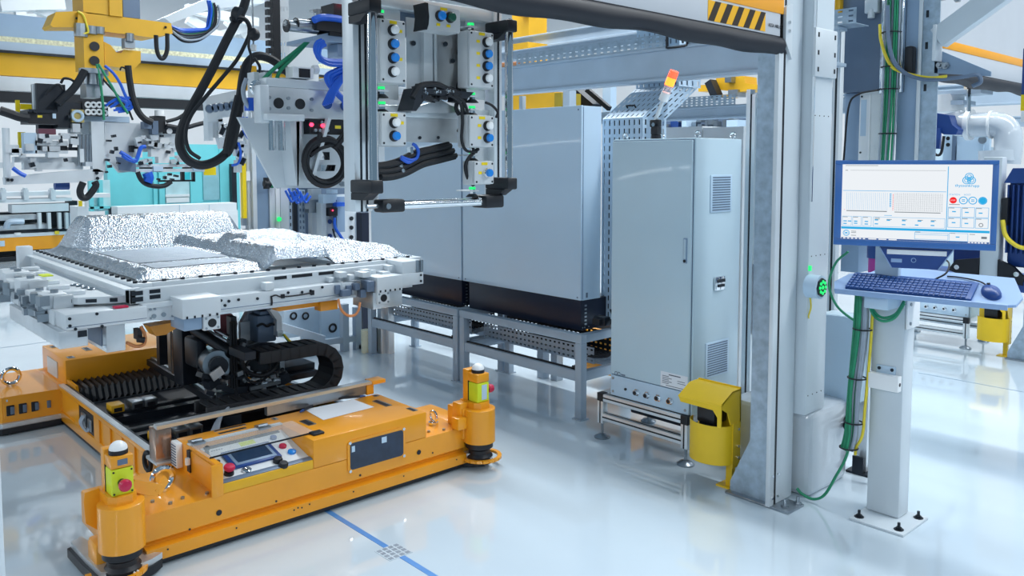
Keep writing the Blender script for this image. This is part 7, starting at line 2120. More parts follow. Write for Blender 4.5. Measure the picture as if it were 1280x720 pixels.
# hoses of the hoist
hh = MB()
hh.tube([(-8.420, 2.300, 2.539), (-8.420, 2.242, 2.432), (-8.420, 2.185, 2.348), (-8.420, 2.115, 2.278), (-8.420, 2.060, 2.217)], 0.035, 8)
hh.tube([(-8.400, 2.678, 2.611), (-8.400, 2.689, 2.474), (-8.400, 2.713, 2.308), (-8.400, 2.754, 2.187), (-8.400, 2.811, 2.112), (-8.400, 2.886, 2.075)], 0.032, 8)
hh.tube([(-8.450, 2.101, 2.411), (-8.450, 2.129, 2.456), (-8.450, 2.182, 2.452), (-8.450, 2.222, 2.425)], 0.012, 6).tube([(-8.450, 1.978, 2.302), (-8.450, 2.033, 2.377), (-8.450, 2.087, 2.395), (-8.450, 2.112, 2.353)], 0.012, 6)
hh.tube([(-8.450, 2.446, 2.492), (-8.450, 2.507, 2.421), (-8.450, 2.583, 2.334), (-8.450, 2.668, 2.231), (-8.450, 2.722, 2.095)], 0.010, 6).tube([(-8.450, 2.620, 2.565), (-8.450, 2.635, 2.596), (-8.450, 2.671, 2.584), (-8.450, 2.692, 2.555)], 0.008, 6)
hh.tube([(-8.450, 1.607, 2.142), (-8.450, 1.680, 2.117), (-8.450, 1.753, 2.091), (-8.450, 1.829, 2.080)], 0.04, 8).tube([(-8.450, 3.043, 2.090), (-8.450, 3.154, 2.125), (-8.450, 3.236, 2.176), (-8.450, 3.302, 2.211)], 0.02, 6).tube([(-8.450, 3.041, 2.050), (-8.450, 3.199, 2.030), (-8.450, 3.339, 2.066), (-8.450, 3.439, 2.094)], 0.025, 6)
single('hoist_hoses', hh, RUBBER, 'black hoses draped around the yellow hoist head', 'hose')
single('green_hoist_cable', MB().tube([(-8.380, 2.394, 2.602), (-8.380, 2.412, 2.492), (-8.380, 2.428, 2.344), (-8.380, 2.437, 2.195), (-8.380, 2.440, 2.083)], 0.012, 6).tube([(-8.380, 2.408, 2.603), (-8.380, 2.468, 2.496), (-8.380, 2.535, 2.373), (-8.380, 2.602, 2.240), (-8.380, 2.658, 2.151)], 0.012, 6), GREENC, 'green cables dropping from the lower hole of the yellow hoist', 'cable')
bh_ = MB()
for i in range(5):
    bh_.tube([tuple(Vector(p) + Vector((0, 0.02 * i, 0.02 * math.sin(i * 2)))) for p in [(-8.400, 2.465, 2.220), (-8.400, 2.537, 2.269), (-8.400, 2.596, 2.287), (-8.400, 2.652, 2.244), (-8.400, 2.622, 2.197), (-8.400, 2.535, 2.178)]], 0.012, 6)
bh_.tube([(-8.400, 2.470, 2.595), (-8.400, 2.546, 2.525), (-8.400, 2.600, 2.438), (-8.400, 2.641, 2.334), (-8.400, 2.682, 2.245)], 0.014, 6)
bh_.tube([(-8.400, 2.580, 1.783), (-8.400, 2.651, 1.738), (-8.400, 2.709, 1.692), (-8.400, 2.740, 1.738), (-8.400, 2.772, 1.824), (-8.400, 2.818, 1.840)], 0.02, 6).tube([(-8.400, 2.600, 1.753), (-8.400, 2.665, 1.707), (-8.400, 2.724, 1.707)], 0.02, 6).tube([(-8.400, 1.676, 1.636), (-8.400, 1.725, 1.593), (-8.400, 1.774, 1.564)], 0.02, 6)
single('blue_hoist_hoses', bh_, BLUEC, 'blue hoses tangled below the yellow hoist', 'hose')

# left and right gripper plates hung below
lg_ = thing('left_gripper', 'pale gripper frame with clamps at far left below the black valve box', 'gripper', (-8.500, 1.974, 1.486))
part('vertical_plate', MB().box(-8.580, -8.500, 2.360, 2.474, 1.593, 2.072), ALUM, lg_)
part('bottom_plate', MB().prism([tuple(p[1:]) for p in [(-8.500, 1.631, 1.550), (-8.500, 1.978, 1.589), (-8.500, 2.403, 1.623), (-8.500, 2.466, 1.592), (-8.500, 2.428, 1.524), (-8.500, 2.245, 1.496), (-8.500, 1.635, 1.485)]], 'x', XH - 0.1, XH), ALUM, lg_)
part('upper_bar', MB().box(-8.700, -8.600, 1.732, 2.320, 1.684, 1.736), ALUM, lg_)
part('upper_bar', MB().box(-8.650, -8.550, 1.796, 2.291, 1.618, 1.684), ALUM, lg_)
part('clamp_bar', MB().box(-8.620, -8.500, 1.883, 2.154, 1.839, 1.883).box(-8.620, -8.500, 1.880, 2.152, 1.766, 1.795), ALUM, lg_)
part('clamp_gap', MB().box(-8.630, -8.530, 1.901, 2.154, 1.795, 1.847), BLACK, lg_)
part('clamp_jaw', MB().box(-8.570, -8.470, 1.976, 2.069, 1.729, 1.780), ALUM, lg_)
part('back_plate', MB().box(-8.700, -8.650, 2.205, 2.430, 1.952, 2.089), ALUM, lg_)
for q0, q1 in zip([(-8.520, 2.258, 1.947), (-8.520, 2.293, 1.948), (-8.520, 2.328, 1.949), (-8.520, 2.356, 1.949)], [(-8.520, 2.248, 1.654), (-8.520, 2.283, 1.654), (-8.520, 2.318, 1.654), (-8.520, 2.346, 1.654)]):
    part('guide_rod', MB().cyl(q0, q1, 0.017, 8), STEEL, lg_)
part('side_rod', MB().cyl((-8.500, 1.654, 1.991), (-8.500, 1.649, 1.550), 0.03, 10), ALUM, lg_)
part('side_bracket', MB().box(-8.550, -8.500, 2.253, 2.288, 1.684, 1.812).box(-8.550, -8.500, 1.598, 1.710, 1.635, 1.685), ALUM, lg_)
part('left_block', MB().box(-8.600, -8.500, 1.793, 1.896, 1.765, 1.953), CABW, lg_)
part('red_unit', MB().box(-8.600, -8.500, 1.913, 2.057, 1.941, 1.992), mat('dark red unit', '#6A3A4A', 0.4), lg_)
part('dark_bar', MB().box(-8.650, -8.550, 2.172, 2.269, 1.797, 1.827).box(-8.800, -8.700, 1.959, 2.204, 2.000, 2.045), DARK, lg_)
part('top_plate', MB().box(-8.800, -8.600, 2.319, 2.741, 2.071, 2.132), CABW, lg_)
part('bolt', MB().cyl((-8.500, 2.395, 1.585), (-8.480, 2.389, 1.585), 0.016, 8).cyl((-8.500, 2.400, 1.532), (-8.480, 2.394, 1.532), 0.016, 8).cyl((-8.500, 1.655, 1.528), (-8.480, 1.651, 1.528), 0.014, 8).cyl((-8.500, 1.686, 1.528), (-8.480, 1.682, 1.528), 0.014, 8), DARK, lg_)
sm2 = MB()
rr = random.Random(31)
for q in [(-8.500, 1.776, 1.743), (-8.500, 1.830, 1.822), (-8.500, 1.852, 1.707), (-8.500, 1.937, 1.911), (-8.500, 1.989, 1.897), (-8.500, 2.055, 1.913), (-8.500, 2.123, 1.929), (-8.500, 2.203, 1.886), (-8.500, 1.900, 1.619), (-8.500, 2.025, 1.810), (-8.500, 1.959, 1.809), (-8.500, 2.221, 2.006), (-8.500, 2.191, 1.931), (-8.500, 1.727, 1.778), (-8.500, 1.690, 1.806), (-8.500, 2.320, 1.669)]:
    sm2.obox(q, (0.08, rr.uniform(.04, .11), rr.uniform(.03, .08)), 0, 0, 0)
part('small_clamp', sm2, ALUD, lg_, kind='stuff')
sm2 = MB()
for q in [(-8.480, 1.918, 1.881), (-8.480, 1.972, 1.926), (-8.480, 2.090, 1.884), (-8.480, 2.169, 1.841), (-8.480, 2.219, 1.916), (-8.480, 2.124, 1.707), (-8.480, 1.846, 1.663), (-8.480, 2.486, 1.707), (-8.480, 2.505, 1.646), (-8.480, 2.475, 1.592), (-8.480, 2.531, 1.784), (-8.480, 2.569, 1.815), (-8.480, 2.506, 1.891), (-8.480, 2.551, 1.937), (-8.480, 2.586, 1.676), (-8.480, 1.889, 2.141), (-8.480, 2.165, 2.107)]:
    sm2.obox(q, (0.05, rr.uniform(.015, .04), rr.uniform(.012, .04)), 0, rr.uniform(-.3, .3), 0)
part('dark_fitting', sm2, DARK, lg_, kind='stuff')
part('hook_hose', MB().tube([(-8.500, 2.272, 1.496), (-8.500, 2.242, 1.421), (-8.500, 2.254, 1.360), (-8.500, 2.295, 1.351), (-8.500, 2.339, 1.396), (-8.500, 2.383, 1.463), (-8.500, 2.371, 1.502)], 0.032, 8), RUBBER, lg_)
part('suction_dome', MB().cyl((-8.700, 2.074, 1.465), (-8.700, 2.198, 1.463), 0.04, 12), NAVY, lg_)

rg_ = thing('right_gripper', 'pale gripper with valves and lower rail, left of the big hose loop', 'gripper', (-8.500, 3.062, 1.587))
part('plate', MB().prism([tuple(p[1:]) for p in [(-8.600, 2.511, 2.078), (-8.600, 2.954, 2.068), (-8.600, 3.288, 1.996), (-8.600, 3.249, 1.790), (-8.600, 2.791, 1.787), (-8.600, 2.712, 1.668), (-8.600, 2.801, 1.596), (-8.600, 2.634, 1.582), (-8.600, 2.500, 1.746)]], 'x', XH - 0.16, XH - 0.1), ALUM, rg_)
part('lower_rail', MB().box(-8.600, -8.500, 2.755, 3.456, 1.635, 1.667).box(-8.580, -8.480, 2.747, 3.429, 1.587, 1.619), ALUM, rg_)
part('rail_block', MB().box(-8.510, -8.460, 2.908, 3.001, 1.596, 1.644).box(-8.510, -8.460, 3.306, 3.405, 1.593, 1.642), CABW, rg_)
part('rail_slot', MB().box(-8.560, -8.510, 3.035, 3.114, 1.619, 1.651).box(-8.560, -8.510, 3.227, 3.326, 1.617, 1.650).box(-8.560, -8.510, 2.803, 2.910, 1.620, 1.644), BLACK, rg_)
part('black_valve', MB().box(-8.600, -8.480, 2.928, 3.045, 1.986, 2.144), BLACK, rg_)
part('valve_cap', MB().cyl((-8.500, 2.993, 2.201), (-8.500, 2.992, 2.145), 0.045, 12), WHITEB, rg_)
part('grey_valve', MB().box(-8.550, -8.450, 2.826, 2.910, 2.014, 2.084).box(-8.550, -8.450, 2.901, 2.963, 1.960, 2.094), DUCT, rg_)
part('switch_bar', MB().box(-8.560, -8.500, 3.042, 3.161, 1.973, 2.029), DARKP, rg_)
part('switch_dot', MB().cyl((-8.500, 3.089, 1.997), (-8.470, 3.078, 1.996), 0.028, 14), WHITEB, rg_)
part('white_block', MB().box(-8.600, -8.500, 2.903, 3.131, 1.739, 1.819).box(-8.600, -8.500, 2.758, 2.819, 1.731, 1.817).box(-8.600, -8.500, 2.971, 3.081, 1.675, 1.739).box(-8.600, -8.500, 2.992, 3.087, 1.868, 1.932), WHITE, rg_)
part('dark_square', MB().box(-8.600, -8.550, 2.723, 2.799, 1.786, 1.849), BLACK, rg_)
part('rib_plate', MB().prism([tuple(p[1:]) for p in [(-8.480, 2.573, 1.738), (-8.480, 2.676, 1.723), (-8.480, 2.749, 1.668), (-8.480, 2.746, 1.590), (-8.480, 2.598, 1.607)]], 'x', XH - 0.02, XH + 0.02), DUCT, rg_)
sm2 = MB()
for q in [(-8.500, 2.778, 1.911), (-8.500, 2.824, 1.928), (-8.500, 2.869, 1.905), (-8.500, 2.776, 1.864), (-8.500, 2.914, 1.866), (-8.500, 2.960, 1.851), (-8.500, 3.038, 1.852), (-8.500, 3.102, 1.868), (-8.500, 3.148, 1.821), (-8.500, 3.162, 1.740), (-8.500, 2.878, 1.707), (-8.500, 2.832, 1.691), (-8.500, 3.112, 1.691), (-8.500, 3.193, 1.707), (-8.500, 3.259, 1.740), (-8.500, 2.931, 1.930)]:
    sm2.obox(q, (0.06, rr.uniform(.03, .09), rr.uniform(.02, .06)), 0, rr.uniform(-.4, .4), 0)
part('small_clamp', sm2, ALUD, rg_, kind='stuff')
sm2 = MB()
for q in [(-8.480, 2.785, 1.879), (-8.480, 2.884, 1.881), (-8.480, 3.002, 1.946), (-8.480, 3.060, 1.787), (-8.480, 2.794, 1.676), (-8.480, 3.152, 1.675), (-8.480, 3.266, 1.675), (-8.480, 2.886, 1.676), (-8.480, 2.958, 1.516), (-8.480, 3.021, 1.531), (-8.480, 3.092, 1.514), (-8.480, 3.070, 1.563), (-8.480, 3.133, 1.546)]:
    sm2.obox(q, (0.05, rr.uniform(.015, .04), rr.uniform(.012, .04)), 0, rr.uniform(-.3, .3), 0)
part('dark_fitting', sm2, DARK, rg_, kind='stuff')
part('lower_hose', MB().tube([(-8.480, 2.761, 1.590), (-8.480, 2.789, 1.518), (-8.480, 2.841, 1.470), (-8.480, 2.933, 1.445), (-8.480, 3.019, 1.451), (-8.480, 3.083, 1.490)], 0.024, 8), RUBBER, rg_)
part('blue_hose', MB().tube([(-8.480, 2.852, 1.581), (-8.480, 2.866, 1.533), (-8.480, 2.849, 1.486)], 0.05, 8), BLUEC, rg_)
part('display_frame', MB().box(-8.540, -8.500, 2.973, 3.334, 1.488, 1.505).box(-8.540, -8.500, 3.311, 3.336, 1.485, 1.584).box(-8.540, -8.500, 3.197, 3.229, 1.495, 1.593), BLACK, rg_)
single('post_it', MB().box(-8.610, -8.600, 3.469, 3.598, 1.548, 1.632), LEMON, 'bright yellow card left of the thick hose loop bottom', 'card')
part('yellow_tag', MB().box(-9.030, -9.000, 1.844, 1.878, 2.147, 2.275), LEMON, lg_)
part('yellow_plate', MB().box(-9.030, -9.000, 1.884, 1.999, 2.188, 2.241), LEMON, lg_)
part('yellow_bar', MB().box(-8.730, -8.700, 1.791, 1.849, 1.817, 1.964), LEMON, lg_)

# ------------------------------------------------------------------ far vehicle with its carrier at left
XV = -16.0
fv2 = thing('far_vehicle', 'distant orange vehicle at the left picture edge behind the battery pack', 'vehicle', (-17, 3.0, 0))
part('body', MB().box(-16.900, -16.000, 2.284, 3.956, 0.174, 0.417), ORANGE, fv2)
part('wheel_block', MB().box(XV - 0.7, XV - 0.2, 2.0, 3.8, 0, 0.2), BLACK, fv2)
part('top_strip', MB().box(-16.940, -15.990, 2.288, 3.984, 0.404, 0.458), ALUM, fv2)
part('seal', MB().box(XV - 0.8, XV - 0.02, 1.6, 4.0, 0.01, 0.08), BLACK, fv2)
part('label', MB().box(-16.000, -15.990, 2.956, 3.026, 0.262, 0.357), CABW, fv2)
part('dark_deck', MB().box(-17.300, -16.100, 2.527, 4.013, 0.429, 0.511), DARK, fv2)
part('lamp', MB().cyl((-16.000, 3.222, 0.437), (-16.000, 3.223, 0.478), 0.05, 12), WHITEB, fv2)
fc = thing('far_carrier', 'distant grey carrier tower with rails standing on the far vehicle', 'carrier', (-17, 3.0, 0.5))
part('lower_frame', MB().box(-16.600, -16.100, 2.536, 3.568, 0.686, 0.767).box(-16.600, -16.100, 2.530, 3.711, 0.519, 0.601), ALUD, fc)
part('dark_core', MB().box(-16.800, -16.500, 2.597, 4.265, 0.449, 0.801), DARKP, fc)
part('mid_beam', MB().box(-16.300, -16.000, 3.156, 4.029, 0.817, 0.955), ALUM, fc)
part('upper_rail', MB().box(-16.400, -16.000, 2.532, 4.084, 0.993, 1.048).box(-16.450, -16.050, 2.544, 4.076, 1.100, 1.168), ALUM, fc)
part('end_box', MB().box(-16.300, -16.000, 4.042, 4.171, 0.781, 0.993), DARKP, fc)
part('end_plate', MB().box(-16.300, -16.000, 4.035, 4.164, 0.554, 0.781), FRAME, fc)
part('upright', MB().box(-16.050, -15.950, 3.534, 3.583, 0.530, 0.806), ALUM, fc)
part('upright', MB().box(-16.050, -15.950, 3.681, 3.731, 0.522, 0.800), ALUM, fc)
part('upright', MB().box(-16.050, -15.950, 3.844, 3.894, 0.513, 0.793), ALUM, fc)
part('upright', MB().box(-16.050, -15.950, 3.957, 4.008, 0.507, 0.788), ALUM, fc)
part('top_block', MB().box(-16.150, -15.950, 3.332, 3.404, 1.033, 1.210).box(-16.140, -15.940, 3.351, 3.387, 1.169, 1.237), ALUM, fc)
part('top_block', MB().box(-16.150, -15.950, 3.747, 3.822, 1.020, 1.200).box(-16.140, -15.940, 3.766, 3.804, 1.159, 1.228), ALUM, fc)
part('top_block', MB().box(-16.150, -15.950, 3.003, 3.073, 1.044, 1.218).box(-16.140, -15.940, 3.022, 3.056, 1.178, 1.245), ALUM, fc)
part('arch', MB().tube([(-15.940, 3.049, 0.559), (-15.940, 3.076, 0.652), (-15.940, 3.147, 0.676), (-15.940, 3.314, 0.667)], 0.05, 8), FRAME, fc)
part('amber_tag', MB().box(-15.990, -15.940, 3.784, 3.846, 0.419, 0.474), YELC, fc)

# teal machine and low white wall
te = thing('teal_machine', 'turquoise machine enclosure with glass doors, far behind the silver foil', 'machine', (-15, 6, 0))
XT = -14.5
part('panel', MB().box(-14.900, -14.500, 4.302, 6.500, 0.004, 1.988), TEAL, te)
part('frame_post', MB().box(-14.550, -14.450, 4.232, 4.319, 0.504, 1.973).box(-14.550, -14.450, 4.958, 5.011, 0.871, 1.645).box(-14.550, -14.450, 5.050, 5.144, 0.866, 1.644).box(-14.550, -14.450, 5.582, 5.780, 0.843, 1.713).box(-14.550, -14.450, 6.116, 6.338, 0.821, 1.999), TEAL, te)
part('door_glass', MB().box(-14.520, -14.470, 5.163, 5.574, 0.965, 1.464), mat('pale green glass', '#B9D9DE', 0.12), te)
part('door_glass', MB().box(-14.520, -14.470, 5.818, 6.107, 1.002, 1.642), mat('grey green glass', '#8FBFC8', 0.12), te)
part('door_bar', MB().box(-14.480, -14.430, 5.146, 5.556, 1.078, 1.120).box(-14.480, -14.430, 5.157, 5.540, 0.981, 1.064), WHITE, te)
part('dark_opening', MB().box(-14.510, -14.460, 5.424, 5.618, 1.351, 1.490), TEALD, te)
part('side_frame', MB().box(-14.400, -14.300, 3.910, 3.969, 0.893, 1.392).box(-14.400, -14.300, 4.053, 4.113, 0.913, 1.390).box(-14.400, -14.300, 3.903, 4.215, 0.927, 0.965), TEAL, te)
part('side_panel', MB().box(-14.450, -14.400, 3.937, 4.251, 0.882, 1.388), mat('pale teal acrylic', '#C6E6EA', 0.2), te)
part('dark_block', MB().box(-14.400, -14.300, 4.213, 4.311, 0.827, 0.945).box(-14.400, -14.300, 6.267, 6.357, 0.824, 1.642), DARK, te)
lw = thing('low_wall', 'low white machine guard wall in front of the turquoise machine', 'guard', (-13.5, 6, 0))
XL = -13.5
part('top_panel', MB().box(-13.800, -13.500, 4.082, 5.991, 0.808, 0.989), WHITE, lw)
part('front_panel', MB().box(-13.780, -13.480, 4.064, 6.000, 0.146, 0.860), WHITE, lw)
part('panel_joint', MB().box(-13.486, -13.476, 5.021, 5.029, 0.418, 0.989).box(-13.486, -13.476, 5.507, 5.515, 0.386, 0.971), CAB, lw)
wc_ = thing('white_cabinet', 'small white cabinet with tiny yellow box and rail, left of the low white guard wall', 'cabinet', (-13.500, 3.582, 0.266))
part('body', MB().box(-13.900, -13.500, 3.514, 3.669, 0.012, 1.015), WHITE, wc_)
part('yellow_box', MB().box(-13.600, -13.550, 3.556, 3.600, 1.014, 1.098), LEMON, wc_)  # plain yellow box, not a light source
part('white_rail', MB().box(-13.500, -13.200, 3.533, 3.897, 1.154, 1.213), WHITE, wc_)
part('rail_post', MB().box(-13.500, -13.400, 3.616, 3.649, 0.994, 1.162), WHITE, wc_)

# ------------------------------------------------------------------ station behind the battery, left of the enclosures
XS = -7.6
st = thing('light_curtain', 'yellow light curtain post with white bracket behind the foil', 'post', (-7.600, 3.448, 0.703))
part('curtain', MB().box(-7.650, -7.600, 3.438, 3.474, 1.146, 1.707), LEMON, st)
part('profile', MB().box(-7.670, -7.620, 3.496, 3.553, 0.931, 2.322), ALUM, st)
part('bracket', MB().box(-7.650, -7.600, 3.477, 3.517, 1.507, 1.599), WHITEB, st)
part('foot_clamp', MB().box(-7.650, -7.600, 3.434, 3.474, 1.076, 1.145), STEEL, st)
s1 = thing('station_column', 'wide blue grey station column behind the battery pack', 'column', (-7.600, 3.637, 0.687))
part('shaft', MB().box(-7.800, -7.600, 3.547, 3.713, 0.690, 2.172), BLUEG, s1)
part('edge', MB().box(-7.640, -7.580, 3.530, 3.570, 0.698, 2.168).box(-7.640, -7.580, 3.701, 3.769, 0.682, 2.020), ALUM, s1)
part('white_strip', MB().box(-7.600, -7.570, 3.761, 3.804, 0.918, 1.589), WHITE, s1)
part('green_light', MB().cyl((-7.560, 3.788, 1.124), (-7.530, 3.773, 1.126), 0.024, 12), GREENLED, s1)
part('right_profile', MB().box(-7.660, -7.580, 3.817, 3.903, 0.671, 1.786), ALUM, s1)
part('black_sensor', MB().cyl((-7.500, 3.607, 1.484), (-7.500, 3.756, 1.465), 0.035, 14).cyl((-7.500, 3.633, 1.537), (-7.500, 3.631, 1.429), 0.03, 12), BLACK, s1)
part('sensor_band', MB().cyl((-7.500, 3.673, 1.475), (-7.500, 3.698, 1.471), 0.038, 14), GREENC, s1)
s2_ = thing('station_cabinet', 'dark blue station recess with perforated rails behind the battery pack', 'cabinet', (-7.600, 4.115, 0.647))
part('back', MB().box(-8.000, -7.900, 4.068, 5.030, 0.585, 1.793), DUCT, s2_)
part('rail', MB().box(-7.800, -7.700, 4.014, 4.058, 0.645, 1.382), DARK, s2_)
rl = MB()
a_ = Vector((-7.650, 3.938, 0.739))
rl.perf(a_, tuple(Vector((-7.650, 3.973, 0.736)) - a_), (0, 0, 0.85), 1, 12, 0.4, 0.5)
a_ = Vector((-7.680, 4.062, 0.809))
rl.perf(a_, tuple(Vector((-7.680, 4.134, 0.804)) - a_), (0, 0, 0.6), 2, 10, 0.5, 0.5)
part('perforated_rail', rl, GALV, s2_)
part('pale_panel', MB().box(-7.730, -7.650, 4.196, 4.307, 0.798, 1.411), ALUM, s2_)
part('clamp', MB().cyl((-7.600, 4.117, 1.237), (-7.500, 4.063, 1.243), 0.03, 10).box(-7.640, -7.560, 4.113, 4.240, 1.171, 1.301), STEEL, s2_)
s3_ = thing('valve_station', 'tall pale panel with round holes and blue hoses, left of the enclosures', 'panel', (-7.600, 4.534, 0.612))
part('panel', MB().box(-7.530, -7.500, 4.275, 4.625, 0.629, 1.352), ALUM, s3_)
part('edge_profile', MB().box(-7.550, -7.450, 4.191, 4.246, 0.653, 1.279).box(-7.580, -7.480, 4.621, 4.679, 0.613, 1.154), COLUMN, s3_)
for q in [(-7.495, 4.566, 1.098), (-7.495, 4.564, 1.002), (-7.495, 4.562, 0.901)]:
    part('hole', MB().cyl(q, tuple(Vector(q) + Vector((0.01, 0, 0))), 0.022, 14), BLACK, s3_)
for q in [(-7.495, 4.311, 1.078), (-7.495, 4.308, 0.930), (-7.495, 4.366, 1.067)]:
    part('blue_port', MB().cyl(q, tuple(Vector(q) + Vector((0.01, 0, 0))), 0.024, 14), NAVY, s3_)
part('top_actuator', MB().box(-7.500, -7.400, 4.188, 4.343, 1.304, 1.361).box(-7.500, -7.400, 4.187, 4.333, 1.272, 1.304).box(-7.500, -7.400, 4.280, 4.353, 1.367, 1.408), CABW, s3_)
part('controller', MB().box(-7.500, -7.400, 4.258, 4.349, 1.140, 1.221), BLACK, s3_)
part('controller_led', MB().cyl((-7.400, 4.294, 1.197), (-7.380, 4.283, 1.199), 0.008, 8), REDLED, s3_)
part('grey_valve', MB().box(-7.520, -7.420, 4.352, 4.445, 0.970, 1.332), BLUEG, s3_)
part('blue_fitting', MB().box(-7.430, -7.350, 4.312, 4.405, 1.238, 1.278), BLUEC, s3_)
part('blue_hose', MB().tube([(-7.400, 4.312, 1.123), (-7.400, 4.319, 1.025), (-7.400, 4.373, 0.940), (-7.400, 4.437, 0.854), (-7.400, 4.484, 0.801)], 0.016, 6), BLUEC, s3_)
part('black_hose', MB().tube([(-7.400, 4.291, 1.010), (-7.400, 4.326, 0.910), (-7.400, 4.418, 0.822)], 0.010, 6), RUBBER, s3_)
bz_ = MB()
for i in range(6):
    bz_.tube([tuple(Vector(p) + Vector((0, 0.03 * i - .06, 0.02 * math.sin(i * 2)))) for p in [(-7.400, 3.839, 1.411), (-7.400, 3.872, 1.348), (-7.400, 3.906, 1.300), (-7.400, 3.959, 1.361)]], 0.012, 6)
part('blue_hose', bz_, BLUEC, s2_)
part('edge_bar', MB().box(-7.800, -6.900, 3.407, 3.555, 0.999, 1.028).box(-7.700, -7.000, 3.607, 3.937, 0.951, 0.981), BLACK, s2_)
single('side_gap_panel', MB().box(-7.100, -7.000, 4.383, 4.466, -0.031, 1.186), PLINTH, 'dark gap panel left of the far enclosure', 'panel')

# bench with ringed box below the battery
bn = thing('ringed_box', 'pale box with black rings below the carrier, on a steel bench', 'box', (-6.600, 3.559, 0.054))
part('case', MB().box(-6.950, -6.600, 3.332, 3.698, 0.148, 0.391).box(-6.950, -6.550, 3.670, 3.865, 0.038, 0.367), CABW, bn)
for q in [(-6.595, 3.422, 0.339), (-6.595, 3.538, 0.324)]:
    part('ring', MB().ring(q, 0.028, 0.008, 'x', 18, 6), BLACK, bn)
part('ring', MB().ring((-6.545, 3.780, 0.191), 0.034, 0.010, 'x', 18, 6), BLACK, bn)
be = thing('profile_bench', 'steel bench with bright legs below the carrier, left of the tables', 'bench', (-6.5, 3.7, 0))
part('rail', MB().bar((-6.500, 3.259, 0.283), (-6.400, 3.607, 0.137), 0.06).bar((-6.400, 3.583, 0.112), (-6.400, 3.973, 0.097), 0.05), FRAME, be)
for q in [(-6.400, 3.813, 0.425), (-6.400, 3.944, 0.380), (-6.400, 3.583, 0.083), (-6.400, 3.972, 0.039)]:
    part('leg', MB().box(q[0] - 0.03, q[0] + 0.03, q[1] - 0.03, q[1] + 0.03, 0, q[2]), FRAME, be)
pt_ = thing('machine_support', 'slim aluminium leg with black gusset under the left table', 'leg', (-6.103, 4.076, 0.000))
for q in ((-6.111, 4.022, 0.000), (-6.068, 4.069, 0.000)):
    part('profile', MB().box(q[0] - 0.03, q[0] + 0.03, q[1] - 0.03, q[1] + 0.03, 0, 0.45), ALU, pt_)
q = (-6.223, 4.036, 0.000)
part('gusset', MB().prism([(q[0] - 0.08, 0.0), (q[0] + 0.06, 0.0), (q[0] + 0.06, 0.30), (q[0] + 0.02, 0.30)], 'y', q[1] - 0.01, q[1] + 0.01), BLACK, pt_)
single('clear_bottle', MB().cyl((-6.223, 3.944, 0.000), tuple(Vector((-6.223, 3.944, 0.000)) + Vector((0, 0, 0.2))), 0.06, 14), mat('pale plastic bottle', '#D9DCC4', 0.2), 'pale plastic bottle on the floor beside the left table leg', 'bottle')

# ------------------------------------------------------------------ background right of the frame
yb = thing('yellow_crate', 'yellow machine housing seen above the enclosure, under the pale beam', 'housing', (-6.491, 6.400, 2.302))
part('body', MB().box(-7.065, -6.331, 6.400, 6.700, 2.276, 2.444), YELLOW, yb)
part('end', MB().box(-6.311, -6.203, 6.380, 6.680, 2.256, 2.426), mat('yellow paint with painted shade', '#A08A20', 0.45), yb)  # shade of the end face put into a darker yellow
part('post', MB().box(-6.105, -6.011, 6.300, 6.400, -0.603, 2.435).box(-6.675, -6.623, 6.200, 6.250, 2.258, 2.405), FRAME, yb)
single('yellow_motor_block', MB().box(-6.954, -6.641, 6.300, 6.600, 2.789, 2.999), YELLOW, 'yellow block above the left tray end, beside the right tube handle', 'block')
single('yellow_upper_block', MB().box(-7.449, -7.155, 6.800, 7.100, 3.136, 3.475).box(-7.255, -7.145, 6.700, 6.900, 3.394, 3.505), YELLOW, 'yellow block at the top beside the right tube handle', 'block')
single('stair_conveyor', MB().bar((-6.627, 7.000, 2.519), (-6.279, 7.000, 2.283), 0.16, 0.12).bar((-6.311, 6.900, 2.493), (-5.980, 6.900, 2.265), 0.05, 0.05), DARK, 'dark slanting energy chain between beam and enclosure', 'chain')
single('white_side_panel', MB().box(-6.347, -6.226, 7.200, 7.300, -0.522, 2.546), CABW, 'white panel behind the duct bend above the enclosure', 'panel')
yc = thing('yellow_gripper', 'small yellow gripper crane far behind the amber lamp', 'gripper', (-6.184, 9.500, 2.551))
part('hanger', MB().box(-6.300, -6.178, 9.550, 9.650, 2.787, 4.433), YELLOW, yc)
part('bar', MB().prism([(p[0], p[2]) for p in [(-6.374, 9.500, 2.816), (-5.950, 9.500, 2.795), (-5.936, 9.500, 2.701), (-5.738, 9.500, 2.667), (-5.737, 9.500, 2.617), (-6.004, 9.500, 2.592), (-6.370, 9.500, 2.646)]], 'y', 9.5, 9.8), YELLOW, yc)
part('arm', MB().box(-6.650, -6.459, 9.500, 9.700, 2.636, 2.722).box(-6.273, -6.127, 9.450, 9.650, 2.528, 2.570), YELLOW, yc)
part('black_arm', MB().bar((-6.392, 9.400, 2.747), (-6.277, 9.400, 2.530), 0.14, 0.1), DARKP, yc)
part('fitting', MB().box(-6.172, -6.075, 9.400, 9.600, 2.718, 2.801).box(-6.152, -6.008, 9.450, 9.650, 2.532, 2.625), STEEL, yc)
mr = thing('machine_row', 'row of dark and silver machinery between the far beam and white boxes', 'machine', (-5.822, 8.200, 2.086))
part('back', MB().box(-6.764, -5.228, 8.400, 8.600, 2.057, 2.211), DUCT, mr)
sm2 = MB()
rr = random.Random(17)
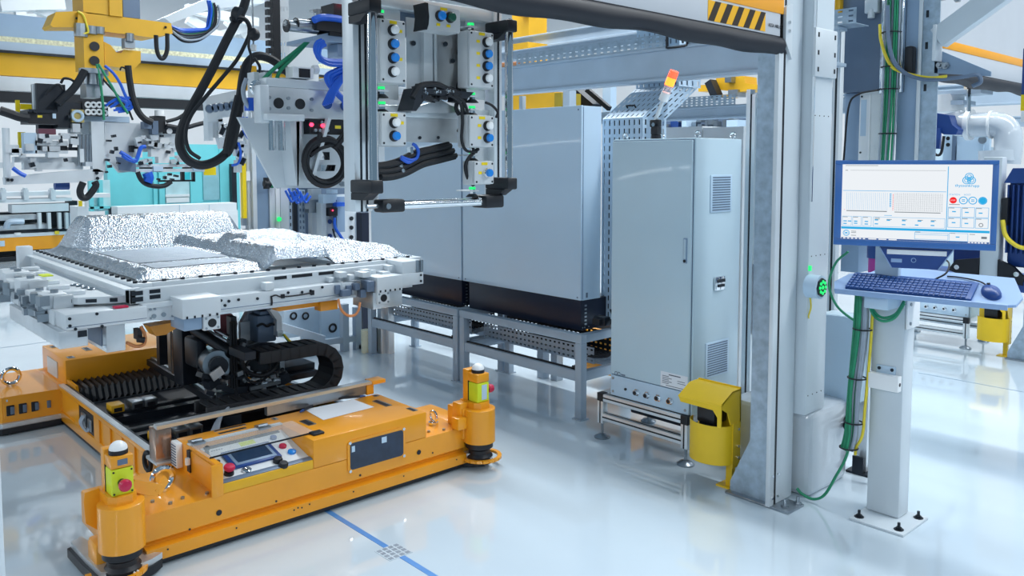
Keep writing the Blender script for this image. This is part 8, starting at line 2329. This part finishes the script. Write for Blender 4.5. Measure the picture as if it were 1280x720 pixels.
for i in range(28):
    a = rr.uniform(830, 925)
    sm2.obox(tuple(Vector((-5.822, 8.200, 2.124)) + Vector((rr.uniform(-.38, .62), rr.uniform(-.1, .1), rr.uniform(-.05, .05)))), (rr.uniform(.03, .08), .1, rr.uniform(.03, .08)))
part('fitting', sm2, STEEL, mr, kind='stuff')
part('blue_unit', MB().box(-6.061, -5.945, 8.100, 8.300, 2.089, 2.174).box(-6.523, -6.374, 8.100, 8.300, 2.102, 2.220), NAVY, mr)
part('white_unit', MB().box(-5.254, -5.110, 8.050, 8.250, 2.037, 2.153).box(-5.862, -5.794, 8.050, 8.250, 2.045, 2.195), CABW, mr)
part('stand', MB().box(-6.665, -5.137, 8.300, 8.600, -0.424, 2.053), BLUEG, mr)
single('white_box', MB().box(-4.123, -3.601, 5.200, 5.700, -0.198, 1.956), WHITE, 'left one of two white boxes behind the tall control cabinet top', 'box', 'white boxes behind the control cabinet')
single('white_box', MB().box(-3.594, -3.252, 5.200, 5.700, -0.101, 1.944), WHITE, 'right one of two white boxes behind the tall control cabinet top', 'box', 'white boxes behind the control cabinet')
fe = thing('safety_fence', 'aluminium fence panel between control cabinet and door post', 'fence', (-2.6, 4.5, 0))
part('post', MB().box(-2.767, -2.740, 4.450, 4.500, 0.032, 2.130).box(-2.728, -2.706, 4.450, 4.500, 0.040, 2.099), ALU, fe)
part('post_gap', MB().box(-2.743, -2.732, 4.455, 4.485, 0.125, 2.101), DARK, fe)
part('cross_bar', MB().box(-2.712, -2.604, 4.460, 4.500, 1.071, 1.096).box(-2.736, -2.628, 4.460, 4.500, 2.077, 2.096), ALU, fe)
part('panel_sheet', MB().box(-2.736, -2.602, 4.480, 4.490, 1.094, 2.078), CAB, fe)
part('lower_sheet', MB().box(-2.719, -2.584, 4.480, 4.490, 0.633, 1.070), DUCT, fe)
single('orange_far_vehicle', MB().box(-4.654, -4.360, 7.500, 8.000, -0.281, -0.048), ORANGE, 'orange vehicle end far behind the fence panel beside the door post', 'vehicle')
